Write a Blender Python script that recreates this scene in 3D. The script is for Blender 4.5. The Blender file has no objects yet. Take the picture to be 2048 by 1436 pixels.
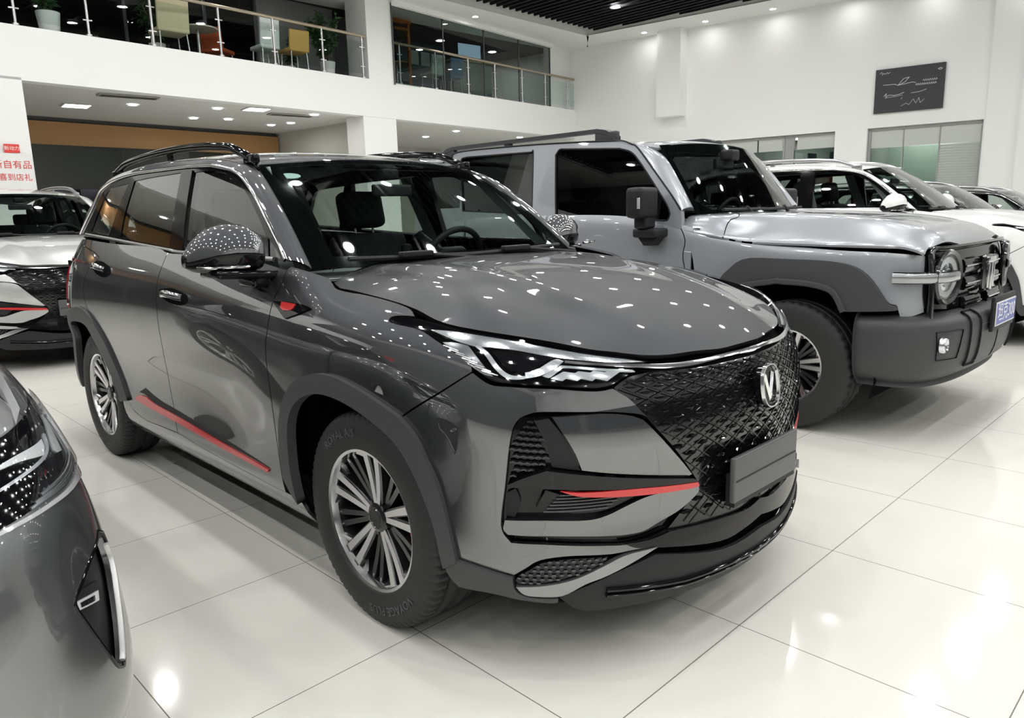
import bpy, math, random
import numpy as np
from mathutils import Vector, Matrix
from mathutils.geometry import delaunay_2d_cdt

random.seed(7)
SC = bpy.context.scene
COL = SC.collection

# ---- camera (x = forward direction of the parked cars, y = to their left, z = up, metres; origin under the front axle of the dark grey crossover)
cd = bpy.data.cameras.new('camera'); cam = bpy.data.objects.new('camera', cd); COL.objects.link(cam); SC.camera = cam
cd.sensor_width = 36; cd.lens = 1486.06 / 2048 * 36; cd.clip_start = .05; cd.clip_end = 200
_r = Vector((0.703843, 0.709886, -0.025808)); _d = Vector((0.119003, -0.153652, -0.980933)); _f = Vector((-0.700316, 0.687352, -0.192625))
_m = Matrix((_r, -_d, -_f)).transposed().to_4x4(); _m.translation = Vector((1.9706, -2.1462, 1.3396)); cam.matrix_world = _m

# ---- world and exposure
W = bpy.data.worlds.new('world'); SC.world = W; W.use_nodes = True
W.node_tree.nodes['Background'].inputs[0].default_value = (.80, .88, 1, 1); W.node_tree.nodes['Background'].inputs[1].default_value = .04
SC.view_settings.view_transform = 'Standard'; SC.view_settings.look = 'None'; SC.view_settings.gamma = 1; SC.view_settings.use_curve_mapping = False
SC.view_settings.exposure = 0.42
SC.cycles.max_bounces = 10; SC.cycles.transparent_max_bounces = 16; SC.cycles.diffuse_bounces = 4; SC.cycles.glossy_bounces = 6; SC.cycles.transmission_bounces = 8
SC.cycles.sample_clamp_indirect = 6; SC.cycles.caustics_reflective = False; SC.cycles.caustics_refractive = False
LAMP_POWER = 190.0      # emission of each ceiling downlight lens
class Surf:
    """smooth surface over a grid of points: P[nu][nv][3]; eval(u,v) with u,v in grid index units (uniform cubic B-spline, end points kept)"""
    def __init__(s, P, smooth=True, mirror_v0=False, mirror_u1=False):
        P = np.array(P, float)
        s.nu, s.nv = P.shape[:2]
        s.lin = not smooth
        Q = np.zeros((s.nu + 2, s.nv + 2, 3))
        Q[1:-1, 1:-1] = P
        m = np.array([1, -1, 1.0])
        Q[0, 1:-1] = 2 * P[0] - P[1]
        Q[-1, 1:-1] = P[-2] * m if mirror_u1 else 2 * P[-1] - P[-2]
        Q[:, 0] = Q[:, 2] * m if mirror_v0 else 2 * Q[:, 1] - Q[:, 2]
        Q[:, -1] = 2 * Q[:, -2] - Q[:, -3]
        s.Q = Q
    @staticmethod
    def _w(t):
        return np.stack([(1 - t) ** 3, 3 * t ** 3 - 6 * t ** 2 + 4, -3 * t ** 3 + 3 * t ** 2 + 3 * t + 1, t ** 3], -1) / 6
    @staticmethod
    def _d(t):
        return np.stack([-(1 - t) ** 2, 3 * t ** 2 - 4 * t, -3 * t ** 2 + 2 * t + 1, t ** 2], -1) / 2
    def ev(s, u, v):
        """points, unit normals, |dP/du|, |dP/dv|"""
        u = np.clip(np.atleast_1d(np.asarray(u, float)), 0, s.nu - 1); v = np.clip(np.atleast_1d(np.asarray(v, float)), 0, s.nv - 1)
        iu = np.minimum(u.astype(int), s.nu - 2); iv = np.minimum(v.astype(int), s.nv - 2)
        tu, tv = u - iu, v - iv
        if s.lin:
            z = np.zeros_like(tu); wu = np.stack([z, 1 - tu, tu, z], -1); wv = np.stack([z, 1 - tv, tv, z], -1)
            du = np.stack([z, z - 1, z + 1, z], -1); dv = du
        else:
            wu, wv, du, dv = s._w(tu), s._w(tv), s._d(tu), s._d(tv)
        k = np.arange(4)
        G = s.Q[(iu[:, None] + k)[:, :, None], (iv[:, None] + k)[:, None, :]]
        P = np.einsum('ni,nj,nijk->nk', wu, wv, G)
        Du = np.einsum('ni,nj,nijk->nk', du, wv, G); Dv = np.einsum('ni,nj,nijk->nk', wu, dv, G)
        N = np.cross(Du, Dv); N /= np.linalg.norm(N, axis=1)[:, None] + 1e-12
        return P, N, np.linalg.norm(Du, axis=1), np.linalg.norm(Dv, axis=1)

def sm(x, a, b):
    t = min(1, max(0, (x - a) / (b - a))); return t * t * (3 - 2 * t)
def lut(x, xs, ys):
    return np.interp(x, xs, ys)

def resample(pts, n):
    pts = np.array(pts, float); d = np.r_[0, np.cumsum(np.linalg.norm(np.diff(pts, axis=0), axis=1))]
    t = np.linspace(0, d[-1], n); return np.stack([np.interp(t, d, pts[:, k]) for k in range(pts.shape[1])], 1)

# ---------------------------------------------------------------- crossover body (x forward from the front axle, y left, z up; right half, y<0)
def crossover():
    S = {}
    plan = [(-3.76, 0), (-3.75, -.30), (-3.70, -.58), (-3.58, -.77), (-3.36, -.865), (-3.05, -.912), (-2.70, -.93), (-2.3, -.925), (-1.9, -.918),
            (-1.4, -.918), (-.9, -.920), (-.5, -.926), (-.1, -.93), (.18, -.922), (.40, -.893), (.565, -.825), (.70, -.70), (.80, -.535), (.87, -.35), (.91, -.175), (.925, 0)]
    # key sections: station -> list of (z, inward offset)
    side = [(.20, .10), (.26, .035), (.36, .014), (.50, .040), (.64, .034), (.78, .010), (.92, -.004), (1.02, .012), (1.10, .05), (1.165, .105)]
    rear = [(.22, .10), (.30, .03), (.42, .0), (.56, .0), (.70, .0), (.84, .0), (.96, .01), (1.08, .04), (1.18, .09), (1.27, .15)]
    door = [(.20, .10), (.26, .035), (.36, .018), (.50, .046), (.64, .038), (.78, .008), (.92, -.004), (1.03, .008), (1.12, .045), (1.20, .10)]
    fend = [(.20, .10), (.26, .03), (.36, .005), (.50, .000), (.64, -.004), (.78, -.006), (.90, .002), (.99, .025), (1.05, .075), (1.085, .155)]
    corn = [(.155, .10), (.21, .03), (.33, .0), (.46, .012), (.59, .012), (.71, .0), (.80, .014), (.89, .042), (.965, .078), (1.01, .125)]
    frnt = [(.14, .10), (.20, .03), (.32, -.004), (.45, .024), (.58, .020), (.70, .0), (.785, .018), (.855, .038), (.905, .068), (.935, .13)]
    side = side[:8] + [(1.105, .05), (1.20, .11)]
    door = door[:8] + [(1.13, .045), (1.232, .10)]
    cowl = fend[:7] + [(1.0, .020), (1.085, .06), (1.175, .125)]
    keys = {0: rear, 4: rear, 7: door, 9: door, 10: side, 11: cowl, 12.2: fend, 13.2: fend, 15.3: corn, 18: frnt, 20: frnt}
    ks = sorted(keys)
    plan = np.array(plan, float); n = len(plan)
    grid = []
    for i in range(n):
        a = plan[i - 1] if i else plan[1] * [1, -1]
        b = plan[i + 1] if i < n - 1 else plan[-2] * [1, -1]
        t = (b - a) / np.linalg.norm(b - a); nin = np.array([-t[1], t[0]])  # left of travel = inward
        row = []
        for lv in range(10):
            z = np.interp(i, ks, [keys[k][lv][0] for k in ks]); o = np.interp(i, ks, [keys[k][lv][1] for k in ks])
            if 4 <= i <= 9 and lv >= 7: z += lut(i, [4, 5, 9], [.0, .02, 0]) 
            p = plan[i] + nin * o
            row.append((p[0], p[1], z))
        grid.append(row)
    S['body'] = Surf(grid, mirror_u1=True)
    # hood: x -0.72..0.86 (u), y 0..-0.86 (v)
    xs = np.linspace(-.74, .90, 22); ys = np.linspace(0, -.9, 22)
    HZ = [1.165, 1.17, 1.17, 1.155, 1.13, 1.09, 1.052, 1.010, .962, .925, .885]
    def hz(x, y):
        a = abs(y)
        c = lut(x, [-.74, -.45, -.2, 0, .2, .4, .55, .68, .78, .84, .90], HZ)
        xr = .11 * (a / .7) ** 2 * sm(x, .1, .6)          # the nose runs back towards the sides
        c2 = lut(x + xr, [-.74, -.45, -.2, 0, .2, .4, .55, .68, .78, .84, .90, 1.1], HZ + [.70])
        yc = lut(x, [-.5, .7], [.52, .34])
        b = .016 * (1 - sm(a, yc - .05, yc + .06)) * sm(x, -.8, -.3) * (1 - sm(x, .45, .8))
        rid = .008 * math.exp(-((a - yc + .03) / .05) ** 2) * (1 - sm(x, .3, .75))
        return c2 - .028 * (a / .7) ** 2 - .042 * sm(a, .58, .86) - .012 + b * .7 + rid
    Z = np.array([[hz(x, y) for y in ys] for x in xs])
    for _ in range(2): Z[1:-1] = (Z[:-2] + 2 * Z[1:-1] + Z[2:]) / 4
    S['hood'] = Surf([[(x, y, Z[i, j]) for j, y in enumerate(ys)] for i, x in enumerate(xs)], mirror_v0=True)
    # windscreen u: 0 centre .. 6 side, v: 0 bottom .. 6 top
    g = []
    for i in range(7):
        t = i / 6.0; row = []
        for j in range(7):
            k = j / 6.0
            yb, yt = .725, .615
            y = -(yb + (yt - yb) * k) * t
            x = -.41 + (-1.055 + .41) * k - (.115 * (1 - k) + .06 * k) * t ** 2.3
            z = 1.145 + (1.602 - 1.145) * k + .028 * math.sin(math.pi * k) + (.012 * (1 - k) - .032 * k) * t ** 2
            row.append((x, y, z))
        g.append(row)
    g = [[g[i][j] for i in range(7)] for j in range(7)]   # u up, v across
    S['ws'] = Surf(g, mirror_v0=True)
    # roof: u from windscreen top to rear edge, v centre to side
    rx = [-1.055, -1.15, -1.35, -1.6, -1.9, -2.2, -2.5, -2.8, -3.1, -3.35, -3.52]
    rz = [1.602, 1.625, 1.655, 1.677, 1.69, 1.692, 1.685, 1.668, 1.640, 1.610, 1.585]
    rw = [.615, .612, .61, .61, .61, .61, .607, .60, .59, .575, .56]
    S['roof'] = Surf([[(x - .06 * t ** 2.3 * (1 - sm(-x, 1.1, 1.6)), -w * t, z - .032 * t ** 2 - .012 * t ** 4) for t in np.linspace(0, 1, 8)] for x, z, w in zip(rx, rz, rw)], mirror_v0=True)
    # side glass plane: u along x, v up
    gx = np.linspace(-3.62, -.30, 24)
    def sy(x, k):
        w = lut(x, [-3.7, -3.3, -2.9, -2.4, -1.6, -1.0, -.3], [.72, .775, .805, .820, .822, .815, .80])
        wt = lut(x, [-3.7, -3.3, -2.9, -2.4, -1.6, -1.0, -.3], [.60, .645, .672, .688, .694, .690, .68])
        return -(w + (wt - w) * (k * .86 + k * k * .14))
    S['side'] = Surf([[(x, sy(x, k), 1.09 + .50 * k) for k in np.linspace(-.1, 1.15, 9)] for x in gx])
    return S
def offroader():
    """boxy off-roader, local frame like the crossover's (right half)"""
    S = {}
    plan = [(-3.72, 0), (-3.72, -.40), (-3.70, -.72), (-3.60, -.86), (-3.2, -.895), (-2.6, -.905), (-1.9, -.905), (-1.2, -.905), (-.6, -.902), (-.1, -.90), (.25, -.895), (.50, -.875), (.655, -.825), (.725, -.72), (.752, -.55), (.765, -.28), (.77, 0)]
    door = [(.40, .05), (.46, .01), (.62, .0), (.80, .0), (.96, .002), (1.10, .006), (1.20, .012), (1.275, .022), (1.315, .04)]
    fend = [(.40, .05), (.46, .01), (.60, .0), (.72, .0), (.84, .0), (.95, .003), (1.02, .008), (1.07, .016), (1.095, .03)]
    frnt = [(.46, .05), (.52, .0), (.60, .0), (.70, .0), (.80, .004), (.90, .010), (.98, .018), (1.05, .028), (1.085, .045)]
    cowl = [(.40, .05), (.46, .01), (.61, .0), (.76, .0), (.90, .001), (1.03, .004), (1.12, .010), (1.168, .019), (1.20, .035)]
    keys = {0: door, 7: door, 8: cowl, 9: fend, 11: fend, 13.5: frnt, 16: frnt}; ks = sorted(keys)
    plan = np.array(plan, float); n = len(plan); grid = []
    for i in range(n):
        a = plan[i - 1] if i else plan[1] * [1, -1]; b = plan[i + 1] if i < n - 1 else plan[-2] * [1, -1]
        t = (b - a) / np.linalg.norm(b - a); nin = np.array([-t[1], t[0]]); row = []
        for lv in range(9):
            z = np.interp(i, ks, [keys[k][lv][0] for k in ks]); o = np.interp(i, ks, [keys[k][lv][1] for k in ks]); p = plan[i] + nin * o; row.append((p[0], p[1], z))
        grid.append(row)
    S['body'] = Surf(grid, mirror_u1=True)
    xs = [-.90, -.78, -.66, -.54, -.42, -.3, -.1, .1, .25, .38, .48, .56, .62, .67, .71, .735]; ys = np.linspace(0, -.90, 22)
    def hz(x, y):
        a = abs(y); c = lut(x, [-.9, -.5, 0, .4, .6, .70, .74], [1.30, 1.30, 1.28, 1.245, 1.205, 1.148, 1.088]); b = lut(x, [-.8, -.6, -.3, .1, .55, .70, .74], [1.20, 1.17, 1.125, 1.115, 1.105, 1.08, 1.05])
        q_ = sm(x, -.62, -.25); k = sm(a, .76 - .26 * q_, .885); return c * (1 - k) + min(b, c) * k - .012 * (a / .6) ** 2 * (1 - k) + .012 * sm(a, .26, .34) * (1 - sm(x, .3, .65)) * (1 - k)
    S['hood'] = Surf([[(x, y, hz(x, y)) for y in ys] for x in xs], mirror_v0=True)
    gx = np.linspace(-3.75, -.40, 20)
    S['side'] = Surf([[(x, -(.872 - .085 * k - .01 * k * k) + .03 * sm(-x, 3.3, 3.75), 1.26 + .60 * k) for k in np.linspace(-.1, 1.1, 8)] for x in gx])
    g = []
    for j in range(7):
        k = j / 6.0; row = []
        for i in range(7):
            t = i / 6.0
            row.append((-.66 - .37 * k - (.085 * (1 - k) + .07 * k) * t ** 2.4, -(.745 - .075 * k) * t, 1.30 + .51 * k + .012 * math.sin(math.pi * k) - (.0 * (1 - k) + .03 * k) * t * t))
        g.append(row)
    S['ws'] = Surf(g, mirror_v0=True)
    rx = [-1.03, -1.12, -1.3, -1.7, -2.2, -2.7, -3.2, -3.55, -3.68]; rz = [1.81, 1.832, 1.852, 1.868, 1.875, 1.872, 1.86, 1.845, 1.825]; 
    S['roof'] = Surf([[(x - .07 * t ** 2.4 * (1 - sm(-x, 1.1, 1.5)), -.685 * t - .07 * t * sm(-x, 1.03, 1.15), z - .03 * t * t - .02 * t ** 6) for t in np.linspace(0, 1, 8)] for x, z in zip(rx, rz)], mirror_v0=True)
    return S
def silver_sedan():
    S = {}
    plan = [(-3.7, 0), (-3.68, -.4), (-3.6, -.75), (-3.2, -.89), (-2.4, -.925), (-1.4, -.925), (-.7, -.93), (-.2, -.94), (.2, -.94), (.46, -.925), (.64, -.875), (.77, -.79), (.87, -.67), (.945, -.50), (.985, -.26), (1.0, 0)]
    side = [(.22, .10), (.30, .02), (.42, .0), (.55, .01), (.66, .01), (.76, .004), (.85, .004), (.92, .02), (.98, .055), (1.01, .11)]
    corn = [(.12, .02), (.20, -.06), (.32, -.07), (.44, -.062), (.56, -.045), (.66, -.022), (.75, .012), (.83, .055), (.89, .11), (.93, .18)]
    frnt = [(.16, .08), (.22, .01), (.32, .0), (.44, .004), (.54, .01), (.62, .02), (.70, .04), (.76, .07), (.81, .12), (.845, .19)]
    keys = {0: side, 7: side, 9.5: corn, 11.5: corn, 14: frnt, 15: frnt}; ks = sorted(keys)
    plan = np.array(plan, float); n = len(plan); grid = []
    for i in range(n):
        a = plan[i - 1] if i else plan[1] * [1, -1]; b = plan[i + 1] if i < n - 1 else plan[-2] * [1, -1]
        t = (b - a) / np.linalg.norm(b - a); nin = np.array([-t[1], t[0]]); row = []
        for lv in range(10):
            z = np.interp(i, ks, [keys[k][lv][0] for k in ks]); o = np.interp(i, ks, [keys[k][lv][1] for k in ks]); p = plan[i] + nin * o; row.append((p[0], p[1], z))
        grid.append(row)
    S['body'] = Surf(grid, mirror_u1=True)
    xs = np.linspace(-.9, 1.0, 16); ys = np.linspace(0, -.9, 14)
    S['hood'] = Surf([[(x, y, lut(x, [-.9, -.4, .1, .5, .7, .82, .92, 1.0], [1.07, 1.06, 1.03, .975, .93, .885, .83, .77]) - .05 * (abs(y) / .8) ** 2 - .04 * (abs(y) / .8) ** 2 * sm(x, .2, .8)) for y in ys] for x in xs], mirror_v0=True)
    return S
TR = {
 'fender': [(10.944,2.185),(10.933,2.518),(10.921,2.851),(10.91,3.183),(10.903,3.509),(10.9,3.848),(10.9,4.193),(10.901,4.513),(10.9,4.773),(10.897,4.947),(10.893,5.058),(10.889,5.149),(10.885,5.263),(10.882,5.409),(10.879,5.563),(10.877,5.726),(10.878,5.895),(10.884,6.067),(10.893,6.243),(10.902,6.432),(10.908,6.641),(10.907,6.891),(10.903,7.171),(10.898,7.444),(10.897,7.673),(10.901,7.838),(10.909,7.96),(10.916,8.07),(10.917,8.196),(10.91,8.344),(10.899,8.5),(10.885,8.659),(10.873,8.816),(10.897,8.993),(11.013,8.995),(11.132,8.997),(11.243,8.999),(11.333,9),(11.394,9.001),(11.433,9),(11.465,9),(11.5,9),(11.519,8.971),(11.537,8.943),(11.557,8.913),(11.584,8.876),(11.613,8.822),(11.643,8.756),(11.686,8.698),(11.751,8.665),(11.846,8.673),(11.964,8.708),(12.092,8.748),(12.217,8.769),(12.339,8.766),(12.463,8.75),(12.584,8.726),(12.695,8.698),(12.795,8.668),(12.888,8.632),(12.972,8.589),(13.046,8.537),(13.105,8.472),(13.152,8.395),(13.194,8.315),(13.239,8.236),(13.157,8.189),(13.072,8.143),(12.994,8.096),(12.935,8.05),(12.896,8.006),(12.873,7.962),(12.863,7.918),(12.862,7.876),(12.865,7.83),(12.876,7.782),(12.904,7.74),(12.959,7.712),(13.056,7.709),(13.186,7.724),(13.324,7.738),(13.446,7.73),(13.539,7.699),(13.619,7.652),(13.703,7.592),(13.809,7.522),(13.955,7.432),(14.129,7.327),(14.295,7.219),(14.417,7.126),(14.477,7.053),(14.497,6.991),(14.502,6.934),(14.514,6.874),(14.378,6.63),(14.243,6.384),(14.106,6.141),(13.961,5.901),(13.808,5.667),(13.647,5.438),(13.484,5.21),(13.323,4.981),(13.235,5.026),(13.147,5.072),(13.059,5.117),(12.967,5.164),(12.869,5.213),(12.769,5.264),(12.667,5.313),(12.567,5.358),(12.467,5.402),(12.367,5.445),(12.269,5.48),(12.177,5.503),(12.091,5.513),(12.01,5.512),(11.933,5.5),(11.857,5.475),(11.782,5.435),(11.708,5.382),(11.637,5.318),(11.571,5.244),(11.509,5.164),(11.452,5.076),(11.398,4.975),(11.347,4.859),(11.297,4.723),(11.251,4.57),(11.207,4.407),(11.169,4.241),(11.137,4.073),(11.108,3.9),(11.085,3.721),(11.066,3.539),(11.054,3.346),(11.047,3.144),(11.044,2.948),(11.044,2.772),(11.049,2.624),(11.059,2.495),(11.071,2.374),(11.081,2.249),(11.061,2.193),(11.04,2.132),(11.02,2.082),(11.001,2.056),(10.985,2.066),(10.971,2.1),(10.958,2.145)],
 'door_front': [(10.873,8.816),(10.885,8.659),(10.899,8.5),(10.91,8.344),(10.917,8.196),(10.916,8.07),(10.909,7.96),(10.901,7.838),(10.897,7.673),(10.898,7.444),(10.903,7.171),(10.907,6.891),(10.908,6.641),(10.902,6.432),(10.893,6.243),(10.884,6.067),(10.878,5.895),(10.877,5.726),(10.879,5.563),(10.882,5.409),(10.885,5.263),(10.889,5.149),(10.893,5.058),(10.897,4.947),(10.9,4.773),(10.901,4.513),(10.9,4.193),(10.9,3.848),(10.903,3.509),(10.91,3.183),(10.921,2.851),(10.933,2.518),(10.944,2.185),(10.958,1.713),(10.845,1.699),(10.741,1.684),(10.618,1.671),(10.448,1.664),(10.202,1.661),(9.903,1.662),(9.596,1.669),(9.33,1.687),(9.121,1.719),(8.942,1.762),(8.776,1.811),(8.603,1.857),(8.583,2.055),(8.564,2.254),(8.544,2.451),(8.524,2.64),(8.501,2.814),(8.477,2.978),(8.456,3.146),(8.443,3.33),(8.441,3.539),(8.446,3.763),(8.456,3.993),(8.468,4.215),(8.483,4.427),(8.502,4.635),(8.522,4.843),(8.537,5.055),(8.549,5.278),(8.557,5.509),(8.564,5.735),(8.568,5.943),(8.571,6.125),(8.572,6.288),(8.572,6.449),(8.568,6.622),(8.562,6.82),(8.551,7.032),(8.541,7.239),(8.535,7.423),(8.532,7.571),(8.533,7.694),(8.535,7.815),(8.537,7.956),(8.54,8.125),(8.544,8.309),(8.548,8.5),(8.553,8.687),(8.596,8.683),(8.625,8.676),(8.682,8.676),(8.811,8.693),(9.048,8.741),(9.36,8.812),(9.692,8.879),(9.988,8.917),(10.229,8.915),(10.448,8.887),(10.658,8.849)],
 'door_rear': [(7.126,2.345),(7.058,2.513),(6.989,2.679),(6.923,2.849),(6.862,3.031),(6.81,3.227),(6.763,3.431),(6.719,3.646),(6.674,3.869),(6.635,4.114),(6.6,4.377),(6.558,4.633),(6.498,4.855),(6.406,5.034),(6.291,5.183),(6.177,5.318),(6.087,5.452),(6.028,5.583),(5.987,5.707),(5.957,5.83),(5.933,5.958),(5.91,6.085),(5.894,6.21),(5.888,6.348),(5.895,6.513),(5.925,6.718),(5.973,6.953),(6.023,7.196),(6.059,7.426),(6.174,7.647),(6.344,7.866),(6.379,8.07),(6.093,8.243),(5.355,8.374),(4.293,8.472),(3.101,8.558),(1.973,8.65),(1.968,8.613),(3.471,8.699),(5.045,8.794),(6.476,8.872),(7.549,8.91),(8.122,8.891),(8.337,8.831),(8.409,8.755),(8.553,8.687),(8.548,8.5),(8.544,8.309),(8.54,8.125),(8.537,7.956),(8.535,7.815),(8.533,7.694),(8.532,7.571),(8.535,7.423),(8.541,7.239),(8.551,7.032),(8.562,6.82),(8.568,6.622),(8.572,6.449),(8.572,6.288),(8.571,6.125),(8.568,5.943),(8.564,5.735),(8.557,5.509),(8.549,5.278),(8.537,5.055),(8.522,4.843),(8.502,4.635),(8.483,4.427),(8.468,4.215),(8.456,3.993),(8.446,3.763),(8.441,3.539),(8.443,3.33),(8.456,3.146),(8.477,2.978),(8.501,2.814),(8.524,2.64),(8.544,2.451),(8.564,2.254),(8.583,2.055),(8.603,1.857),(8.472,1.835),(8.339,1.813),(8.209,1.792),(8.086,1.774),(7.975,1.752),(7.871,1.728),(7.769,1.715),(7.663,1.727),(7.552,1.773),(7.437,1.845),(7.321,1.926),(7.206,2.003)],
 'quarter': [(1.973,8.65),(3.101,8.558),(4.293,8.472),(5.355,8.374),(6.093,8.243),(6.379,8.07),(6.344,7.866),(6.174,7.647),(6.059,7.426),(6.023,7.196),(5.973,6.953),(5.925,6.718),(5.895,6.513),(5.888,6.348),(5.894,6.21),(5.91,6.085),(5.933,5.958),(5.957,5.83),(5.987,5.707),(6.028,5.583),(6.087,5.452),(6.177,5.318),(6.291,5.183),(6.406,5.034),(6.498,4.855),(6.558,4.633),(6.6,4.377),(6.635,4.114),(6.674,3.869),(6.719,3.646),(6.763,3.431),(6.81,3.227),(6.862,3.031),(6.923,2.849),(6.989,2.679),(7.058,2.513),(7.126,2.345),(7.029,2.634),(6.932,2.922),(6.837,3.211),(6.75,3.498),(6.679,3.794),(6.618,4.096),(6.555,4.385),(6.476,4.642),(6.383,4.876),(6.281,5.09),(6.163,5.267),(6.023,5.387),(5.865,5.445),(5.69,5.452),(5.49,5.41),(5.256,5.322),(4.933,5.163),(4.542,4.941),(4.194,4.704),(4,4.5),(4.04,4.352),(4.238,4.231),(4.472,4.106),(4.619,3.947),(4.64,3.739),(4.602,3.5),(4.544,3.249),(4.505,3.004),(4.493,2.755),(4.487,2.497),(4.485,2.255),(4.487,2.049),(4.494,1.895),(4.505,1.779),(4.519,1.677),(4.531,1.568),(3.962,1.51),(3.698,5.112),(3.57,5.558),(3.434,6.012),(3.314,6.45),(3.236,6.85),(3.219,7.207),(3.245,7.531),(3.283,7.827),(3.3,8.1),(3.287,8.341),(3.26,8.55),(3.229,8.747),(3.2,8.95),(3.567,8.953),(3.963,8.957),(4.302,8.958),(4.5,8.95),(4.524,8.926),(4.423,8.891),(4.235,8.857),(4,8.833),(3.68,8.831),(3.27,8.84),(2.859,8.848),(2.533,8.838),(2.33,8.805),(2.197,8.756),(2.092,8.701)],
 'bumper': [(13.323,4.981),(13.484,5.21),(13.647,5.438),(13.808,5.667),(13.961,5.901),(14.106,6.141),(14.243,6.384),(14.378,6.63),(14.514,6.874),(14.589,6.815),(14.664,6.752),(14.74,6.698),(14.821,6.665),(14.899,6.663),(14.976,6.682),(15.065,6.711),(15.179,6.737),(15.327,6.762),(15.5,6.792),(15.683,6.818),(15.856,6.832),(16.025,6.827),(16.195,6.809),(16.354,6.79),(16.486,6.785),(16.581,6.799),(16.649,6.824),(16.706,6.853),(16.769,6.88),(16.794,6.84),(16.817,6.802),(16.842,6.761),(16.872,6.712),(16.906,6.663),(16.943,6.613),(16.985,6.546),(17.035,6.446),(17.095,6.301),(17.162,6.12),(17.233,5.926),(17.303,5.739),(17.263,5.787),(17.229,5.835),(17.185,5.883),(17.113,5.926),(17.011,5.969),(16.888,6.011),(16.744,6.047),(16.579,6.073),(16.373,6.087),(16.132,6.093),(15.898,6.09),(15.713,6.076),(15.592,6.051),(15.512,6.016),(15.454,5.972),(15.401,5.922),(15.349,5.868),(15.309,5.808),(15.276,5.738),(15.247,5.655),(15.223,5.568),(15.204,5.476),(15.188,5.358),(15.168,5.193),(15.144,4.952),(15.118,4.656),(15.092,4.35),(15.067,4.082),(15.043,3.857),(15.019,3.654),(14.999,3.475),(14.985,3.324),(14.978,3.211),(14.977,3.13),(14.982,3.065),(14.995,3.002),(15.019,2.939),(15.054,2.884),(15.092,2.831),(15.128,2.778),(15.274,2.779),(15.418,2.782),(15.567,2.782),(15.73,2.775),(15.92,2.758),(16.129,2.734),(16.332,2.708),(16.503,2.687),(16.63,2.669),(16.727,2.653),(16.812,2.64),(16.905,2.632),(17.009,2.629),(17.114,2.629),(17.219,2.635),(17.32,2.646),(17.417,2.666),(17.511,2.692),(17.604,2.721),(17.698,2.749),(18.012,2.723),(18.335,2.697),(18.641,2.672),(18.902,2.653),(19.105,2.64),(19.266,2.63),(19.404,2.626),(19.538,2.63),(19.665,2.645),(19.78,2.668),(19.888,2.695),(20,2.72),(20,2.35),(19.859,2.317),(19.72,2.284),(19.577,2.252),(19.425,2.225),(19.278,2.197),(19.133,2.169),(18.962,2.153),(18.736,2.162),(18.413,2.212),(18.02,2.292),(17.63,2.374),(17.312,2.43),(17.099,2.447),(16.948,2.443),(16.821,2.432),(16.68,2.428),(16.515,2.439),(16.345,2.455),(16.18,2.468),(16.032,2.471),(15.901,2.463),(15.783,2.446),(15.677,2.422),(15.584,2.389),(15.508,2.343),(15.446,2.287),(15.392,2.227),(15.339,2.172),(15.288,2.122),(15.242,2.075),(15.197,2.029),(15.151,1.982),(15.031,2.003),(14.911,2.024),(14.791,2.044),(14.671,2.063),(14.551,2.078),(14.43,2.091),(14.31,2.103),(14.189,2.115),(14.167,2.28),(14.145,2.443),(14.122,2.61),(14.095,2.79),(14.064,2.994),(14.03,3.215),(13.993,3.431),(13.953,3.624),(13.911,3.785),(13.865,3.925),(13.818,4.054),(13.772,4.179),(13.729,4.303),(13.688,4.421),(13.644,4.532),(13.593,4.636),(13.532,4.73),(13.464,4.815),(13.392,4.897)],
 'intake_panel': [(15.801,5.935),(16.003,5.962),(16.211,5.993),(16.408,6.017),(16.577,6.025),(16.711,6.014),(16.822,5.988),(16.915,5.953),(16.998,5.915),(17.069,5.873),(17.124,5.825),(17.174,5.773),(17.227,5.724),(17.328,5.499),(17.428,5.275),(17.531,5.05),(17.644,4.824),(17.771,4.597),(17.907,4.37),(18.048,4.141),(18.186,3.913),(18.151,3.909),(18.127,3.902),(18.082,3.902),(17.988,3.92),(17.825,3.962),(17.615,4.022),(17.382,4.091),(17.153,4.157),(16.931,4.221),(16.703,4.287),(16.473,4.353),(16.244,4.419),(16.212,4.556),(16.182,4.687),(16.147,4.83),(16.1,5),(16.036,5.209),(15.96,5.445),(15.879,5.693)],
 'intake_fin': [(15.521,5.784),(15.755,5.886),(15.81,5.75),(15.864,5.619),(15.919,5.478),(15.977,5.31),(16.038,5.105),(16.101,4.874),(16.165,4.632),(16.229,4.396),(16.163,4.413),(16.096,4.43),(16.032,4.446),(15.972,4.462),(15.921,4.476),(15.874,4.489),(15.83,4.501),(15.785,4.513),(15.766,4.66),(15.749,4.806),(15.728,4.954),(15.7,5.108),(15.662,5.271),(15.617,5.441),(15.568,5.613)],
 'intake_mesh': [(15.339,5.706),(15.506,5.811),(15.547,5.632),(15.589,5.452),(15.629,5.275),(15.663,5.106),(15.69,4.95),(15.71,4.802),(15.728,4.658),(15.748,4.513),(15.672,4.465),(15.597,4.418),(15.522,4.371),(15.444,4.324),(15.364,4.277),(15.281,4.23),(15.199,4.184),(15.116,4.137),(15.13,4.367),(15.143,4.601),(15.159,4.828),(15.181,5.036),(15.214,5.22),(15.254,5.386),(15.297,5.544)],
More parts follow.
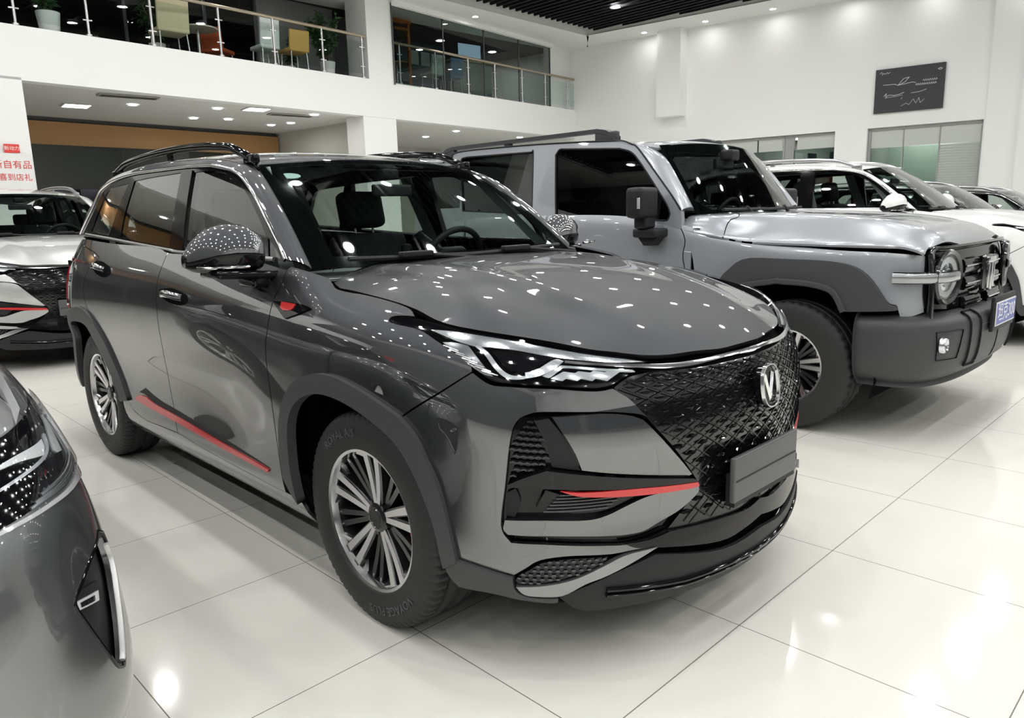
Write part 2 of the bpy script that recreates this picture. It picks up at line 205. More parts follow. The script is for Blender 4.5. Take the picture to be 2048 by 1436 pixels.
 'blade': [(15.091,4.074),(15.159,4.126),(15.226,4.178),(15.294,4.23),(15.367,4.28),(15.445,4.33),(15.528,4.378),(15.612,4.426),(15.695,4.474),(15.878,4.434),(16.048,4.397),(16.245,4.353),(16.507,4.289),(16.86,4.199),(17.28,4.089),(17.725,3.972),(18.158,3.858),(18.187,3.831),(18.219,3.803),(18.246,3.776),(18.262,3.753),(18.265,3.733),(18.256,3.717),(18.244,3.702),(18.234,3.686),(17.991,3.728),(17.752,3.77),(17.507,3.812),(17.25,3.852),(16.963,3.894),(16.656,3.936),(16.359,3.975),(16.102,4.004),(15.895,4.022),(15.72,4.032),(15.571,4.036),(15.439,4.038),(15.333,4.037),(15.252,4.031),(15.181,4.024),(15.105,4.018)],
 'red_strip': [(15.896,3.991),(15.975,3.976),(16.047,3.96),(16.132,3.945),(16.248,3.932),(16.41,3.923),(16.604,3.915),(16.809,3.907),(17.004,3.895),(17.186,3.877),(17.366,3.855),(17.539,3.833),(17.701,3.812),(17.847,3.794),(17.981,3.778),(18.11,3.763),(18.241,3.747),(18.252,3.716),(18.271,3.683),(18.274,3.654),(18.236,3.636),(18.143,3.633),(18.01,3.639),(17.858,3.651),(17.707,3.664),(17.555,3.676),(17.395,3.69),(17.235,3.706),(17.083,3.721),(16.939,3.737),(16.8,3.754),(16.668,3.771),(16.546,3.788),(16.435,3.803),(16.333,3.819),(16.241,3.836),(16.156,3.858),(16.082,3.887),(16.018,3.921),(15.958,3.956)],
 'lower_blade': [(18.292,3.62),(18.292,3.581),(18.299,3.545),(18.294,3.505),(18.264,3.456),(18.199,3.391),(18.109,3.316),(18.007,3.241),(17.908,3.176),(17.812,3.125),(17.713,3.082),(17.614,3.043),(17.522,3.004),(17.439,2.963),(17.361,2.921),(17.285,2.884),(17.207,2.857),(17.124,2.844),(17.04,2.841),(16.955,2.843),(16.87,2.843),(16.62,2.872),(16.368,2.904),(16.12,2.932),(15.886,2.95),(15.671,2.955),(15.47,2.951),(15.273,2.943),(15.074,2.937),(15.054,2.962),(15.033,2.987),(15.015,3.014),(15.004,3.048),(15.004,3.093),(15.012,3.145),(15.023,3.201),(15.032,3.254),(15.188,3.268),(15.343,3.283),(15.5,3.295),(15.66,3.302),(15.834,3.298),(16.017,3.286),(16.19,3.275),(16.333,3.273),(16.435,3.282),(16.508,3.297),(16.569,3.317),(16.635,3.342),(16.706,3.372),(16.774,3.408),(16.844,3.447),(16.919,3.484),(17.001,3.524),(17.088,3.565),(17.176,3.603),(17.264,3.632),(17.343,3.65),(17.418,3.66),(17.503,3.664),(17.613,3.664),(17.759,3.659),(17.932,3.647),(18.114,3.633)],
 'intake_back': [(15.309,5.843),(15.625,5.911),(15.948,5.988),(16.256,6.047),(16.524,6.063),(16.736,6.017),(16.907,5.928),(17.063,5.821),(17.227,5.724),(17.51,5.214),(17.81,4.68),(18.078,4.196),(18.268,3.838),(18.352,3.656),(18.36,3.6),(18.334,3.597),(18.316,3.576),(18.31,3.527),(18.297,3.485),(18.28,3.447),(18.265,3.407),(17.698,2.749),(17.508,2.714),(17.325,2.674),(17.13,2.643),(16.905,2.632),(16.625,2.653),(16.306,2.696),(15.993,2.743),(15.73,2.775),(15.537,2.788),(15.389,2.79),(15.259,2.788),(15.12,2.788),(15.077,2.843),(15.031,2.896),(14.99,2.952),(14.962,3.017),(14.949,3.063),(14.947,3.095),(14.954,3.173),(14.97,3.355),(14.996,3.704),(15.033,4.173),(15.076,4.656),(15.12,5.048),(15.164,5.31),(15.212,5.502),(15.261,5.665)],
 'drl_lamp': [(15.683,3.957),(15.766,3.919),(15.845,3.88),(15.933,3.842),(16.049,3.807),(16.206,3.774),(16.393,3.743),(16.584,3.715),(16.754,3.693),(16.894,3.679),(17.018,3.671),(17.135,3.665),(17.255,3.658),(17.161,3.618),(17.066,3.578),(16.971,3.539),(16.878,3.505),(16.787,3.474),(16.697,3.447),(16.607,3.424),(16.515,3.408),(16.419,3.401),(16.321,3.402),(16.222,3.406),(16.124,3.409),(15.525,3.535)],
 'fog_lamp': [(15.061,3.825),(15.205,3.942),(15.227,3.864),(15.252,3.787),(15.272,3.71),(15.277,3.629),(15.264,3.543),(15.238,3.455),(15.206,3.366),(15.176,3.277),(15.033,3.299)],
 'low_mesh': [(15.233,2.02),(15.276,2.059),(15.319,2.098),(15.364,2.137),(15.41,2.178),(15.454,2.223),(15.497,2.272),(15.548,2.318),(15.615,2.355),(15.7,2.382),(15.799,2.403),(15.91,2.417),(16.031,2.426),(16.166,2.427),(16.313,2.421),(16.466,2.413),(16.616,2.406),(16.582,2.364),(16.553,2.324),(16.515,2.282),(16.456,2.235),(16.365,2.18),(16.251,2.12),(16.131,2.061),(16.019,2.01),(15.921,1.969),(15.827,1.933),(15.734,1.903),(15.639,1.877),(15.541,1.856),(15.442,1.84),(15.342,1.826),(15.243,1.812),(15.225,1.828),(15.205,1.843),(15.188,1.86),(15.181,1.882),(15.186,1.912),(15.2,1.947),(15.217,1.984)],
 'lower_wing': [(15.184,1.745),(15.298,1.764),(15.412,1.781),(15.526,1.8),(15.639,1.824),(15.75,1.853),(15.86,1.884),(15.97,1.921),(16.081,1.966),(16.196,2.023),(16.313,2.091),(16.427,2.16),(16.534,2.222),(16.628,2.276),(16.712,2.326),(16.798,2.37),(16.899,2.405),(17.019,2.427),(17.153,2.439),(17.292,2.446),(17.428,2.456),(17.389,2.434),(17.356,2.416),(17.311,2.391),(17.232,2.346),(17.101,2.272),(16.933,2.177),(16.76,2.079),(16.613,2),(16.505,1.947),(16.416,1.91),(16.336,1.875),(16.253,1.829),(16.165,1.761),(16.078,1.68),(15.992,1.603),(15.905,1.548),(15.815,1.52),(15.724,1.511),(15.636,1.512),(15.556,1.514),(15.486,1.514),(15.423,1.516),(15.366,1.526),(15.316,1.547),(15.275,1.585),(15.243,1.636),(15.215,1.692)],
 'chin': [(16.905,2.632),(17.009,2.631),(17.115,2.628),(17.219,2.628),(17.32,2.635),(17.417,2.652),(17.51,2.675),(17.603,2.701),(17.697,2.726),(18.011,2.711),(18.335,2.695),(18.64,2.681),(18.901,2.669),(19.105,2.658),(19.266,2.648),(19.404,2.642),(19.538,2.646),(19.665,2.661),(19.78,2.685),(19.888,2.714),(20,2.74),(20,2.33),(19.859,2.298),(19.72,2.266),(19.577,2.235),(19.425,2.209),(19.278,2.18),(19.134,2.151),(18.963,2.134),(18.736,2.146),(18.432,2.197),(18.07,2.276),(17.686,2.367),(17.313,2.453),(17.25,2.467),(17.185,2.481),(17.123,2.496),(17.067,2.515),(17.021,2.541),(16.981,2.57),(16.944,2.602)],
 'spoiler': [(15.858,1.471),(15.956,1.535),(16.052,1.598),(16.152,1.662),(16.263,1.731),(16.389,1.807),(16.527,1.888),(16.67,1.969),(16.814,2.042),(16.959,2.106),(17.107,2.163),(17.256,2.218),(17.405,2.274),(17.773,2.172),(18.146,2.061),(18.51,1.966),(18.85,1.906),(19.159,1.897),(19.444,1.924),(19.72,1.966),(20,2),(20,0.6),(19.477,0.598),(18.938,0.594),(18.43,0.593),(18,0.6),(17.673,0.618),(17.419,0.644),(17.205,0.673),(17,0.7),(16.798,0.712),(16.615,0.714),(16.45,0.735),(16.3,0.8),(16.171,0.928),(16.063,1.1),(15.963,1.29)],
 'lower_cladding': [(13.97,1.855),(14.189,2.115),(14.31,2.103),(14.431,2.092),(14.552,2.079),(14.671,2.063),(14.788,2.041),(14.904,2.017),(15.019,1.991),(15.135,1.965),(15.139,1.889),(15.142,1.81),(15.148,1.736),(15.166,1.671),(15.195,1.618),(15.234,1.572),(15.28,1.534),(15.331,1.504),(15.391,1.485),(15.458,1.475),(15.529,1.47),(15.596,1.467),(15.659,1.466),(15.72,1.467),(15.781,1.47),(15.843,1.472),(15.838,1.434),(15.84,1.393),(15.828,1.358),(15.78,1.337),(15.681,1.336),(15.547,1.349),(15.399,1.368),(15.261,1.386),(15.141,1.406),(15.026,1.43),(14.908,1.449),(14.78,1.453),(14.638,1.437),(14.487,1.407),(14.332,1.372),(14.179,1.339),(14.145,1.394),(14.111,1.448),(14.078,1.504),(14.049,1.565),(14.026,1.633),(14.006,1.706),(13.988,1.781)],
 'grille': [(16.82,6.914),(16.888,7.024),(16.955,7.136),(17.024,7.243),(17.099,7.333),(17.183,7.403),(17.273,7.46),(17.364,7.506),(17.45,7.545),(17.518,7.574),(17.574,7.594),(17.643,7.607),(17.746,7.617),(17.897,7.623),(18.083,7.624),(18.282,7.622),(18.474,7.621),(18.684,7.627),(18.899,7.632),(19.103,7.637),(19.277,7.641),(19.412,7.642),(19.519,7.643),(19.611,7.643),(19.699,7.641),(19.782,7.637),(19.857,7.632),(19.927,7.626),(20,7.62),(20,2.72),(19.728,2.7),(19.457,2.677),(19.184,2.659),(18.902,2.653),(18.608,2.666),(18.306,2.691),(18.001,2.721),(17.698,2.749),(17.851,2.923),(18.013,3.103),(18.159,3.271),(18.265,3.407),(18.322,3.498),(18.342,3.557),(18.342,3.604),(18.334,3.656),(18.332,3.694),(18.324,3.716),(18.292,3.769),(18.22,3.903),(18.086,4.151),(17.905,4.479),(17.712,4.838),(17.542,5.181),(17.395,5.522),(17.256,5.877),(17.134,6.201),(17.035,6.446),(16.967,6.585),(16.925,6.645),(16.897,6.673),(16.872,6.712),(16.851,6.767),(16.839,6.817),(16.83,6.865)],
 'chrome_bar': [(16.041,7.867),(16.188,7.866),(16.336,7.865),(16.483,7.863),(16.628,7.863),(16.767,7.863),(16.902,7.863),(17.039,7.864),(17.18,7.865),(17.325,7.867),(17.474,7.87),(17.627,7.874),(17.787,7.882),(17.955,7.894),(18.131,7.909),(18.31,7.926),(18.487,7.942),(18.683,7.964),(18.883,7.987),(19.074,8.007),(19.244,8.022),(19.39,8.027),(19.517,8.025),(19.629,8.022),(19.729,8.019),(19.811,8.019),(19.878,8.019),(19.937,8.02),(20,8.02),(20,7.72),(19.912,7.741),(19.825,7.763),(19.735,7.783),(19.637,7.797),(19.534,7.805),(19.426,7.809),(19.307,7.807),(19.169,7.798),(19.002,7.778),(18.813,7.749),(18.617,7.718),(18.43,7.693),(18.254,7.674),(18.08,7.658),(17.912,7.646),(17.749,7.642),(17.594,7.647),(17.445,7.66),(17.301,7.677),(17.159,7.692),(17.022,7.707),(16.888,7.723),(16.755,7.738),(16.618,7.749),(16.476,7.755),(16.33,7.758),(16.183,7.759),(16.036,7.761)],
 'headlight': [(12.862,7.876),(12.875,7.919),(12.884,7.963),(12.901,8.006),(12.935,8.05),(12.986,8.099),(13.05,8.151),(13.13,8.198),(13.231,8.23),(13.344,8.234),(13.471,8.218),(13.628,8.207),(13.833,8.228),(14.107,8.303),(14.436,8.413),(14.782,8.521),(15.112,8.587),(15.426,8.598),(15.74,8.574),(16.038,8.535),(16.3,8.5),(16.52,8.471),(16.707,8.439),(16.873,8.405),(17.029,8.367),(17.173,8.325),(17.3,8.279),(17.421,8.231),(17.544,8.185),(17.434,8.004),(17.322,7.821),(17.214,7.644),(17.112,7.485),(17.021,7.341),(16.936,7.21),(16.855,7.096),(16.777,7.007),(16.702,6.953),(16.631,6.926),(16.561,6.91),(16.491,6.889),(16.334,6.898),(16.177,6.909),(16.02,6.916),(15.858,6.915),(15.684,6.9),(15.5,6.876),(15.326,6.85),(15.177,6.829),(15.065,6.806),(14.979,6.78),(14.902,6.768),(14.816,6.786),(14.724,6.843),(14.632,6.929),(14.532,7.028),(14.417,7.126),(14.274,7.226),(14.111,7.332),(13.948,7.435),(13.809,7.522),(13.703,7.592),(13.619,7.652),(13.539,7.699),(13.446,7.73),(13.324,7.738),(13.186,7.724),(13.056,7.709),(12.959,7.712),(12.908,7.74),(12.886,7.782),(12.877,7.83)],
 'hl_bar': [(13.61,7.875),(13.672,7.914),(13.731,7.953),(13.797,7.993),(13.879,8.037),(13.97,8.085),(14.068,8.135),(14.189,8.188),(14.35,8.243),(14.553,8.31),(14.791,8.387),(15.062,8.45),(15.363,8.475),(15.732,8.445),(16.155,8.377),(16.564,8.296),(16.888,8.229),(17.093,8.183),(17.221,8.142),(17.318,8.104),(17.431,8.065),(17.303,8.037),(17.18,8.008),(17.047,7.982),(16.891,7.967),(16.699,7.965),(16.482,7.973),(16.259,7.986),(16.047,7.999),(15.844,8.015),(15.643,8.036),(15.454,8.052),(15.284,8.054),(15.137,8.037),(15.008,8.007),(14.894,7.97),(14.789,7.934),(14.701,7.893),(14.629,7.847),(14.559,7.804),(14.478,7.774),(14.381,7.758),(14.275,7.752),(14.165,7.755),(14.055,7.764),(13.946,7.784),(13.834,7.812),(13.722,7.844)],
 'hl_turn': [(13.897,7.545),(13.951,7.581),(14.005,7.619),(14.06,7.654),(14.116,7.682),(14.174,7.7),(14.233,7.711),(14.293,7.719),(14.352,7.728),(14.419,7.619),(14.485,7.51),(14.551,7.401),(14.615,7.297),(14.678,7.199),(14.739,7.104),(14.8,7.011),(14.861,6.917),(14.814,6.912),(14.768,6.904),(14.718,6.904),(14.657,6.923),(14.583,6.968),(14.499,7.03),(14.409,7.104),(14.314,7.181),(14.215,7.265),(14.11,7.357),(14.003,7.451)],
 'hl_box': [(14.773,7.799),(14.899,7.856),(15.024,7.916),(15.152,7.97),(15.285,8.009),(15.426,8.03),(15.574,8.036),(15.723,8.037),(15.872,8.04),(15.8,7.907),(15.727,7.769),(15.656,7.64),(15.587,7.529),(15.523,7.444),(15.462,7.379),(15.402,7.32),(15.342,7.258),(15.289,7.251),(15.237,7.239),(15.185,7.235),(15.135,7.249),(15.088,7.288),(15.044,7.345),(15,7.412),(14.955,7.481),(14.91,7.555),(14.864,7.635),(14.819,7.718)],
 'hl_line': [(14.543,7.858),(14.594,7.815),(14.644,7.775),(14.695,7.729),(14.747,7.665),(14.802,7.573),(14.857,7.461),(14.913,7.35),(14.966,7.26),(15.014,7.196),(15.059,7.148),(15.105,7.113),(15.155,7.092),(15.213,7.089),(15.274,7.103),(15.337,7.124),(15.4,7.141),(15.397,7.114),(15.399,7.086),(15.393,7.059),(15.368,7.034),(15.317,7.006),(15.246,6.976),(15.17,6.955),(15.101,6.957),(15.043,6.985),(14.99,7.033),(14.937,7.096),(14.884,7.17),(14.828,7.263),(14.772,7.376),(14.717,7.488),(14.664,7.58),(14.609,7.646),(14.553,7.697),(14.506,7.738),(14.478,7.774),(14.477,7.803),(14.495,7.823),(14.521,7.84)],
 'hl_diag': [(15.383,7.254),(15.432,7.293),(15.479,7.328),(15.529,7.372),(15.587,7.438),(15.658,7.548),(15.739,7.69),(15.818,7.824),(15.885,7.912),(15.932,7.937),(15.968,7.921),(15.999,7.889),(16.032,7.865),(15.999,7.792),(15.967,7.719),(15.932,7.646),(15.891,7.57),(15.841,7.488),(15.786,7.402),(15.727,7.32),(15.666,7.248),(15.602,7.191),(15.536,7.145),(15.468,7.104),(15.4,7.06)],
 'hl_block0': [(16.008,7.442),(16.199,7.415),(15.981,7.099),(15.792,7.153)],
 'hl_block1': [(16.251,7.497),(16.443,7.46),(16.218,7.124),(16.031,7.192)],
 'hl_block2': [(16.497,7.545),(16.689,7.497),(16.456,7.138),(16.27,7.218)],
 'hl_block3': [(16.746,7.586),(16.94,7.528),(16.697,7.141),(16.51,7.233)],
 'hl_rail': [(15.666,7.213),(15.73,7.31),(15.796,7.41),(15.859,7.503),(15.915,7.576),(15.942,7.626),(15.947,7.659),(15.979,7.678),(16.082,7.688),(16.286,7.684),(16.56,7.666),(16.863,7.643),(17.152,7.622),(17.165,7.588),(17.193,7.552),(17.191,7.521),(17.115,7.507),(16.914,7.52),(16.625,7.552),(16.332,7.584),(16.119,7.596),(16.019,7.583),(15.984,7.556),(15.975,7.517),(15.952,7.469),(15.909,7.402),(15.866,7.318),(15.823,7.239),(15.785,7.186),(15.752,7.171),(15.722,7.18),(15.694,7.199)],
 'sill_red': [(7.39,2.557),(7.431,2.6),(7.472,2.645),(7.514,2.685),(7.56,2.714),(7.61,2.726),(7.663,2.727),(7.718,2.723),(7.772,2.721),(7.827,2.691),(7.876,2.661),(7.935,2.632),(8.019,2.605),(8.127,2.584),(8.251,2.567),(8.402,2.548),(8.589,2.521),(8.828,2.479),(9.11,2.427),(9.406,2.375),(9.685,2.334),(9.942,2.307),(10.191,2.29),(10.437,2.277),(10.684,2.261),(10.643,2.149),(10.407,2.144),(10.174,2.137),(9.935,2.135),(9.683,2.145),(9.403,2.174),(9.103,2.216),(8.811,2.261),(8.553,2.298),(8.34,2.322),(8.154,2.34),(7.99,2.357),(7.84,2.376),(7.709,2.4),(7.599,2.426),(7.497,2.453),(7.391,2.479)],
 'sill_dark': [(7.698,3.04),(7.807,2.979),(7.915,2.917),(8.024,2.859),(8.134,2.811),(8.231,2.78),(8.319,2.762),(8.428,2.743),(8.586,2.712),(8.818,2.662),(9.101,2.6),(9.402,2.536),(9.685,2.479),(9.942,2.433),(10.192,2.391),(10.44,2.352),(10.688,2.311),(10.44,2.317),(10.193,2.321),(9.943,2.33),(9.685,2.35),(9.405,2.389),(9.11,2.441),(8.828,2.495),(8.589,2.538),(8.403,2.565),(8.256,2.582),(8.132,2.598),(8.019,2.623),(7.917,2.664),(7.831,2.713),(7.758,2.761),(7.692,2.795),(7.636,2.808),(7.591,2.809),(7.551,2.806),(7.509,2.804)],
 'fender_badge': [(10.949,7.578),(10.997,7.594),(11.045,7.611),(11.093,7.626),(11.142,7.642),(11.193,7.656),(11.244,7.669),(11.295,7.682),(11.347,7.696),(11.4,7.682),(11.456,7.669),(11.507,7.655),(11.542,7.639),(11.555,7.62),(11.553,7.598),(11.545,7.575),(11.54,7.553),(11.509,7.495),(11.48,7.438),(11.448,7.379),(11.41,7.315),(11.364,7.244),(11.312,7.167),(11.258,7.089),(11.205,7.012),(11.171,7.072),(11.138,7.131),(11.104,7.192),(11.069,7.257),(11.032,7.329),(10.993,7.405),(10.954,7.483),(10.915,7.561)],
 'badge_red': [(11.078,7.607),(11.315,7.635),(11.308,7.57),(11.303,7.501),(11.294,7.438),(11.279,7.387),(11.254,7.354),(11.221,7.334),(11.186,7.318),(11.152,7.3),(11.086,7.386)],
 'door_blade': [(9.842,7.815),(9.938,7.812),(10.034,7.81),(10.13,7.806),(10.227,7.801),(10.327,7.793),(10.43,7.784),(10.529,7.773),(10.62,7.76),(10.699,7.742),(10.769,7.721),(10.836,7.699),(10.905,7.678),(10.933,7.508),(10.817,7.525),(10.701,7.542),(10.583,7.559),(10.459,7.578),(10.326,7.6),(10.187,7.625),(10.046,7.65),(9.905,7.674),(9.884,7.686),(9.861,7.696),(9.841,7.708),(9.828,7.724),(9.825,7.744),(9.829,7.767),(9.837,7.791)],
 'hood': [(3.393,0),(3.401,1.167),(3.413,2.333),(3.416,3.5),(3.393,4.667),(3.325,5.861),(3.225,7.073),(3.129,8.249),(3.073,9.333),(3.059,10.296),(3.069,11.171),(3.114,12.002),(3.201,12.833),(3.451,13.838),(3.82,14.938),(4.072,15.803),(3.97,16.1),(3.371,15.604),(2.428,14.537),(1.347,13.241),(0.336,12.06),(0.9,12.755),(1.473,13.465),(2.028,14.146),(2.54,14.755),(2.994,15.278),(3.407,15.739),(3.798,16.149),(4.183,16.519),(4.563,16.833),(4.929,17.092),(5.29,17.33),(5.653,17.578),(6.298,17.636),(6.954,17.698),(7.589,17.754),(8.169,17.795),(8.684,17.816),(9.151,17.821),(9.583,17.822),(9.991,17.827),(10.355,17.838),(10.676,17.852),(10.998,17.864),(11.364,17.873),(11.778,17.924),(12.221,18.005),(12.694,18.018),(13.202,17.871),(13.767,17.508),(14.379,16.989),(14.996,16.393),(15.572,15.796),(16.116,15.187),(16.646,14.537),(17.129,13.891),(17.534,13.296),(17.836,12.768),(18.058,12.28),(18.238,11.818),(18.413,11.369),(18.588,10.943),(18.744,10.542),(18.887,10.142),(19.02,9.715),(19.145,9.268),(19.258,8.81),(19.362,8.321),(19.459,7.781),(19.547,7.168),(19.625,6.498),(19.699,5.806),(19.776,5.126),(19.846,4.555),(19.92,3.993),(19.988,3.415),(20.04,2.8),(20.07,2.133),(20.084,1.43),(20.092,0.711),(20.104,0)],
 'dlo': [(20.895,1.896),(20.805,2.058),(20.721,2.213),(20.624,2.383),(20.495,2.588),(20.323,2.842),(20.121,3.13),(19.903,3.435),(19.687,3.738),(19.473,4.042),(19.254,4.355),(19.033,4.664),(18.81,4.955),(18.58,5.234),(18.345,5.505),(18.116,5.753),(17.906,5.961),(17.721,6.119),(17.553,6.237),(17.396,6.331),(17.245,6.415),(17.11,6.485),(16.991,6.537),(16.863,6.582),(16.705,6.632),(16.494,6.693),(16.248,6.758),(16.002,6.819),(15.792,6.869),(15.667,6.9),(15.593,6.919),(15.488,6.935),(15.269,6.956),(14.896,6.987),(14.419,7.022),(13.89,7.057),(13.362,7.085),(12.844,7.105),(12.31,7.119),(11.758,7.13),(11.188,7.14),(10.57,7.152),(9.916,7.164),(9.28,7.171),(8.717,7.17),(8.251,7.16),(7.848,7.143),(7.482,7.119),(7.123,7.087),(6.765,7.048),(6.421,7.001),(6.098,6.947),(5.804,6.888),(5.544,6.824),(5.312,6.754),(5.1,6.678),(4.9,6.599),(4.722,6.538),(4.566,6.488),(4.408,6.404),(4.225,6.24),(4.019,5.973),(3.8,5.631),(3.554,5.245),(3.268,4.849),(2.926,4.438),(2.538,4.001),(2.132,3.553),(1.736,3.11),(2.935,3.027),(4.154,2.945),(5.335,2.862),(6.418,2.781),(7.368,2.7),(8.221,2.62),(9.034,2.541),(9.86,2.461),(10.766,2.375),(11.706,2.286),(12.564,2.204),(13.224,2.139),(13.527,2.1),(13.576,2.079),(13.654,2.065),(14.044,2.048),(14.914,2.025),(16.084,2.002),(17.308,1.979),(18.341,1.959),(19.102,1.941),(19.727,1.926),(20.298,1.911)],
 'dlo_top': [(20.895,1.896),(20.805,2.058),(20.721,2.213),(20.624,2.383),(20.495,2.588),(20.323,2.842),(20.121,3.13),(19.903,3.435),(19.687,3.738),(19.473,4.042),(19.254,4.355),(19.033,4.664),(18.81,4.955),(18.58,5.234),(18.345,5.505),(18.116,5.753),(17.906,5.961),(17.721,6.119),(17.553,6.237),(17.396,6.331),(17.245,6.415),(17.11,6.485),(16.991,6.537),(16.863,6.582),(16.705,6.632),(16.494,6.693),(16.248,6.758),(16.002,6.819),(15.792,6.869),(15.667,6.9),(15.593,6.919),(15.488,6.935),(15.269,6.956),(14.896,6.987),(14.419,7.022),(13.89,7.057),(13.362,7.085),(12.844,7.105),(12.31,7.119),(11.758,7.13),(11.188,7.14),(10.57,7.152),(9.916,7.164),(9.28,7.171),(8.717,7.17),(8.251,7.16),(7.848,7.143),(7.482,7.119),(7.123,7.087),(6.765,7.048),(6.421,7.001),(6.098,6.947),(5.804,6.888),(5.544,6.824),(5.312,6.754),(5.1,6.678),(4.9,6.599),(4.722,6.538),(4.566,6.488),(4.408,6.404),(4.225,6.24),(4.019,5.973),(3.8,5.631),(3.554,5.245),(3.268,4.849),(2.926,4.438),(2.538,4.001),(2.132,3.553),(1.736,3.11)],
 'glass_front': [(14.2,6.674),(14.485,6.678),(14.771,6.685),(15.056,6.686),(15.335,6.669),(15.619,6.629),(15.907,6.572),(16.177,6.508),(16.407,6.448),(16.583,6.396),(16.72,6.344),(16.838,6.291),(16.956,6.233),(17.075,6.168),(17.186,6.098),(17.294,6.025),(17.403,5.954),(17.518,5.857),(17.632,5.761),(17.746,5.661),(17.861,5.553),(17.975,5.436),(18.087,5.314),(18.203,5.182),(18.324,5.035),(18.455,4.866),(18.594,4.679),(18.733,4.487),(18.864,4.303),(18.986,4.126),(19.105,3.951),(19.216,3.781),(19.316,3.622),(19.403,3.477),(19.478,3.343),(19.549,3.214),(19.621,3.082),(19.672,2.891),(19.725,2.695),(19.773,2.51),(19.808,2.356),(19.825,2.244),(19.829,2.162),(19.827,2.093),(19.828,2.017),(19.228,2.03),(18.638,2.04),(18.03,2.054),(17.378,2.078),(16.665,2.115),(15.908,2.162),(15.134,2.212),(14.368,2.26),(14.338,2.824),(14.307,3.389),(14.277,3.952),(14.253,4.508),(14.235,5.055),(14.223,5.596),(14.212,6.134)],
 'glass_corner': [(19.773,2.985),(19.915,2.826),(20.062,2.664),(20.2,2.508),(20.316,2.37),(20.401,2.256),(20.464,2.159),(20.519,2.069),(20.578,1.976),(19.939,1.997)],
 'glass_rear': [(8.65,6.673),(9.04,6.693),(9.412,6.714),(9.82,6.734),(10.319,6.751),(10.943,6.762),(11.658,6.769),(12.409,6.775),(13.142,6.782),(13.148,6.4),(13.155,6.036),(13.159,5.636),(13.158,5.145),(13.148,4.527),(13.133,3.818),(13.115,3.072),(13.098,2.345),(12.55,2.401),(12.011,2.456),(11.454,2.514),(10.856,2.576),(10.201,2.645),(9.503,2.718),(8.789,2.794),(8.083,2.869),(8.093,3.235),(8.096,3.589),(8.112,3.967),(8.16,4.402),(8.253,4.918),(8.379,5.491),(8.517,6.088)],
 'glass_quarter': [(5.009,5.707),(5.149,5.878),(5.264,6.056),(5.429,6.221),(5.72,6.353),(6.186,6.441),(6.778,6.497),(7.42,6.541),(8.037,6.59),(7.86,6.238),(7.685,5.897),(7.508,5.535),(7.326,5.121),(7.139,4.636),(6.948,4.099),(6.756,3.542),(6.564,2.995),(3.749,3.314)],
 'b_pillar': [(13.33,6.881),(14.172,6.792),(14.174,6.308),(14.173,5.833),(14.177,5.34),(14.191,4.799),(14.219,4.192),(14.257,3.538),(14.299,2.865),(14.339,2.202),(13.246,2.259),(13.238,2.918),(13.229,3.586),(13.223,4.237),(13.227,4.844),(13.244,5.392),(13.271,5.897),(13.301,6.385)],
 'arch_front': [(11.081,2.249),(11.071,2.374),(11.059,2.495),(11.049,2.624),(11.044,2.772),(11.044,2.948),(11.047,3.144),(11.054,3.346),(11.066,3.539),(11.085,3.721),(11.108,3.9),(11.137,4.073),(11.169,4.241),(11.207,4.407),(11.251,4.57),(11.297,4.723),(11.347,4.859),(11.398,4.975),(11.452,5.076),(11.509,5.164),(11.571,5.244),(11.637,5.318),(11.708,5.382),(11.782,5.435),(11.857,5.475),(11.933,5.5),(12.01,5.512),(12.091,5.513),(12.177,5.503),(12.269,5.48),(12.367,5.445),(12.467,5.402),(12.567,5.358),(12.667,5.313),(12.769,5.264),(12.869,5.213),(12.967,5.164),(13.059,5.117),(13.147,5.072),(13.235,5.026),(13.323,4.981),(13.392,4.897),(13.464,4.815),(13.532,4.73),(13.593,4.636),(13.644,4.532),(13.688,4.421),(13.729,4.303),(13.772,4.179),(13.818,4.054),(13.865,3.925),(13.911,3.785),(13.953,3.624),(13.993,3.431),(14.03,3.215),(14.064,2.994),(14.095,2.79),(14.122,2.61),(14.145,2.443),(14.167,2.28),(14.189,2.115),(13.97,1.855),(13.949,2.069),(13.929,2.285),(13.907,2.497),(13.877,2.7),(13.839,2.893),(13.794,3.08),(13.746,3.258),(13.697,3.427),(13.647,3.588),(13.596,3.741),(13.543,3.884),(13.489,4.014),(13.435,4.13),(13.382,4.233),(13.325,4.326),(13.261,4.413),(13.191,4.49),(13.115,4.558),(13.034,4.621),(12.949,4.683),(12.857,4.745),(12.759,4.805),(12.66,4.862),(12.564,4.911),(12.471,4.954),(12.379,4.992),(12.29,5.023),(12.203,5.045),(12.12,5.059),(12.039,5.065),(11.96,5.062),(11.882,5.044),(11.806,5.012),(11.731,4.969),(11.659,4.912),(11.591,4.838),(11.525,4.747),(11.462,4.64),(11.404,4.519),(11.353,4.387),(11.311,4.244),(11.276,4.09),(11.247,3.922),(11.225,3.74),(11.209,3.531),(11.2,3.299),(11.195,3.071),(11.193,2.873),(11.193,2.721),(11.197,2.597),(11.203,2.481),(11.208,2.35),(11.213,2.198),(11.218,2.038),(11.224,1.874),(11.229,1.712),(11.208,1.79),(11.186,1.869),(11.164,1.947),(11.145,2.018),(11.127,2.081),(11.112,2.138),(11.097,2.193)],
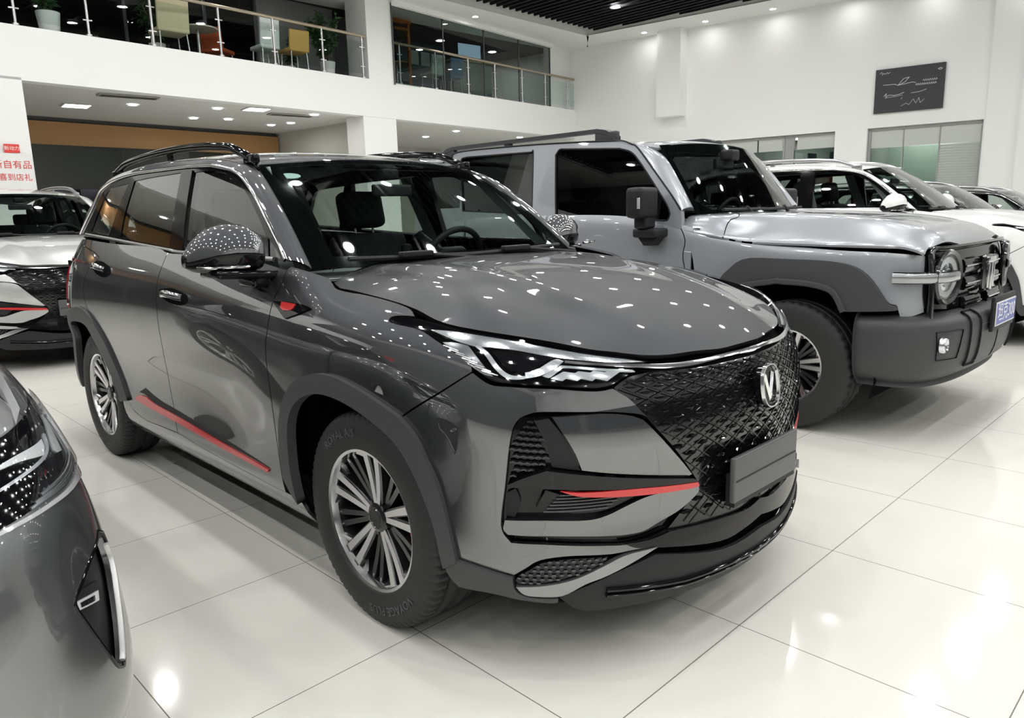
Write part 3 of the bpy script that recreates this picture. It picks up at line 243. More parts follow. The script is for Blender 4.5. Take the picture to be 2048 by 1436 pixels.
 'well_front': [(11.288,0.487),(11.279,0.864),(11.27,1.249),(11.261,1.617),(11.251,1.944),(11.236,2.215),(11.218,2.445),(11.202,2.657),(11.193,2.873),(11.192,3.099),(11.197,3.324),(11.208,3.54),(11.225,3.74),(11.247,3.922),(11.276,4.09),(11.311,4.244),(11.353,4.387),(11.404,4.519),(11.462,4.64),(11.525,4.747),(11.591,4.838),(11.659,4.912),(11.731,4.969),(11.806,5.012),(11.882,5.044),(11.96,5.062),(12.039,5.065),(12.12,5.059),(12.203,5.045),(12.29,5.023),(12.379,4.992),(12.471,4.954),(12.564,4.911),(12.66,4.862),(12.759,4.805),(12.857,4.745),(12.949,4.683),(13.034,4.621),(13.115,4.558),(13.191,4.49),(13.261,4.413),(13.325,4.326),(13.382,4.233),(13.435,4.13),(13.489,4.014),(13.543,3.884),(13.596,3.741),(13.647,3.588),(13.697,3.427),(13.735,3.264),(13.766,3.095),(13.807,2.911),(13.877,2.7),(14.002,2.447),(14.164,2.162),(14.319,1.873),(14.421,1.606),(14.451,1.372),(14.433,1.154),(14.397,0.943),(14.37,0.729)],
 'arch_rear': [(7.126,2.345),(7.029,2.634),(6.932,2.922),(6.837,3.211),(6.75,3.498),(6.679,3.794),(6.618,4.096),(6.555,4.385),(6.476,4.642),(6.383,4.876),(6.281,5.09),(6.163,5.267),(6.023,5.387),(5.865,5.445),(5.69,5.452),(5.49,5.41),(5.256,5.322),(4.933,5.163),(4.542,4.941),(4.194,4.704),(4,4.5),(4.04,4.352),(4.238,4.231),(4.472,4.106),(4.619,3.947),(4.64,3.739),(4.602,3.5),(4.544,3.249),(4.505,3.004),(4.493,2.755),(4.487,2.497),(4.485,2.255),(4.487,2.049),(4.494,1.895),(4.505,1.779),(4.519,1.677),(4.531,1.568),(4.789,1.603),(4.772,1.755),(4.755,1.904),(4.739,2.06),(4.73,2.234),(4.726,2.437),(4.727,2.66),(4.733,2.888),(4.746,3.107),(4.773,3.317),(4.812,3.526),(4.845,3.725),(4.855,3.908),(4.812,4.073),(4.735,4.225),(4.675,4.362),(4.683,4.483),(4.788,4.59),(4.959,4.682),(5.152,4.756),(5.325,4.809),(5.474,4.849),(5.62,4.873),(5.755,4.868),(5.87,4.82),(5.956,4.717),(6.02,4.571),(6.076,4.397),(6.14,4.214),(6.212,4.02),(6.286,3.809),(6.363,3.587),(6.448,3.359),(6.542,3.124),(6.644,2.88),(6.748,2.632),(6.851,2.386),(6.855,2.323),(6.855,2.254),(6.862,2.197),(6.885,2.171),(6.93,2.187),(6.992,2.233),(7.061,2.292)],
 'well_rear': [(7.052,0.466),(7.049,0.852),(7.048,1.254),(7.043,1.625),(7.026,1.919),(6.998,2.094),(6.962,2.183),(6.915,2.257),(6.851,2.386),(6.764,2.596),(6.658,2.848),(6.547,3.112),(6.448,3.359),(6.363,3.587),(6.286,3.809),(6.212,4.02),(6.14,4.214),(6.076,4.397),(6.02,4.571),(5.956,4.717),(5.87,4.82),(5.755,4.868),(5.62,4.873),(5.474,4.849),(5.325,4.809),(5.152,4.756),(4.959,4.682),(4.788,4.59),(4.683,4.483),(4.675,4.362),(4.735,4.225),(4.812,4.073),(4.855,3.908),(4.845,3.725),(4.812,3.526),(4.773,3.317),(4.746,3.107),(4.734,2.901),(4.728,2.695),(4.727,2.477),(4.73,2.234),(4.738,1.95),(4.751,1.634),(4.766,1.32),(4.78,1.039),(4.791,0.806),(4.801,0.6),(4.811,0.407),(4.822,0.207)],
 'sill': [(7.125,2.303),(7.136,2.221),(7.141,2.138),(7.158,2.056),(7.204,1.978),(7.293,1.898),(7.411,1.816),(7.54,1.745),(7.66,1.699),(7.766,1.688),(7.868,1.701),(7.972,1.726),(8.084,1.748),(8.207,1.767),(8.337,1.789),(8.47,1.812),(8.602,1.834),(8.774,1.788),(8.94,1.739),(9.119,1.695),(9.328,1.662),(9.594,1.644),(9.899,1.636),(10.198,1.636),(10.444,1.638),(10.614,1.646),(10.737,1.66),(10.841,1.676),(10.955,1.691),(11.223,1.668),(11.326,0.409),(10.854,0.396),(10.389,0.383),(9.911,0.371),(9.401,0.361),(8.848,0.355),(8.264,0.35),(7.667,0.347),(7.077,0.343),(6.851,2.323)],
 'tail_lamp': [(4,7.5),(4.18,7.522),(4.352,7.545),(4.539,7.566),(4.763,7.583),(5.038,7.595),(5.351,7.603),(5.679,7.61),(5.999,7.617),(5.722,7.57),(5.442,7.522),(5.167,7.476),(4.907,7.436),(4.668,7.405),(4.442,7.38),(4.223,7.357),(4,7.333),(4.036,7.09),(4.072,6.85),(4.109,6.605),(4.146,6.349),(4.184,6.08),(4.224,5.799),(4.264,5.515),(4.303,5.233),(4.191,5.166),(4.09,5.088),(3.966,5.033),(3.782,5.037),(3.515,5.125),(3.188,5.271),(2.838,5.442),(2.5,5.6),(2.34,6.085),(2.156,6.594),(2.02,7.055),(2,7.4),(2.145,7.592),(2.406,7.675),(2.715,7.695),(3,7.7),(3.25,7.685),(3.5,7.631),(3.75,7.562)],
 'handle_f': [(8.607,7.096),(8.685,7.132),(8.762,7.173),(8.839,7.205),(8.919,7.215),(9.001,7.196),(9.085,7.155),(9.169,7.106),(9.254,7.061),(9.268,6.991),(9.286,6.919),(9.297,6.851),(9.292,6.787),(9.269,6.725),(9.232,6.663),(9.183,6.613),(9.124,6.585),(9.046,6.582),(8.95,6.598),(8.855,6.633),(8.777,6.688),(8.722,6.768),(8.681,6.873),(8.646,6.987)],
 'handle_r': [(6.119,7.682),(6.22,7.749),(6.321,7.822),(6.422,7.883),(6.526,7.913),(6.632,7.9),(6.741,7.856),(6.851,7.8),(6.96,7.75),(6.992,7.66),(7.028,7.569),(7.054,7.481),(7.055,7.402),(7.026,7.327),(6.975,7.256),(6.908,7.2),(6.83,7.169),(6.735,7.166),(6.623,7.187),(6.508,7.227),(6.407,7.284),(6.326,7.363),(6.255,7.465),(6.188,7.576)],
}
TR2 = {
 'ov_flare': [(7.994,1.375),(8.01,1.613),(8.026,1.847),(8.043,2.087),(8.067,2.343),(8.099,2.626),(8.137,2.929),(8.177,3.23),(8.217,3.508),(8.255,3.756),(8.293,3.984),(8.332,4.205),(8.371,4.43),(8.45,4.77),(8.522,5.123),(8.609,5.45),(8.734,5.709),(8.916,5.89),(9.139,6.014),(9.372,6.09),(9.585,6.125),(9.775,6.112),(9.959,6.049),(10.126,5.957),(10.271,5.857),(10.385,5.75),(10.473,5.627),(10.55,5.49),(10.627,5.343),(10.703,5.187),(10.774,5.02),(10.845,4.841),(10.922,4.646),(11.012,4.413),(11.108,4.149),(11.204,3.904),(11.29,3.723),(11.364,3.635),(11.43,3.609),(11.493,3.607),(11.557,3.593),(11.57,3.543),(11.6,3.493),(11.596,3.443),(11.504,3.393),(11.29,3.341),(10.99,3.288),(10.654,3.235),(10.336,3.182),(10.293,3.38),(10.251,3.585),(10.209,3.777),(10.167,3.935),(10.129,4.051),(10.094,4.136),(10.053,4.203),(9.996,4.267),(9.917,4.332),(9.824,4.391),(9.721,4.439),(9.614,4.473),(9.501,4.488),(9.382,4.487),(9.259,4.479),(9.138,4.475),(9.013,4.358),(8.884,4.244),(8.762,4.124),(8.655,3.985),(8.567,3.829),(8.493,3.658),(8.428,3.471),(8.371,3.263),(8.321,3.022),(8.279,2.753),(8.245,2.48),(8.217,2.226),(8.196,2.002),(8.182,1.792),(8.172,1.588),(8.16,1.381)],
 'ov_hood': [(1.333,0),(1.318,2.388),(1.307,4.812),(1.288,7.164),(1.25,9.333),(1.184,11.247),(1.099,12.979),(1.006,14.638),(0.917,16.333),(0.833,20.627),(1.69,20.641),(2.562,20.656),(3.403,20.668),(4.166,20.673),(4.831,20.67),(5.426,20.662),(5.976,20.647),(6.505,20.627),(7.015,20.604),(7.492,20.577),(7.949,20.54),(8.393,20.487),(8.821,20.417),(9.23,20.335),(9.632,20.235),(10.037,20.113),(10.427,19.922),(10.804,19.678),(11.207,19.478),(11.677,19.413),(12.241,19.541),(12.873,19.801),(13.531,20.113),(14.176,20.398),(13.979,19.656),(13.766,18.902),(13.585,18.172),(13.483,17.504),(13.49,16.978),(13.575,16.552),(13.696,16.074),(13.81,15.391),(13.913,14.419),(14.026,13.256),(14.142,12.015),(14.257,10.813),(15,7),(15,0)],
 'ov_fender': [(7.922,1.217),(7.929,1.895),(7.939,2.564),(7.943,3.251),(7.931,3.984),(7.897,4.782),(7.847,5.627),(7.791,6.49),(7.738,7.343),(7.795,7.287),(7.85,7.229),(7.907,7.175),(7.97,7.129),(8.022,7.069),(8.067,7.001),(8.139,6.97),(8.269,7.022),(8.483,7.226),(8.758,7.539),(9.055,7.838),(9.333,8),(9.554,7.965),(9.749,7.807),(9.982,7.606),(10.319,7.439),(10.801,7.324),(11.385,7.22),(12.011,7.12),(12.616,7.018),(12.588,6.381),(12.556,5.725),(12.531,5.107),(12.522,4.584),(12.536,4.194),(12.566,3.899),(12.603,3.641),(12.637,3.365),(12.41,3.263),(12.173,3.151),(11.956,3.058),(11.794,3.014),(11.705,3.039),(11.671,3.112),(11.657,3.205),(11.633,3.288),(11.618,3.369),(11.607,3.452),(11.589,3.529),(11.557,3.593),(11.506,3.619),(11.442,3.619),(11.368,3.639),(11.29,3.723),(11.204,3.904),(11.108,4.149),(11.012,4.413),(10.922,4.646),(10.845,4.841),(10.774,5.02),(10.703,5.187),(10.627,5.343),(10.55,5.49),(10.473,5.627),(10.385,5.75),(10.271,5.857),(10.126,5.957),(9.959,6.049),(9.775,6.112),(9.585,6.125),(9.383,6.069),(9.169,5.96),(8.95,5.829),(8.734,5.709),(8.371,4.43),(8.332,4.205),(8.293,3.984),(8.255,3.756),(8.217,3.508),(8.177,3.23),(8.137,2.929),(8.099,2.626),(8.067,2.343),(8.043,2.087),(8.026,1.847),(8.01,1.613),(7.994,1.375)],
 'ov_shut': [(1.5,3.5),(1.454,4.615),(1.378,5.695),(1.363,6.844),(1.5,8.167),(1.898,9.844),(2.481,11.768),(3.061,13.614),(3.453,15.054),(3.575,15.941),(3.537,16.468),(3.438,16.824),(3.378,17.199),(3.367,17.587),(3.358,17.904),(3.36,18.228),(3.382,18.636),(3.434,19.162),(3.507,19.76),(3.589,20.387),(3.667,21)],
 'ov_shut2': [(7.667,8),(7.664,8.045),(7.659,8.12),(7.658,8.135),(7.667,8),(7.691,7.643),(7.726,7.128),(7.76,6.569),(7.783,6.084),(7.785,5.712),(7.775,5.389),(7.766,5.07),(7.77,4.71),(7.797,4.29),(7.838,3.835),(7.88,3.371),(7.907,2.92),(7.916,2.488),(7.913,2.063),(7.906,1.64),(7.9,1.217)],
 'ov_gutter': [(3.142,6.055),(3.137,6.163),(3.114,6.276),(3.126,6.38),(3.225,6.463),(3.367,6.523),(3.544,6.566),(3.861,6.592),(4.422,6.601),(5.337,6.589),(6.523,6.558),(7.796,6.513),(8.973,6.459),(10.086,6.388),(11.206,6.3),(12.207,6.213),(12.963,6.145),(13.384,6.107),(13.556,6.088),(13.618,6.071),(13.706,6.038),(13.839,5.985),(13.95,5.92),(14.048,5.849),(14.145,5.776),(14.229,5.732),(14.297,5.705),(14.38,5.635),(14.509,5.462),(14.701,5.144),(14.937,4.723),(15.19,4.261),(15.431,3.822),(15.665,3.402),(15.902,2.974),(16.125,2.567),(16.315,2.213),(16.46,1.93),(16.572,1.7),(16.67,1.491),(16.775,1.271)],
 'ov_glass_f': [(10.126,5.536),(10.174,5.638),(10.221,5.747),(10.271,5.843),(10.33,5.91),(10.401,5.935),(10.481,5.93),(10.565,5.914),(10.647,5.904),(13.594,5.55),(13.745,5.481),(13.898,5.418),(14.048,5.343),(14.186,5.239),(14.304,5.113),(14.407,4.971),(14.515,4.791),(14.649,4.556),(14.82,4.241),(15.017,3.862),(15.221,3.461),(15.415,3.078),(15.604,2.705),(15.795,2.327),(15.969,1.975),(16.105,1.68),(16.19,1.466),(16.236,1.31),(16.267,1.177),(16.305,1.032),(16.287,0.929),(16.27,0.819),(16.25,0.721),(16.218,0.65),(16.172,0.618),(16.115,0.614),(16.053,0.621),(15.994,0.622),(10.556,1.13),(10.529,1.071),(10.504,0.948),(10.474,0.954),(10.43,1.28),(10.366,2.055),(10.289,3.151),(10.206,4.376)],
 'ov_glass_r': [(3.787,5.69),(3.801,5.776),(3.811,5.866),(3.83,5.948),(3.874,6.011),(3.953,6.047),(4.057,6.064),(4.171,6.074),(4.279,6.087),(8.644,5.942),(8.678,5.98),(8.71,6.084),(8.746,6.056),(8.787,5.7),(8.838,4.883),(8.895,3.737),(8.955,2.46),(9.013,1.249),(4.232,1.639)],
 'ov_grille': [(12.626,6.521),(12.629,6.627),(12.627,6.73),(12.635,6.84),(12.669,6.966),(12.739,7.115),(12.836,7.279),(12.942,7.451),(13.044,7.619),(13.53,7.571),(14.029,7.518),(14.503,7.475),(14.916,7.455),(15.242,7.47),(15.507,7.508),(15.747,7.557),(16,7.6),(16,3.35),(15.744,3.346),(15.498,3.338),(15.233,3.337),(14.921,3.35),(14.513,3.39),(14.038,3.45),(13.585,3.506),(13.241,3.538),(13.047,3.529),(12.951,3.494),(12.9,3.457),(12.841,3.445),(12.769,3.465),(12.71,3.505),(12.655,3.552),(12.598,3.596),(12.568,3.82),(12.533,4.029),(12.506,4.268),(12.497,4.581),(12.513,4.999),(12.547,5.492),(12.588,6.014)],
}
TR3 = {
 'ss_lamp': [(8.049,7.51),(8.036,7.428),(8.022,7.348),(8.009,7.264),(8,7.167),(7.993,7.049),(7.987,6.916),(7.987,6.784),(8,6.667),(8.03,6.572),(8.073,6.49),(8.121,6.413),(8.167,6.333),(8.204,6.246),(8.24,6.156),(8.28,6.072),(8.333,6),(8.401,5.938),(8.478,5.883),(8.566,5.845),(8.667,5.833),(8.784,5.861),(8.915,5.918),(9.053,5.985),(9.189,6.041),(9.324,6.081),(9.46,6.116),(9.595,6.148),(9.729,6.177),(9.855,6.203),(9.978,6.225),(10.104,6.245),(10.24,6.264),(10.394,6.284),(10.561,6.303),(10.726,6.32),(10.875,6.332),(11.002,6.336),(11.116,6.336),(11.221,6.333),(11.321,6.332),(11.414,6.334),(11.499,6.336),(11.579,6.338),(11.656,6.341),(11.729,6.344),(11.797,6.346),(11.863,6.349),(11.93,6.352),(10.895,8.277),(10.808,8.266),(10.721,8.256),(10.634,8.245),(10.547,8.235),(10.467,8.228),(10.39,8.223),(10.305,8.215),(10.196,8.2),(10.055,8.177),(9.89,8.149),(9.717,8.116),(9.549,8.075),(9.383,8.024),(9.214,7.964),(9.054,7.904),(8.915,7.85),(8.809,7.808),(8.726,7.772),(8.648,7.738),(8.554,7.699),(8.438,7.654),(8.311,7.607),(8.179,7.558)],
 'ss_lamp_strip': [(8.5,6),(8.591,5.962),(8.687,5.927),(8.773,5.887),(8.833,5.833),(8.839,5.745),(8.806,5.631),(8.787,5.536),(8.833,5.5),(8.969,5.553),(9.164,5.665),(9.385,5.795),(9.599,5.897),(9.804,5.963),(10.016,6.015),(10.228,6.058),(10.433,6.094),(10.637,6.123),(10.839,6.143),(11.031,6.158),(11.202,6.174),(11.351,6.19),(11.481,6.205),(11.596,6.219),(11.697,6.23),(11.778,6.239),(11.842,6.246),(11.898,6.253),(11.958,6.259),(11.935,6.333),(11.874,6.329),(11.816,6.325),(11.751,6.32),(11.667,6.313),(11.562,6.304),(11.443,6.292),(11.307,6.279),(11.154,6.264),(10.975,6.249),(10.774,6.233),(10.568,6.215),(10.373,6.192),(10.191,6.164),(10.014,6.133),(9.846,6.098),(9.688,6.061),(9.55,6.025),(9.426,5.989),(9.303,5.946),(9.166,5.886),(8.994,5.784),(8.8,5.651),(8.623,5.539),(8.5,5.5),(8.453,5.563),(8.458,5.695),(8.484,5.854)],
 'ss_duct': [(9.847,4.736),(9.577,4.459),(9.566,4.309),(9.548,4.157),(9.543,4.009),(9.567,3.869),(9.636,3.745),(9.735,3.632),(9.845,3.519),(9.942,3.393),(10.023,3.247),(10.1,3.09),(10.172,2.931),(10.237,2.783),(10.297,2.638),(10.352,2.494),(10.4,2.368),(10.442,2.281),(10.476,2.248),(10.502,2.254),(10.526,2.276),(10.55,2.291),(10.585,2.328),(10.617,2.354),(10.653,2.401),(10.701,2.498),(10.766,2.671),(10.843,2.897),(10.921,3.136),(10.987,3.348),(11.035,3.521),(11.074,3.676),(11.109,3.824),(11.145,3.976),(11.149,4.022),(11.154,4.068),(11.155,4.113),(11.145,4.156),(11.128,4.191),(11.104,4.221),(11.065,4.255),(11.004,4.301),(10.914,4.367),(10.802,4.446),(10.674,4.525),(10.533,4.591),(10.377,4.637),(10.204,4.672),(10.024,4.703)],
 'ss_duct_strip': [(9.859,4.613),(9.744,4.509),(9.759,4.361),(9.77,4.214),(9.787,4.066),(9.821,3.917),(9.874,3.774),(9.942,3.635),(10.019,3.485),(10.1,3.311),(10.187,3.102),(10.281,2.868),(10.377,2.623),(10.472,2.384),(10.535,2.444),(10.446,2.687),(10.354,2.934),(10.267,3.172),(10.189,3.388),(10.121,3.574),(10.061,3.738),(10.009,3.892),(9.964,4.043),(9.929,4.191),(9.904,4.333),(9.882,4.473)],
 'ss_fog': [(11.047,4.068),(10.986,4.049),(10.928,4.031),(10.865,4.011),(10.792,3.984),(10.703,3.95),(10.603,3.91),(10.498,3.867),(10.396,3.825),(10.465,3.665),(10.552,3.701),(10.64,3.737),(10.725,3.772),(10.804,3.803),(10.875,3.831),(10.939,3.855),(11,3.879),(11.063,3.903)],
 'ss_lens1': [(11.182,7.598),(11.086,7.603),(10.994,7.609),(10.896,7.613),(10.787,7.61),(10.666,7.602),(10.537,7.589),(10.397,7.569),(10.244,7.538),(10.074,7.494),(9.89,7.438),(9.7,7.378),(9.512,7.32),(9.549,7.283),(9.584,7.245),(9.622,7.209),(9.667,7.177),(9.723,7.152),(9.786,7.131),(9.852,7.112),(9.917,7.092),(10.07,7.171),(10.223,7.251),(10.378,7.327),(10.537,7.392),(10.703,7.441),(10.874,7.477),(11.048,7.51),(11.22,7.544)],
 'ss_lens2': [(8.55,7.144),(8.591,7.098),(8.631,7.053),(8.674,7.008),(8.728,6.961),(8.8,6.912),(8.884,6.862),(8.97,6.811),(9.044,6.763),(9.104,6.719),(9.155,6.676),(9.202,6.634),(9.251,6.591),(9.329,6.649),(9.415,6.708),(9.485,6.766),(9.515,6.822),(9.499,6.877),(9.451,6.932),(9.372,6.983),(9.265,7.028),(9.119,7.063),(8.937,7.092),(8.74,7.117)],
 'ss_rail': [(9.244,7.212),(9.302,7.178),(9.359,7.143),(9.419,7.11),(9.487,7.082),(9.557,7.058),(9.63,7.037),(9.718,7.022),(9.834,7.013),(9.988,7.016),(10.172,7.027),(10.369,7.04),(10.562,7.05),(10.762,7.054),(10.971,7.056),(11.165,7.057),(11.321,7.059),(11.422,7.061),(11.485,7.064),(11.532,7.066),(11.587,7.069),(11.558,7.129),(11.499,7.129),(11.446,7.128),(11.38,7.128),(11.279,7.129),(11.13,7.13),(10.946,7.133),(10.749,7.135),(10.559,7.134),(10.371,7.128),(10.178,7.117),(9.998,7.108),(9.851,7.107),(9.749,7.114),(9.68,7.127),(9.625,7.146),(9.567,7.169),(9.5,7.206),(9.434,7.253),(9.374,7.295),(9.326,7.316),(9.294,7.307),(9.275,7.279),(9.261,7.244)],
}
# ---------------------------------------------------------------- materials
MATS = {}
def mat(name, col, rough=.5, metal=0, coat=0, coat_r=.03, spec=.5, emit=0, ecol=None, flake=0, bump=None, cior=None):
    if name in MATS: return MATS[name]
    m = bpy.data.materials.new(name); m.use_nodes = True; nt = m.node_tree; b = nt.nodes['Principled BSDF']
    b.inputs['Base Color'].default_value = (*col, 1); b.inputs['Roughness'].default_value = rough; b.inputs['Metallic'].default_value = metal
    b.inputs['Coat Weight'].default_value = coat; b.inputs['Coat Roughness'].default_value = coat_r; b.inputs['Specular IOR Level'].default_value = spec
    if cior: b.inputs['Coat IOR'].default_value = cior
    if emit: b.inputs['Emission Color'].default_value = (*(ecol or col), 1); b.inputs['Emission Strength'].default_value = emit
    if flake:
        tc = nt.nodes.new('ShaderNodeTexCoord'); n = nt.nodes.new('ShaderNodeTexNoise'); n.inputs['Scale'].default_value = 900; n.inputs['Detail'].default_value = 2
        mx = nt.nodes.new('ShaderNodeMix'); mx.data_type = 'RGBA'; mx.inputs['A'].default_value = (*[c * (1 - flake) for c in col], 1); mx.inputs['B'].default_value = (*[min(1, c * (1 + flake)) for c in col], 1)
        nt.links.new(tc.outputs['Object'], n.inputs['Vector']); nt.links.new(n.outputs['Fac'], mx.inputs['Factor']); nt.links.new(mx.outputs['Result'], b.inputs['Base Color'])
    if bump:
        tc = nt.nodes.new('ShaderNodeTexCoord'); n = nt.nodes.new('ShaderNodeTexNoise'); n.inputs['Scale'].default_value = bump[0]; n.inputs['Detail'].default_value = 3
        bp = nt.nodes.new('ShaderNodeBump'); bp.inputs['Strength'].default_value = bump[1]; bp.inputs['Distance'].default_value = .002
        nt.links.new(tc.outputs['Object'], n.inputs['Vector']); nt.links.new(n.outputs['Fac'], bp.inputs['Height']); nt.links.new(bp.outputs['Normal'], b.inputs['Normal'])
    MATS[name] = m; return m
def glass(name, tint, refl=1.0, rough=0.0):
    if name in MATS: return MATS[name]
    m = bpy.data.materials.new(name); m.use_nodes = True; nt = m.node_tree; nt.nodes.clear()
    o = nt.nodes.new('ShaderNodeOutputMaterial'); t = nt.nodes.new('ShaderNodeBsdfTransparent'); g = nt.nodes.new('ShaderNodeBsdfGlossy')
    t.inputs[0].default_value = (*tint, 1); g.inputs['Roughness'].default_value = rough
    f = nt.nodes.new('ShaderNodeFresnel'); ge = nt.nodes.new('ShaderNodeNewGeometry'); mr = nt.nodes.new('ShaderNodeMapRange')
    mr.inputs['To Min'].default_value = 1.5; mr.inputs['To Max'].default_value = 1 / 1.5; nt.links.new(ge.outputs['Backfacing'], mr.inputs['Value']); nt.links.new(mr.outputs[0], f.inputs[0])
    ml = nt.nodes.new('ShaderNodeMath'); ml.operation = 'MULTIPLY'; ml.inputs[1].default_value = refl; ml.use_clamp = True
    mx = nt.nodes.new('ShaderNodeMixShader')
    nt.links.new(f.outputs[0], ml.inputs[0]); nt.links.new(ml.outputs[0], mx.inputs[0]); nt.links.new(t.outputs[0], mx.inputs[1]); nt.links.new(g.outputs[0], mx.inputs[2]); nt.links.new(mx.outputs[0], o.inputs[0])
    MATS[name] = m; return m

PAINT_G = mat('paint_graphite', (.072, .076, .083), .40, .9, 1, .008, flake=.12, cior=2.45)
BLACKG = mat('gloss_black', (.005, .005, .006), .06, 0, 0, spec=.42)
BLACKP = mat('black_plastic', (.017, .018, .020), .5, spec=.3, bump=(600, .2))
CLADG = mat('grey_cladding', (.058, .06, .063), .45, spec=.35, bump=(700, .15))
DARK = mat('dark_void', (.004, .004, .0045), .9, spec=.05)
CHROME = mat('chrome', (.78, .79, .80), .12, 1)
SATIN = mat('satin_metal', (.55, .56, .57), .28, 1)
RED = mat('red_trim', (.62, .02, .022), .35, .1, 1, .05)
RUBBER = mat('tyre_rubber', (.020, .0205, .021), .62, bump=(300, .25))
RIMD = mat('rim_dark', (.035, .036, .038), .30, .7, .6)
RIMB = mat('rim_machined', (.70, .70, .71), .20, 1)
STEEL = mat('brushed_steel', (.50, .50, .50), .3, 1)
REFLW = mat('lamp_reflector', (.80, .82, .84), .18, .9)
LENSW = mat('lamp_light_guide', (.62, .64, .66), .15, .3, 1)
WGLASS = glass('windscreen_glass', (.74, .84, .80), 1.7)
SGLASS = glass('side_glass', (.74, .80, .77), 1.8)
PGLASS = glass('privacy_glass', (.05, .055, .055), 1.8)
TGLASS = glass('tinted_glass', (.66, .72, .69), 2.2)
LCOVER = glass('lamp_cover', (.93, .95, .96), 1.2)
SEAT = mat('seat_fabric', (.022, .024, .027), .75, bump=(400, .3))
DASH = mat('dash_plastic', (.15, .175, .175), .5)
LINING = mat('pillar_lining_grey', (.30, .32, .31), .7)

# ---------------------------------------------------------------- object helpers
def fin(o, parent=None, label=None):
    COL.objects.link(o)
    if parent is not None: o.parent = parent
    if label: o['label'] = label
    return o
def empty(name, loc=(0, 0, 0), rz=0, label=None, cat=None, group=None, scale=1):
    o = bpy.data.objects.new(name, None); o.empty_display_size = .2; COL.objects.link(o); o.location = loc; o.rotation_euler = (0, 0, rz); o.scale = (scale,) * 3
    if label: o['label'] = label
    if cat: o['category'] = cat
    if group: o['group'] = group
    return o
def mesh(name, V, Fc, m, parent=None, smooth=None, label=None, loc=None):
    me = bpy.data.meshes.new(name); me.from_pydata([tuple(map(float, v)) for v in V], [], [tuple(int(i) for i in f) for f in Fc]); me.update()
    if m is not None: me.materials.append(m)
    if smooth is not None:
        me.shade_smooth()
        try: me.set_sharp_from_angle(angle=math.radians(smooth))
        except Exception: pass
    o = bpy.data.objects.new(name, me)
    if loc: o.location = loc
    return fin(o, parent, label)
class MB:
    """collects boxes, prisms, tubes into one mesh"""
    def __init__(s): s.V = []; s.F = []
    def add(s, V, F, M=None):
        n = len(s.V)
        s.V += [tuple(M @ Vector(v)) if M is not None else tuple(v) for v in V]; s.F += [tuple(i + n for i in f) for f in F]; return s
    def box(s, c, d, M=None, ch=0):
        x, y, z = [a / 2 for a in d]
        if ch <= 0:
            V = [(c[0] + i * x, c[1] + j * y, c[2] + k * z) for i in (-1, 1) for j in (-1, 1) for k in (-1, 1)]
            F = [(0, 1, 3, 2), (4, 6, 7, 5), (0, 4, 5, 1), (2, 3, 7, 6), (0, 2, 6, 4), (1, 5, 7, 3)]
            return s.add(V, F, M)
        import bmesh
        bm = bmesh.new(); bmesh.ops.create_cube(bm, size=1)
        for v in bm.verts: v.co = Vector((v.co.x * 2 * x, v.co.y * 2 * y, v.co.z * 2 * z))
        bmesh.ops.bevel(bm, geom=bm.edges[:], offset=ch, segments=3, profile=.6, affect='EDGES')
        V = [(v.co.x + c[0], v.co.y + c[1], v.co.z + c[2]) for v in bm.verts]; F = [tuple(v.index for v in f.verts) for f in bm.faces]; bm.free()
        return s.add(V, F, M)
    def prism(s, poly, a, b, M=None):
        """poly: list of 2d points (p,q); extruded a..b along third axis: vertices (p, q, a/b)"""
        n = len(poly); V = [(p, q, a) for p, q in poly] + [(p, q, b) for p, q in poly]
        F = [tuple(range(n))[::-1], tuple(range(n, 2 * n))] + [(i, (i + 1) % n, n + (i + 1) % n, n + i) for i in range(n)]
        return s.add(V, F, M)
    def tube(s, pts, r, n=8, cap=True, M=None, closed=False):
        P = [Vector(p) for p in pts]; rs = r if hasattr(r, '__len__') else [r] * len(P); V = []; F = []
        up = Vector((0, 0, 1)); prev = None
        for i, p in enumerate(P):
            a = P[i - 1] if (i or closed) else p; b = P[(i + 1) % len(P)] if (i < len(P) - 1 or closed) else p
            t = (b - a).normalized()
            if prev is None: x = t.cross(up) if abs(t.dot(up)) < .95 else t.cross(Vector((1, 0, 0)))
            else: x = prev - t * prev.dot(t)
            x.normalize(); prev = x; y = t.cross(x)
            for k in range(n):
                an = 2 * math.pi * k / n; V.append(p + (x * math.cos(an) + y * math.sin(an)) * rs[i])
        m = len(P)
        for i in range(m if closed else m - 1):
            for k in range(n):
                j = (i + 1) % m
                F.append((i * n + k, i * n + (k + 1) % n, j * n + (k + 1) % n, j * n + k))
        if cap and not closed: F += [tuple(range(n))[::-1], tuple((m - 1) * n + k for k in range(n))]
        return s.add(V, F, M)
    def build(s, name, m, parent=None, smooth=40, label=None, loc=None): return mesh(name, s.V, s.F, m, parent, smooth, label, loc)
def lathe(prof, n=64, axis='y'):
    """profile [(r, h)], closed if first==last; around y axis"""
    V = []; F = []; m = len(prof)
    for k in range(n):
        a = 2 * math.pi * k / n; c, s_ = math.cos(a), math.sin(a)
        for r, h in prof: V.append((r * c, h, r * s_) if axis == 'y' else (r * c, r * s_, h))
    for k in range(n):
        for i in range(m - 1): F.append((k * m + i, k * m + i + 1, ((k + 1) % n) * m + i + 1, ((k + 1) % n) * m + i))
    return V, F

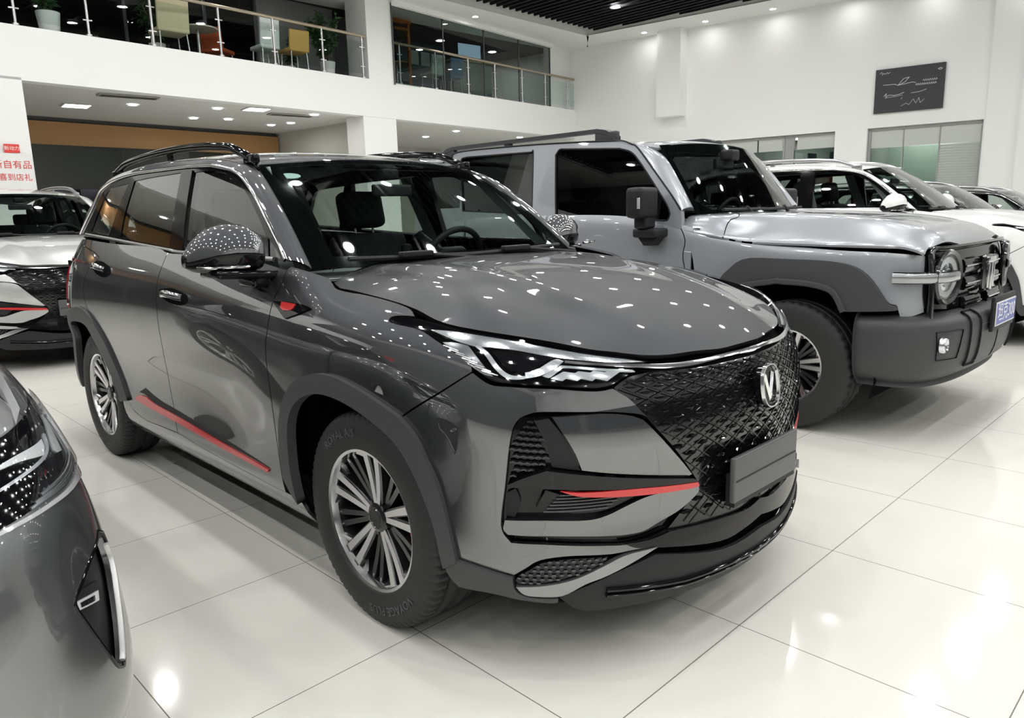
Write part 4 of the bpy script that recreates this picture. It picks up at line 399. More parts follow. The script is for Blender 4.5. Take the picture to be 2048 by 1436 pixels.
def inside(P, poly):
    x, y = P[:, 0], P[:, 1]; r = np.zeros(len(P), bool); q = np.array(poly); j = len(q) - 1
    for i in range(len(q)):
        a, b = q[i], q[j]
        if a[1] != b[1]:
            c = ((a[1] > y) != (b[1] > y)) & (x < (b[0] - a[0]) * (y - a[1]) / (b[1] - a[1]) + a[0]); r ^= c
        j = i
    return r
def dens(poly, step, closed=True):
    out = []; n = len(poly)
    for i in range(n if closed else n - 1):
        a = np.array(poly[i]); b = np.array(poly[(i + 1) % n]); L = np.linalg.norm(b - a); k = max(1, int(round(L / step)))
        for t in range(k): out.append(a + (b - a) * t / k)
    if not closed: out.append(np.array(poly[-1]))
    return [tuple(p) for p in out]
def shrink(poly, d):
    """move a closed 2d polygon inwards by d"""
    P = np.array(poly, float); ar = 0.5 * np.sum(P[:, 0] * np.roll(P[:, 1], -1) - np.roll(P[:, 0], -1) * P[:, 1]); sg = 1 if ar > 0 else -1
    a = P - np.roll(P, 1, 0); b = np.roll(P, -1, 0) - P
    a /= np.linalg.norm(a, axis=1)[:, None] + 1e-9; b /= np.linalg.norm(b, axis=1)[:, None] + 1e-9
    na = np.stack([-a[:, 1], a[:, 0]], 1) * sg; nb = np.stack([-b[:, 1], b[:, 0]], 1) * sg
    n = na + nb; L = np.linalg.norm(n, axis=1)[:, None]; n = n / (L + 1e-9) / np.maximum(L / 2, .5)
    return P + n * d
def clean(poly, eps):
    out = []
    for p in poly:
        if not out or abs(p[0] - out[-1][0]) + abs(p[1] - out[-1][1]) > eps: out.append(tuple(p))
    while len(out) > 3 and abs(out[0][0] - out[-1][0]) + abs(out[0][1] - out[-1][1]) <= eps: out.pop()
    return out
def panel(S, name, poly, m, parent, holes=(), off=0, th=.012, gap=0, res=.035, side='R', sg=1, label=None, weld=False, wave=None):
    """drape a polygon given in the surface's own coordinates over that surface; side R: as is, L: mirrored (y -> -y); weld: both halves in one mesh"""
    poly = [tuple(p) for p in poly]
    uc = np.array(poly); P, N, lu, lv = S.ev(uc[:, 0], uc[:, 1]); su, sv = float(np.mean(lu)), float(np.mean(lv))
    def to(p): return [(a * su, b * sv) for a, b in p]
    outer = clean(to(poly), 1e-4)
    if gap: outer = clean([tuple(p) for p in shrink(outer, gap)], 1e-4)
    if gap and weld == 'u': outer = [((S.nu - 1) * su, b) if a > (S.nu - 1) * su - gap * 1.6 else (a, b) for a, b in outer]
    if gap and weld == 'v': outer = [(a, 0.0) if b < gap * 1.6 else (a, b) for a, b in outer]
    outer = clean(dens(outer, res * .8), 1e-4); hs = [clean(dens(clean(to(h), 1e-4), res * .8), 1e-4) for h in holes]
    o = np.array(outer); x0, y0 = o.min(0); x1, y1 = o.max(0)
    gx = np.arange(x0 + res / 2, x1, res); gy = np.arange(y0 + res / 2, y1, res); G = np.array([(a, b) for a in gx for b in gy]) if len(gx) and len(gy) else np.zeros((0, 2))
    if len(G):
        k = inside(G, outer)
        for h in hs: k &= ~inside(G, h)
        G = G[k]
        if len(G):
            allb = np.array(outer + [p for h in hs for p in h])
            d = np.sqrt(((G[:, None] - allb[None]) ** 2).sum(-1)).min(1); G = G[d > res * .35]
    pts = list(outer); edges = [(i, (i + 1) % len(outer)) for i in range(len(outer))]
    for h in hs:
        n = len(pts); pts += h; edges += [(n + i, n + (i + 1) % len(h)) for i in range(len(h))]
    pts += [tuple(g) for g in G]
    vs, es, fs, *_ = delaunay_2d_cdt([Vector(p) for p in pts], edges, [], 0, 1e-6)
    V2 = np.array([tuple(v) for v in vs]); T = np.array([tuple(f) for f in fs if len(f) == 3])
    c = V2[T].mean(1); k = inside(c, outer)
    for h in hs: k &= ~inside(c, h)
    T = T[k]
    P, N, _, _ = S.ev(V2[:, 0] / su, V2[:, 1] / sv); N = N * sg
    O = off if wave is None else off + np.array([wave(a, b) for a, b in V2])[:, None]
    P = P + N * O
    # orientation
    fn = np.cross(P[T[:, 1]] - P[T[:, 0]], P[T[:, 2]] - P[T[:, 0]]); flip = np.einsum('ij,ij->i', fn, N[T[:, 0]]) < 0
    T[flip] = T[flip][:, ::-1]
    cnt = {}
    for t in T:
        for i in range(3):
            a, b = int(t[i]), int(t[(i + 1) % 3]); cnt[(a, b)] = 1
    bd = [(a, b) for (a, b) in cnt if (b, a) not in cnt]
    V = [tuple(p) for p in P]; NN = [tuple(n) for n in N]; Fc = [tuple(t) for t in T]
    if th > 0:
        idx = {}
        umax = (S.nu - 1) * su; 
        for a, b in bd:
            if weld and (weld == 'u' and V2[a, 0] > umax - 1e-3 and V2[b, 0] > umax - 1e-3 or weld == 'v' and V2[a, 1] < 1e-3 and V2[b, 1] < 1e-3): continue
            for q in (a, b):
                if q not in idx:
                    n = N[q]; idx[q] = len(V); V.append(tuple(P[q])); V.append(tuple(P[q] - n * th)); NN += [None, None]
            e = Vector(P[b] - P[a]); sn = tuple(e.cross(Vector(N[a])).normalized())
            Fc.append((idx[a], idx[a] + 1, idx[b] + 1, idx[b]))
            for q in (a, b):
                NN[idx[q]] = NN[idx[q] + 1] = sn
    V = np.array(V, float); NN = np.array([n if n is not None else (0, 0, 1) for n in NN], float)
    if side == 'L' and not weld:
        V[:, 1] *= -1; NN[:, 1] *= -1; Fc = [f[::-1] for f in Fc]
    elif weld:
        n = len(V); V = np.vstack([V, V * [1, -1, 1]]); NN = np.vstack([NN, NN * [1, -1, 1]]); Fc = Fc + [tuple(i + n for i in f[::-1]) for f in Fc]
    me = bpy.data.meshes.new(name); me.from_pydata([tuple(v) for v in V.tolist()], [], [tuple(int(i) for i in f) for f in Fc]); me.update(); me.materials.append(m)
    me.shade_smooth()
    if wave is None: me.normals_split_custom_set_from_vertices([tuple(n) for n in NN.tolist()])
    ob = bpy.data.objects.new(name, me); return fin(ob, parent, label)
def full(S, n=0): return [(0, 0), (S.nu - 1, 0), (S.nu - 1, S.nv - 1), (0, S.nv - 1)]
def rect(u0, v0, u1, v1): return [(u0, v0), (u1, v0), (u1, v1), (u0, v1)]
def spath(S, uv, off=0, sg=1, side='R', step=.03):
    """polyline on a surface -> 3d points and normals"""
    uv = dens([tuple(p) for p in uv], .15, closed=False); u = [p[0] for p in uv]; v = [p[1] for p in uv]
    P, N, _, _ = S.ev(u, v); P = P + N * sg * off
    if side == 'L': P = P * [1, -1, 1]; N = N * [1, -1, 1]
    return P, N * sg
def bar(name, P, N, w, h, m, parent, label=None, taper=None, build=True, mb=None, rnd=True):
    """a rounded strip along P, lying against normals N: width w, height h"""
    n = len(P); V = []; F = []
    for i in range(n):
        a = P[max(0, i - 1)]; b = P[min(n - 1, i + 1)]; t = np.array(b) - np.array(a); t /= np.linalg.norm(t) + 1e-9
        s_ = np.cross(t, N[i]); s_ /= np.linalg.norm(s_) + 1e-9; k = taper[i] if taper is not None else 1
        for q, r in ((-1, -.3), (-1, .55), (-.6, 1), (.6, 1), (1, .55), (1, -.3)) if rnd else ((-1, -.3), (-1, 1), (1, 1), (1, -.3)):
            V.append(np.array(P[i]) + s_ * q * w / 2 * k + np.array(N[i]) * r * h * (.4 + .6 * k))
    c = 6 if rnd else 4
    for i in range(n - 1):
        for j in range(c): F.append((i * c + j, i * c + (j + 1) % c, (i + 1) * c + (j + 1) % c, (i + 1) * c + j))
    F += [tuple(range(c)), tuple((n - 1) * c + j for j in range(c))[::-1]]
    if mb is not None: mb.add(V, F); return
    return mesh(name, V, F, m, parent, 50, label)
def bump_loft(A, B, bulge, ncross=5, n=60):
    """surface between two 3d curves, bulged outwards"""
    A = resample(A, n); B = resample(B, n); g = []
    for i in range(n):
        t = A[min(n - 1, i + 1)] - A[max(0, i - 1)]; w = B[i] - A[i]; nr = np.cross(t, w); nr /= np.linalg.norm(nr) + 1e-9
        g.append([A[i] + w * k + nr * bulge * math.sin(math.pi * k) for k in np.linspace(0, 1, ncross)])
    return Surf(g)
# ---------------------------------------------------------------- room
def wallmat(name, col, rough=.7, n=.02):
    m = mat(name, col, rough); nt = m.node_tree; b = nt.nodes['Principled BSDF']
    tc = nt.nodes.new('ShaderNodeTexCoord'); t = nt.nodes.new('ShaderNodeTexNoise'); t.inputs['Scale'].default_value = .7
    mx = nt.nodes.new('ShaderNodeMix'); mx.data_type = 'RGBA'; mx.inputs['A'].default_value = (*[c * (1 - n) for c in col], 1); mx.inputs['B'].default_value = (*[c for c in col], 1)
    nt.links.new(tc.outputs['Object'], t.inputs['Vector']); nt.links.new(t.outputs['Fac'], mx.inputs['Factor']); nt.links.new(mx.outputs['Result'], b.inputs['Base Color']); return m
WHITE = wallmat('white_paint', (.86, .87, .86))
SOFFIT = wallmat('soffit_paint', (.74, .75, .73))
FR_GREY = mat('window_frame_grey', (.32, .33, .32), .5)
WOOD = mat('wood_band', (.42, .23, .09), .5)
DKWALL = mat('dark_wall', (.09, .095, .095), .7)
BLACKC = mat('black_ceiling', (.007, .007, .009), .6, spec=.2)
def struct(o): o['kind'] = 'structure'; return o

def floor_material():
    m = bpy.data.materials.new('polished_tiles'); m.use_nodes = True; nt = m.node_tree; b = nt.nodes['Principled BSDF']; L = nt.links
    tc = nt.nodes.new('ShaderNodeTexCoord'); sp = nt.nodes.new('ShaderNodeSeparateXYZ'); L.new(tc.outputs['Object'], sp.inputs[0])
    T = (.897, -.085, .738, .7235)
    def M(op, a, b_=None, **k):
        n = nt.nodes.new('ShaderNodeMath'); n.operation = op
        for i, v in enumerate((a, b_)):
            if v is None: continue
            if isinstance(v, (int, float)): n.inputs[i].default_value = v
            else: L.new(v, n.inputs[i])
        return n.outputs[0]
    gx = M('ABSOLUTE', M('SUBTRACT', M('FRACT', M('DIVIDE', M('SUBTRACT', sp.outputs[0], T[0]), T[2])), .5)); gy = M('ABSOLUTE', M('SUBTRACT', M('FRACT', M('DIVIDE', M('SUBTRACT', sp.outputs[1], T[1]), T[2])), .5))
    g = M('MAXIMUM', M('GREATER_THAN', gx, .5 - .0022), M('GREATER_THAN', gy, .5 - .0022))
    n1 = nt.nodes.new('ShaderNodeTexNoise'); n1.inputs['Scale'].default_value = 1.3; n1.inputs['Detail'].default_value = 4
    L.new(tc.outputs['Object'], n1.inputs['Vector'])
    cr = nt.nodes.new('ShaderNodeMix'); cr.data_type = 'RGBA'; cr.inputs['A'].default_value = (.78, .765, .705, 1); cr.inputs['B'].default_value = (.85, .84, .785, 1); L.new(n1.outputs['Fac'], cr.inputs['Factor'])
    c2 = nt.nodes.new('ShaderNodeMix'); c2.data_type = 'RGBA'; L.new(g, c2.inputs['Factor']); L.new(cr.outputs['Result'], c2.inputs['A']); c2.inputs['B'].default_value = (.16, .145, .115, 1)
    L.new(c2.outputs['Result'], b.inputs['Base Color']); b.inputs['Roughness'].default_value = .10; b.inputs['Specular IOR Level'].default_value = .42
    r = M('ADD', M('MULTIPLY', g, .5), .085); L.new(r, b.inputs['Roughness']); return m

ZC = 6.12        # white soffit height
def fx(y): return -11.95 - .1 * (y - .8)          # gallery front
def wy(x): return 16.0 + .14 * (x + 13.4)         # long side wall
def vwall(name, p0, p1, z0, z1, th, m, parent=None):
    """upright slab from p0 to p1, thickness th to the right of travel"""
    a = np.array(p0, float); b = np.array(p1, float); d = (b - a) / np.linalg.norm(b - a); n = np.array((d[1], -d[0])) * th
    V = [(*p, z) for z in (z0, z1) for p in (a, b, b + n, a + n)]
    F = [(0, 3, 2, 1), (4, 5, 6, 7), (0, 1, 5, 4), (1, 2, 6, 5), (2, 3, 7, 6), (3, 0, 4, 7)]
    return mesh(name, V, F, m, parent)
XF, YR = 11.5, -10.5
fl = MB(); fl.add([(-19, -12, 0), (XF, -12, 0), (XF, 20, 0), (-19, 20, 0)], [(0, 1, 2, 3)]); struct(fl.build('floor', floor_material(), None, None))
# side wall with two glazed openings
def W_(x): return (x, wy(x))
side = [(-19.2, -13.47, 0, 6.7), (-13.47, -8.95, 0, ZC), (-8.95, -5.95, 3.12, ZC), (-5.95, -5.22, 0, ZC), (-5.22, -2.85, 3.12, ZC), (-2.85, XF, 0, ZC)]
wl = MB()
for a, b, z0, z1 in side:
    p, q = W_(a), W_(b); wl.add([(*p, z0), (*q, z0), (q[0], q[1] + .35, z0), (p[0], p[1] + .35, z0), (*p, z1), (*q, z1), (q[0], q[1] + .35, z1), (p[0], p[1] + .35, z1)], [(0, 3, 2, 1), (4, 5, 6, 7), (0, 1, 5, 4), (1, 2, 6, 5), (2, 3, 7, 6), (3, 0, 4, 7)])
struct(wl.build('wall_left', WHITE, None, None))
def wbox(mb, xa, xb, d0, d1, z0, z1):
    """box along the side wall, depth from wall face d0..d1 (negative = into the hall)"""
    p, q = W_(xa), W_(xb); mb.add([(p[0], p[1] + d0, z0), (q[0], q[1] + d0, z0), (q[0], q[1] + d1, z0), (p[0], p[1] + d1, z0), (p[0], p[1] + d0, z1), (q[0], q[1] + d0, z1), (q[0], q[1] + d1, z1), (p[0], p[1] + d1, z1)], [(0, 3, 2, 1), (4, 5, 6, 7), (0, 1, 5, 4), (1, 2, 6, 5), (2, 3, 7, 6), (3, 0, 4, 7)])
b = MB(); wbox(b, -10.57, -9.87, -.34, 0, 3.86, ZC); struct(b.build('trim_1', WHITE, None, None))
b = MB(); wbox(b, -2.15, 1.0, -.25, 0, 0, ZC); wbox(b, -2.80, -2.15, -.08, 0, 0, ZC); struct(b.build('trim_2', WHITE, None, None))
# window 1: glazed shop front with upper frosted lights and dark shelves behind
FROST = mat('frosted_film', (.52, .55, .51), .35)
CLEARG = glass('shop_glass', (.72, .80, .76), 1.2)
b = MB(); wbox(b, -9.75, -9.6, .36, 2.3, 0, 3.4); wbox(b, -5.38, -5.25, .36, 2.3, 0, 3.4); wbox(b, -2.72, -2.6, .36, 1.7, 0, 3.4); wbox(b, -5.4, -2.6, .36, 1.7, 3.3, 3.4); struct(b.build('wall_shop_side', mat('office_side', (.35, .37, .36), .7), None, None))
w1 = empty('window_1', (*W_(-7.4), 0)); w1['kind'] = 'structure'
def rel(o, par):
    o.data.transform(Matrix.Translation(par.location).inverted()); o.parent = par; return o
b = MB()
for x in (-8.93, -7.25, -7.02, -5.97): wbox(b, x, x + .05, .10, .18, 0, 3.1)
wbox(b, -8.93, -5.93, .10, .18, 3.06, 3.11); wbox(b, -7.25, -6.98, .12, .17, 0, 3.1); rel(b.build('window_frame', FR_GREY, None, None), w1)
b = MB()
for k in range(3): wbox(b, -8.9 + k * .99 + (.02), -8.9 + (k + 1) * .97, .13, .14, 2.75, 3.06)
rel(b.build('frosted_light', FROST, None, None), w1)
b = MB(); wbox(b, -8.9, -7.25, .13, .14, 0, 2.74); wbox(b, -6.97, -5.97, .13, .14, 0, 2.74); rel(b.build('pane', CLEARG, None, None), w1)
b = MB(); wbox(b, -9.6, -5.3, 2.2, 2.3, 0, 3.4); struct(b.build('wall_office', mat('office_wall', (.20, .22, .22), .7), None, None))
b = MB(); wbox(b, -9.3, -5.4, .36, 2.2, 3.15, 3.2); struct(b.build('ceiling_office', mat('office_ceiling', (.45, .46, .44), .7), None, None))
sh = empty('storage_shelf', (*W_(-6.5), 0), 0, 'shelf of small parts behind the shorter window, blue and pale boxes', 'shelf')
b = MB()
for z in (1.7, 2.05, 2.4): wbox(b, -7.0, -5.9, 1.0, 1.5, z, z + .03)
for x in (-7.0, -6.45, -5.93): wbox(b, x, x + .03, 1.0, 1.5, 0, 2.7)
rel(b.build('shelf_frame', mat('shelf_blue', (.10, .14, .18), .5), None, None), sh)
# window 2: frosted upper band, clear doors, roller blind on the last bay
w2 = empty('window_2', (*W_(-4.0), 0)); w2['kind'] = 'structure'
b = MB()
for x in (-5.21, -2.90): wbox(b, x, x + .05, .08, .18, 0, 3.1)
wbox(b, -5.21, -2.85, .08, .18, 3.06, 3.12); wbox(b, -4.47, -4.45, .10, .15, 0, 3.08); wbox(b, -3.72, -3.70, .10, .15, 0, 3.08); rel(b.build('window_frame', FR_GREY, None, None), w2)
b = MB()
for xa, xb in ((-5.16, -4.47), (-4.45, -3.72), (-3.70, -2.9)): wbox(b, xa, xb, .12, .13, 2.66, 3.06)
rel(b.build('frosted_light', FROST, None, None), w2)
b = MB(); wbox(b, -5.16, -4.47, .12, .13, 0, 2.65); wbox(b, -4.45, -3.72, .12, .13, 0, 2.65); rel(b.build('pane', CLEARG, None, None), w2)
b = MB()
for k in range(44):
    z = .05 + k * .059; p, q = W_(-3.70), W_(-2.9)
    b.add([(p[0], p[1] + .13, z), (q[0], q[1] + .13, z), (q[0], q[1] + .10, z + .052), (p[0], p[1] + .10, z + .052), (p[0], p[1] + .16, z + .059), (q[0], q[1] + .16, z + .059)], [(0, 1, 2, 3), (3, 2, 5, 4)])
rel(b.build('shutter', mat('shutter_grey', (.50, .53, .51), .45), None, None), w2)
b = MB(); wbox(b, -5.3, -2.7, 1.6, 1.7, 0, 3.4); struct(b.build('wall_shop', mat('shop_wall', (.50, .56, .53), .7), None, None))
# dark notice board with handwriting strokes
bd = empty('notice_board', (W_(-4.37)[0], W_(-4.37)[1], 3.94), 0, 'dark notice board with pale handwriting high on the white wall above the louvred window', 'board')
b = MB(); wbox(b, -5.09, -3.66, -.06, -.012, 3.44, 4.43); rel(b.build('board', mat('board_black', (.028, .028, .032), .5), None, None), bd)
b = None
def stroke(pts, w=.008):
    b = MB()
    for (x0, z0), (x1, z1) in zip(pts[:-1], pts[1:]):
        X0 = -5.09 + 1.43 * x0; X1 = -5.09 + 1.43 * x1; Z0 = 4.43 - .99 * z0; Z1 = 4.43 - .99 * z1; d = .063
        dx, dz = X1 - X0, Z1 - Z0; L = math.hypot(dx, dz) + 1e-6; ox, oz = -dz / L * w, dx / L * w
        b.add([(X0 - ox, wy(X0) - d, Z0 - oz), (X1 - ox, wy(X1) - d, Z1 - oz), (X1 + ox, wy(X1) - d, Z1 + oz), (X0 + ox, wy(X0) - d, Z0 + oz)], [(0, 1, 2, 3)])
    rel(b.build('handwriting', mat('chalk', (.55, .55, .55), .6), None, None), bd)
stroke([(.12, .36), (.30, .37), (.34, .40), (.42, .26), (.50, .24), (.44, .34), (.34, .40), (.55, .36), (.60, .38)], .006)
stroke([(.06, .10), (.09, .06), (.10, .13), (.12, .09), (.15, .12), (.17, .08), (.19, .11), (.22, .08)], .005)
stroke([(.90, .13), (.93, .11), (.96, .13), (.93, .15), (.90, .13)], .006)
for z, a, c, w in ((.34, .70, .90, .008), (.42, .60, .90, .010)):
    x = a
    L_ = []
    while x < c: L_ += [(x, z + .02), (x + .010, z - .02), (x + .02, z + .02)]; x += .03
    stroke(L_, w * .5)
stroke([(.14, .62), (.18, .56), (.17, .64), (.22, .60), (.30, .62), (.38, .60), (.44, .57)], .006); stroke([(.16, .66), (.42, .63)], .004)
stroke([(.54, .60), (.66, .59), (.76, .55)], .005)
stroke([(.40, .88), (.48, .82), (.52, .86), (.58, .74), (.62, .84), (.66, .72), (.68, .84), (.74, .76)], .004); stroke([(.40, .72), (.42, .68)], .004)
# gallery: slab, fascia, columns
ys0, ys1 = YR, 16.05
def G(y, d=0): return (fx(y) - d, y)
struct(vwall('wall_gallery_fascia', G(ys1), G(ys0), 3.56, 4.37, .25, WHITE))
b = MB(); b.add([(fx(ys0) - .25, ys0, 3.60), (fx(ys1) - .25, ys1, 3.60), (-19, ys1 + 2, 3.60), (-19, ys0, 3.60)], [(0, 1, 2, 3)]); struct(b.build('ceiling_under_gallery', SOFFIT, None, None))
b = MB(); b.add([(fx(ys0) - .1, ys0, 4.33), (fx(ys1) - .1, ys1, 4.33), (-19, ys1 + 2, 4.33), (-19, ys0, 4.33)], [(0, 3, 2, 1)]); struct(b.build('floor_gallery', mat('gallery_floor', (.25, .24, .23), .5), None, None))
def colm(name, y0, y1, z0, z1, proud, depth=.6):
    o = MB(); p, q = G(y0), G(y1); o.add([(p[0] + proud, y0, z0), (q[0] + proud, y1, z0), (q[0] - depth, y1, z0), (p[0] - depth, y0, z0), (p[0] + proud, y0, z1), (q[0] + proud, y1, z1), (q[0] - depth, y1, z1), (p[0] - depth, y0, z1)], [(0, 1, 2, 3), (4, 7, 6, 5), (0, 4, 5, 1), (1, 5, 6, 2), (2, 6, 7, 3), (3, 7, 4, 0)])
    return struct(o.build(name, WHITE, None, None))
colm('column', .30, 1.04, 0, 3.6, 0); colm('column', 7.75, 8.72, 0, 3.6, -.01, .7); colm('column', 7.98, 8.72, 4.37, 6.6, 0, .8)
colm('column', -6.9, -6.2, 0, 3.6, 0); colm('column', -6.9, -6.2, 4.37, 6.6, 0)
# return wall under the gallery, back wall with wooden band and dark glazing
struct(vwall('wall_return', (fx(8.2) - .7, 8.3), (-17.4, 8.05), 0, 3.6, .15, wallmat('return_wall', (.62, .61, .56))))
def BX(y): return -16.5 - .1 * (y - 1)
struct(vwall('wall_back', (BX(-10), -10), (BX(8.0), 8.0), 0, 3.6, -.2, DKWALL)); b = MB(); b.add([(BX(-10) + .03, -10, 3.02), (BX(8) + .03, 8, 3.02), (BX(8) + .03, 8, 3.5), (BX(-10) + .03, -10, 3.5), (BX(-10) + .10, -10, 3.02), (BX(8) + .10, 8, 3.02), (BX(8) + .10, 8, 3.5), (BX(-10) + .10, -10, 3.5)], [(4, 5, 6, 7), (0, 1, 5, 4), (3, 7, 6, 2)]); struct(b.build('trim_3', WOOD, None, None))
b = MB()
for y in (-8, -5, -2, 1.6, 3.9, 6.4): b.box((BX(y) + .12, y, 1.5), (.03, .03, 3.0))
struct(b.build('trim_4', mat('glazing_bead', (.12, .13, .13), .3), None, None))
b = MB(); b.add([(BX(-10) + .14, -10, 0), (BX(8) + .14, 8, 0), (BX(8) + .14, 8, 3.02), (BX(-10) + .14, -10, 3.02)], [(0, 1, 2, 3)]); o = struct(b.build('window_3', glass('dark_glazing', (.45, .5, .48), 2.0), None, None))
struct(vwall('wall_back_right', (-19, 8.1), (-19, 18.5), 0, 6.6, -.2, wallmat('corridor_wall', (.60, .59, .55))))
# upper floor: glazed rooms set back from the railing
struct(vwall('wall_upper_back', (-18.9, -10.4), (-18.9, 17.5), 4.3, 6.7, -.1, mat('upper_dark', (.035, .037, .04), .6)))
struct(vwall('wall_upper_side', (-12.9, 8.7), (-18.9, 8.9), 4.3, 6.7, .12, mat('upper_side', (.30, .31, .31), .6)))
b = MB(); b.add([(fx(ys0) - .0, ys0, ZC + .05), (fx(ys1 + 1), ys1 + 1, ZC + .05), (-19, ys1 + 2, ZC + .05), (-19, ys0, ZC + .05)], [(0, 1, 2, 3)]); struct(b.build('ceiling_upper_rooms', mat('upper_ceiling', (.03, .03, .032), .6), None, None))
uw = MB(); uw.add([(-12.72, 8.72, 4.35), (-13.50, 14.9, 4.35), (-13.50, 14.9, 6.06), (-12.72, 8.72, 6.06)], [(0, 1, 2, 3)]); struct(uw.build('window_4', glass('gallery_glazing', (.50, .56, .54), 1.0), None, None))
uf = MB()
for t in (0, .27, .52, .76, 1): uf.box((-12.72 - .78 * t, 8.72 + 6.18 * t, 5.2), (.03, .03, 1.75))
struct(uf.build('trim_5', mat('glazing_dark', (.06, .065, .065), .4), None, None))
struct(vwall('wall_upper_header', (-12.68, 8.7), (-13.46, 14.9), 6.02, 6.2, .1, WHITE)); struct(vwall('wall_upper_end', (-13.52, 14.9), (-13.66, 16.1), 4.37, 6.2, -.2, WHITE))
uw = MB(); uw.add([(-13.6, -8, 4.35), (-14.2, 6.2, 4.35), (-14.2, 6.2, 6.15), (-13.6, -8, 6.15)], [(0, 1, 2, 3)]); struct(uw.build('window_5', glass('gallery_glazing', (.50, .56, .54), 1.0), None, None))
struct(vwall('wall_upper_mid', (-14.2, 6.2), (-14.35, 8.2), 4.35, 6.7, -.15, mat('upper_mid', (.30, .31, .31), .6)))
uf = MB()
for y in (-6, -3.5, -1, 1.2, 3.4, 5.0, 6.15): uf.box((-13.6 - .6 * (y + 8) / 14.2 + .02, y, 5.2), (.05, .05, 1.75))
struct(uf.build('trim_6', mat('glazing_dark', (.06, .065, .065), .4), None, None))
# main ceiling: white border and black slatted field
cb = MB(); BX0, BX1, BY0, BY1 = -11.75, XF - 1.2, YR + 1.2, 14.85
def cy(x): return BY1 + .14 * (x + 11.9)
for poly in ([(-14.2, YR), (BX0 + .6, YR), (BX0 - .35, 15.0), (-13.9, 17)], [(-13.9, 17.2), (BX0 - .35, 14.9), (BX1, cy(BX1)), (XF, 20)], [(BX1, YR), (XF, YR), (XF, 20), (BX1, cy(BX1))], [(BX0 + .6, YR), (BX1, YR), (BX1, BY0), (BX0 + .6, BY0)]):
    n = len(cb.V); cb.V += [(x, y, ZC) for x, y in poly]; cb.F.append(tuple(n + i for i in range(4))[::-1])
# upstand of the recess
q = [(BX0 + .6, BY0), (BX0 - .35, 14.95), (BX1, cy(BX1)), (BX1, BY0)]
for i in range(4):
    a, c_ = q[i], q[(i + 1) % 4]; n = len(cb.V); cb.V += [(*a, ZC), (*c_, ZC), (*c_, ZC + .35), (*a, ZC + .35)]; cb.F.append((n, n + 1, n + 2, n + 3))
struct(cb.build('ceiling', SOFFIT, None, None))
b = MB(); b.add([(-14, YR - .5, ZC + .35), (XF, YR - .5, ZC + .35), (XF, 20, ZC + .35), (-14, 20, ZC + .35)], [(0, 3, 2, 1)])
y = BY0
while y < 16.8:
    x1 = BX1; b.box(((BX0 + .55 - .035 * (y - BY0) + x1) / 2 , y, ZC + .16), (x1 - BX0 - .1, .05, .14)); y += .22
ca = struct(b.build('ceiling_slats', BLACKC, None, None))
struct(vwall('wall_right', (-14, YR), (XF, YR), 0, 6.6, .2, mat('wall_right_grey', (.10, .105, .11), .6)))
b = MB()
for y0, y1, z0, z1 in ((YR, 20, 0, .5), (YR, -9.3, .5, 3.0), (-4.6, -3.8, .5, 3.0), (1.0, 1.8, .5, 3.0), (6.6, 7.4, .5, 3.0), (12.2, 13, .5, 3.0), (17.4, 20, .5, 3.0)): b.box((XF + .1, (y0 + y1) / 2, (z0 + z1) / 2), (.2, y1 - y0, z1 - z0))
struct(b.build('wall_front', mat('wall_front_grey', (.12, .12, .12), .6), None, None))
b = MB(); b.box((XF + .1, 4.75, 4.8), (.2, 30.5, 3.6)); struct(b.build('wall_front_upper', WHITE, None, None))
# ---- downlights
def ceiling_light(name, label, loc, r, power, group):
    o = empty(name, loc, 0, label, 'light', group)
    V, F = lathe([(r, .0), (r * 1.22, -.012), (r * 1.32, -.012), (r * 1.34, .002)], 20, 'z'); mesh('trim_ring', [(x, y, z) for x, y, z in V], F, mat('lamp_ring', (.75, .75, .75), .4), o, 30)
    V = [(r * math.cos(a), r * math.sin(a), -.004) for a in np.linspace(0, 2 * math.pi, 16, endpoint=False)]
    m = mat('lamp_lens_%g' % power, (1, 1, 1), .4, emit=power, ecol=(1, .99, .965)); mesh('lens', V, [tuple(range(16))[::-1]], m, o)
    return o
def dup(root, loc, label=None):
    r = root.copy(); COL.objects.link(r); r.location = loc
    if label: r['label'] = label
    for ch in list(root.children):
        c = ch.copy(); COL.objects.link(c); c.parent = r
    return r
big = None
for x in np.arange(-9.93, 10.3, 2.25):
    for y in np.arange(-8.63, 14.6, 2.0):
        lab = 'round downlight set in the black slatted ceiling'
        if big is None: big = ceiling_light('ceiling_light', lab, (x, y, ZC + .07), .105, LAMP_POWER, 'downlights in the black slatted ceiling')
        else: dup(big, (x, y, ZC + .07))
sm_ = None
for x in (-10.85, -9.1, -7.36, -5.6, -3.85, -2.1, -.35, 1.4, 3.15):
    if sm_ is None: sm_ = ceiling_light('soffit_light', 'small downlight in the white ceiling border along the tall white wall', (x, wy(x) - .50, ZC - .003), .065, LAMP_POWER * .45, 'downlights washing the tall white wall')
    else: dup(sm_, (x, wy(x) - .50, ZC - .003))

dup(sm_, (-12.5, 11.1, ZC - .003)); dup(sm_, (-12.1, 5.0, ZC - .003))
for y in np.arange(-8, 15, 2.6): dup(sm_, (XF - .75, float(y), ZC - .003), 'added unseen downlight brightening the front wall')  # unseen row added to brighten the front wall that the paint reflects
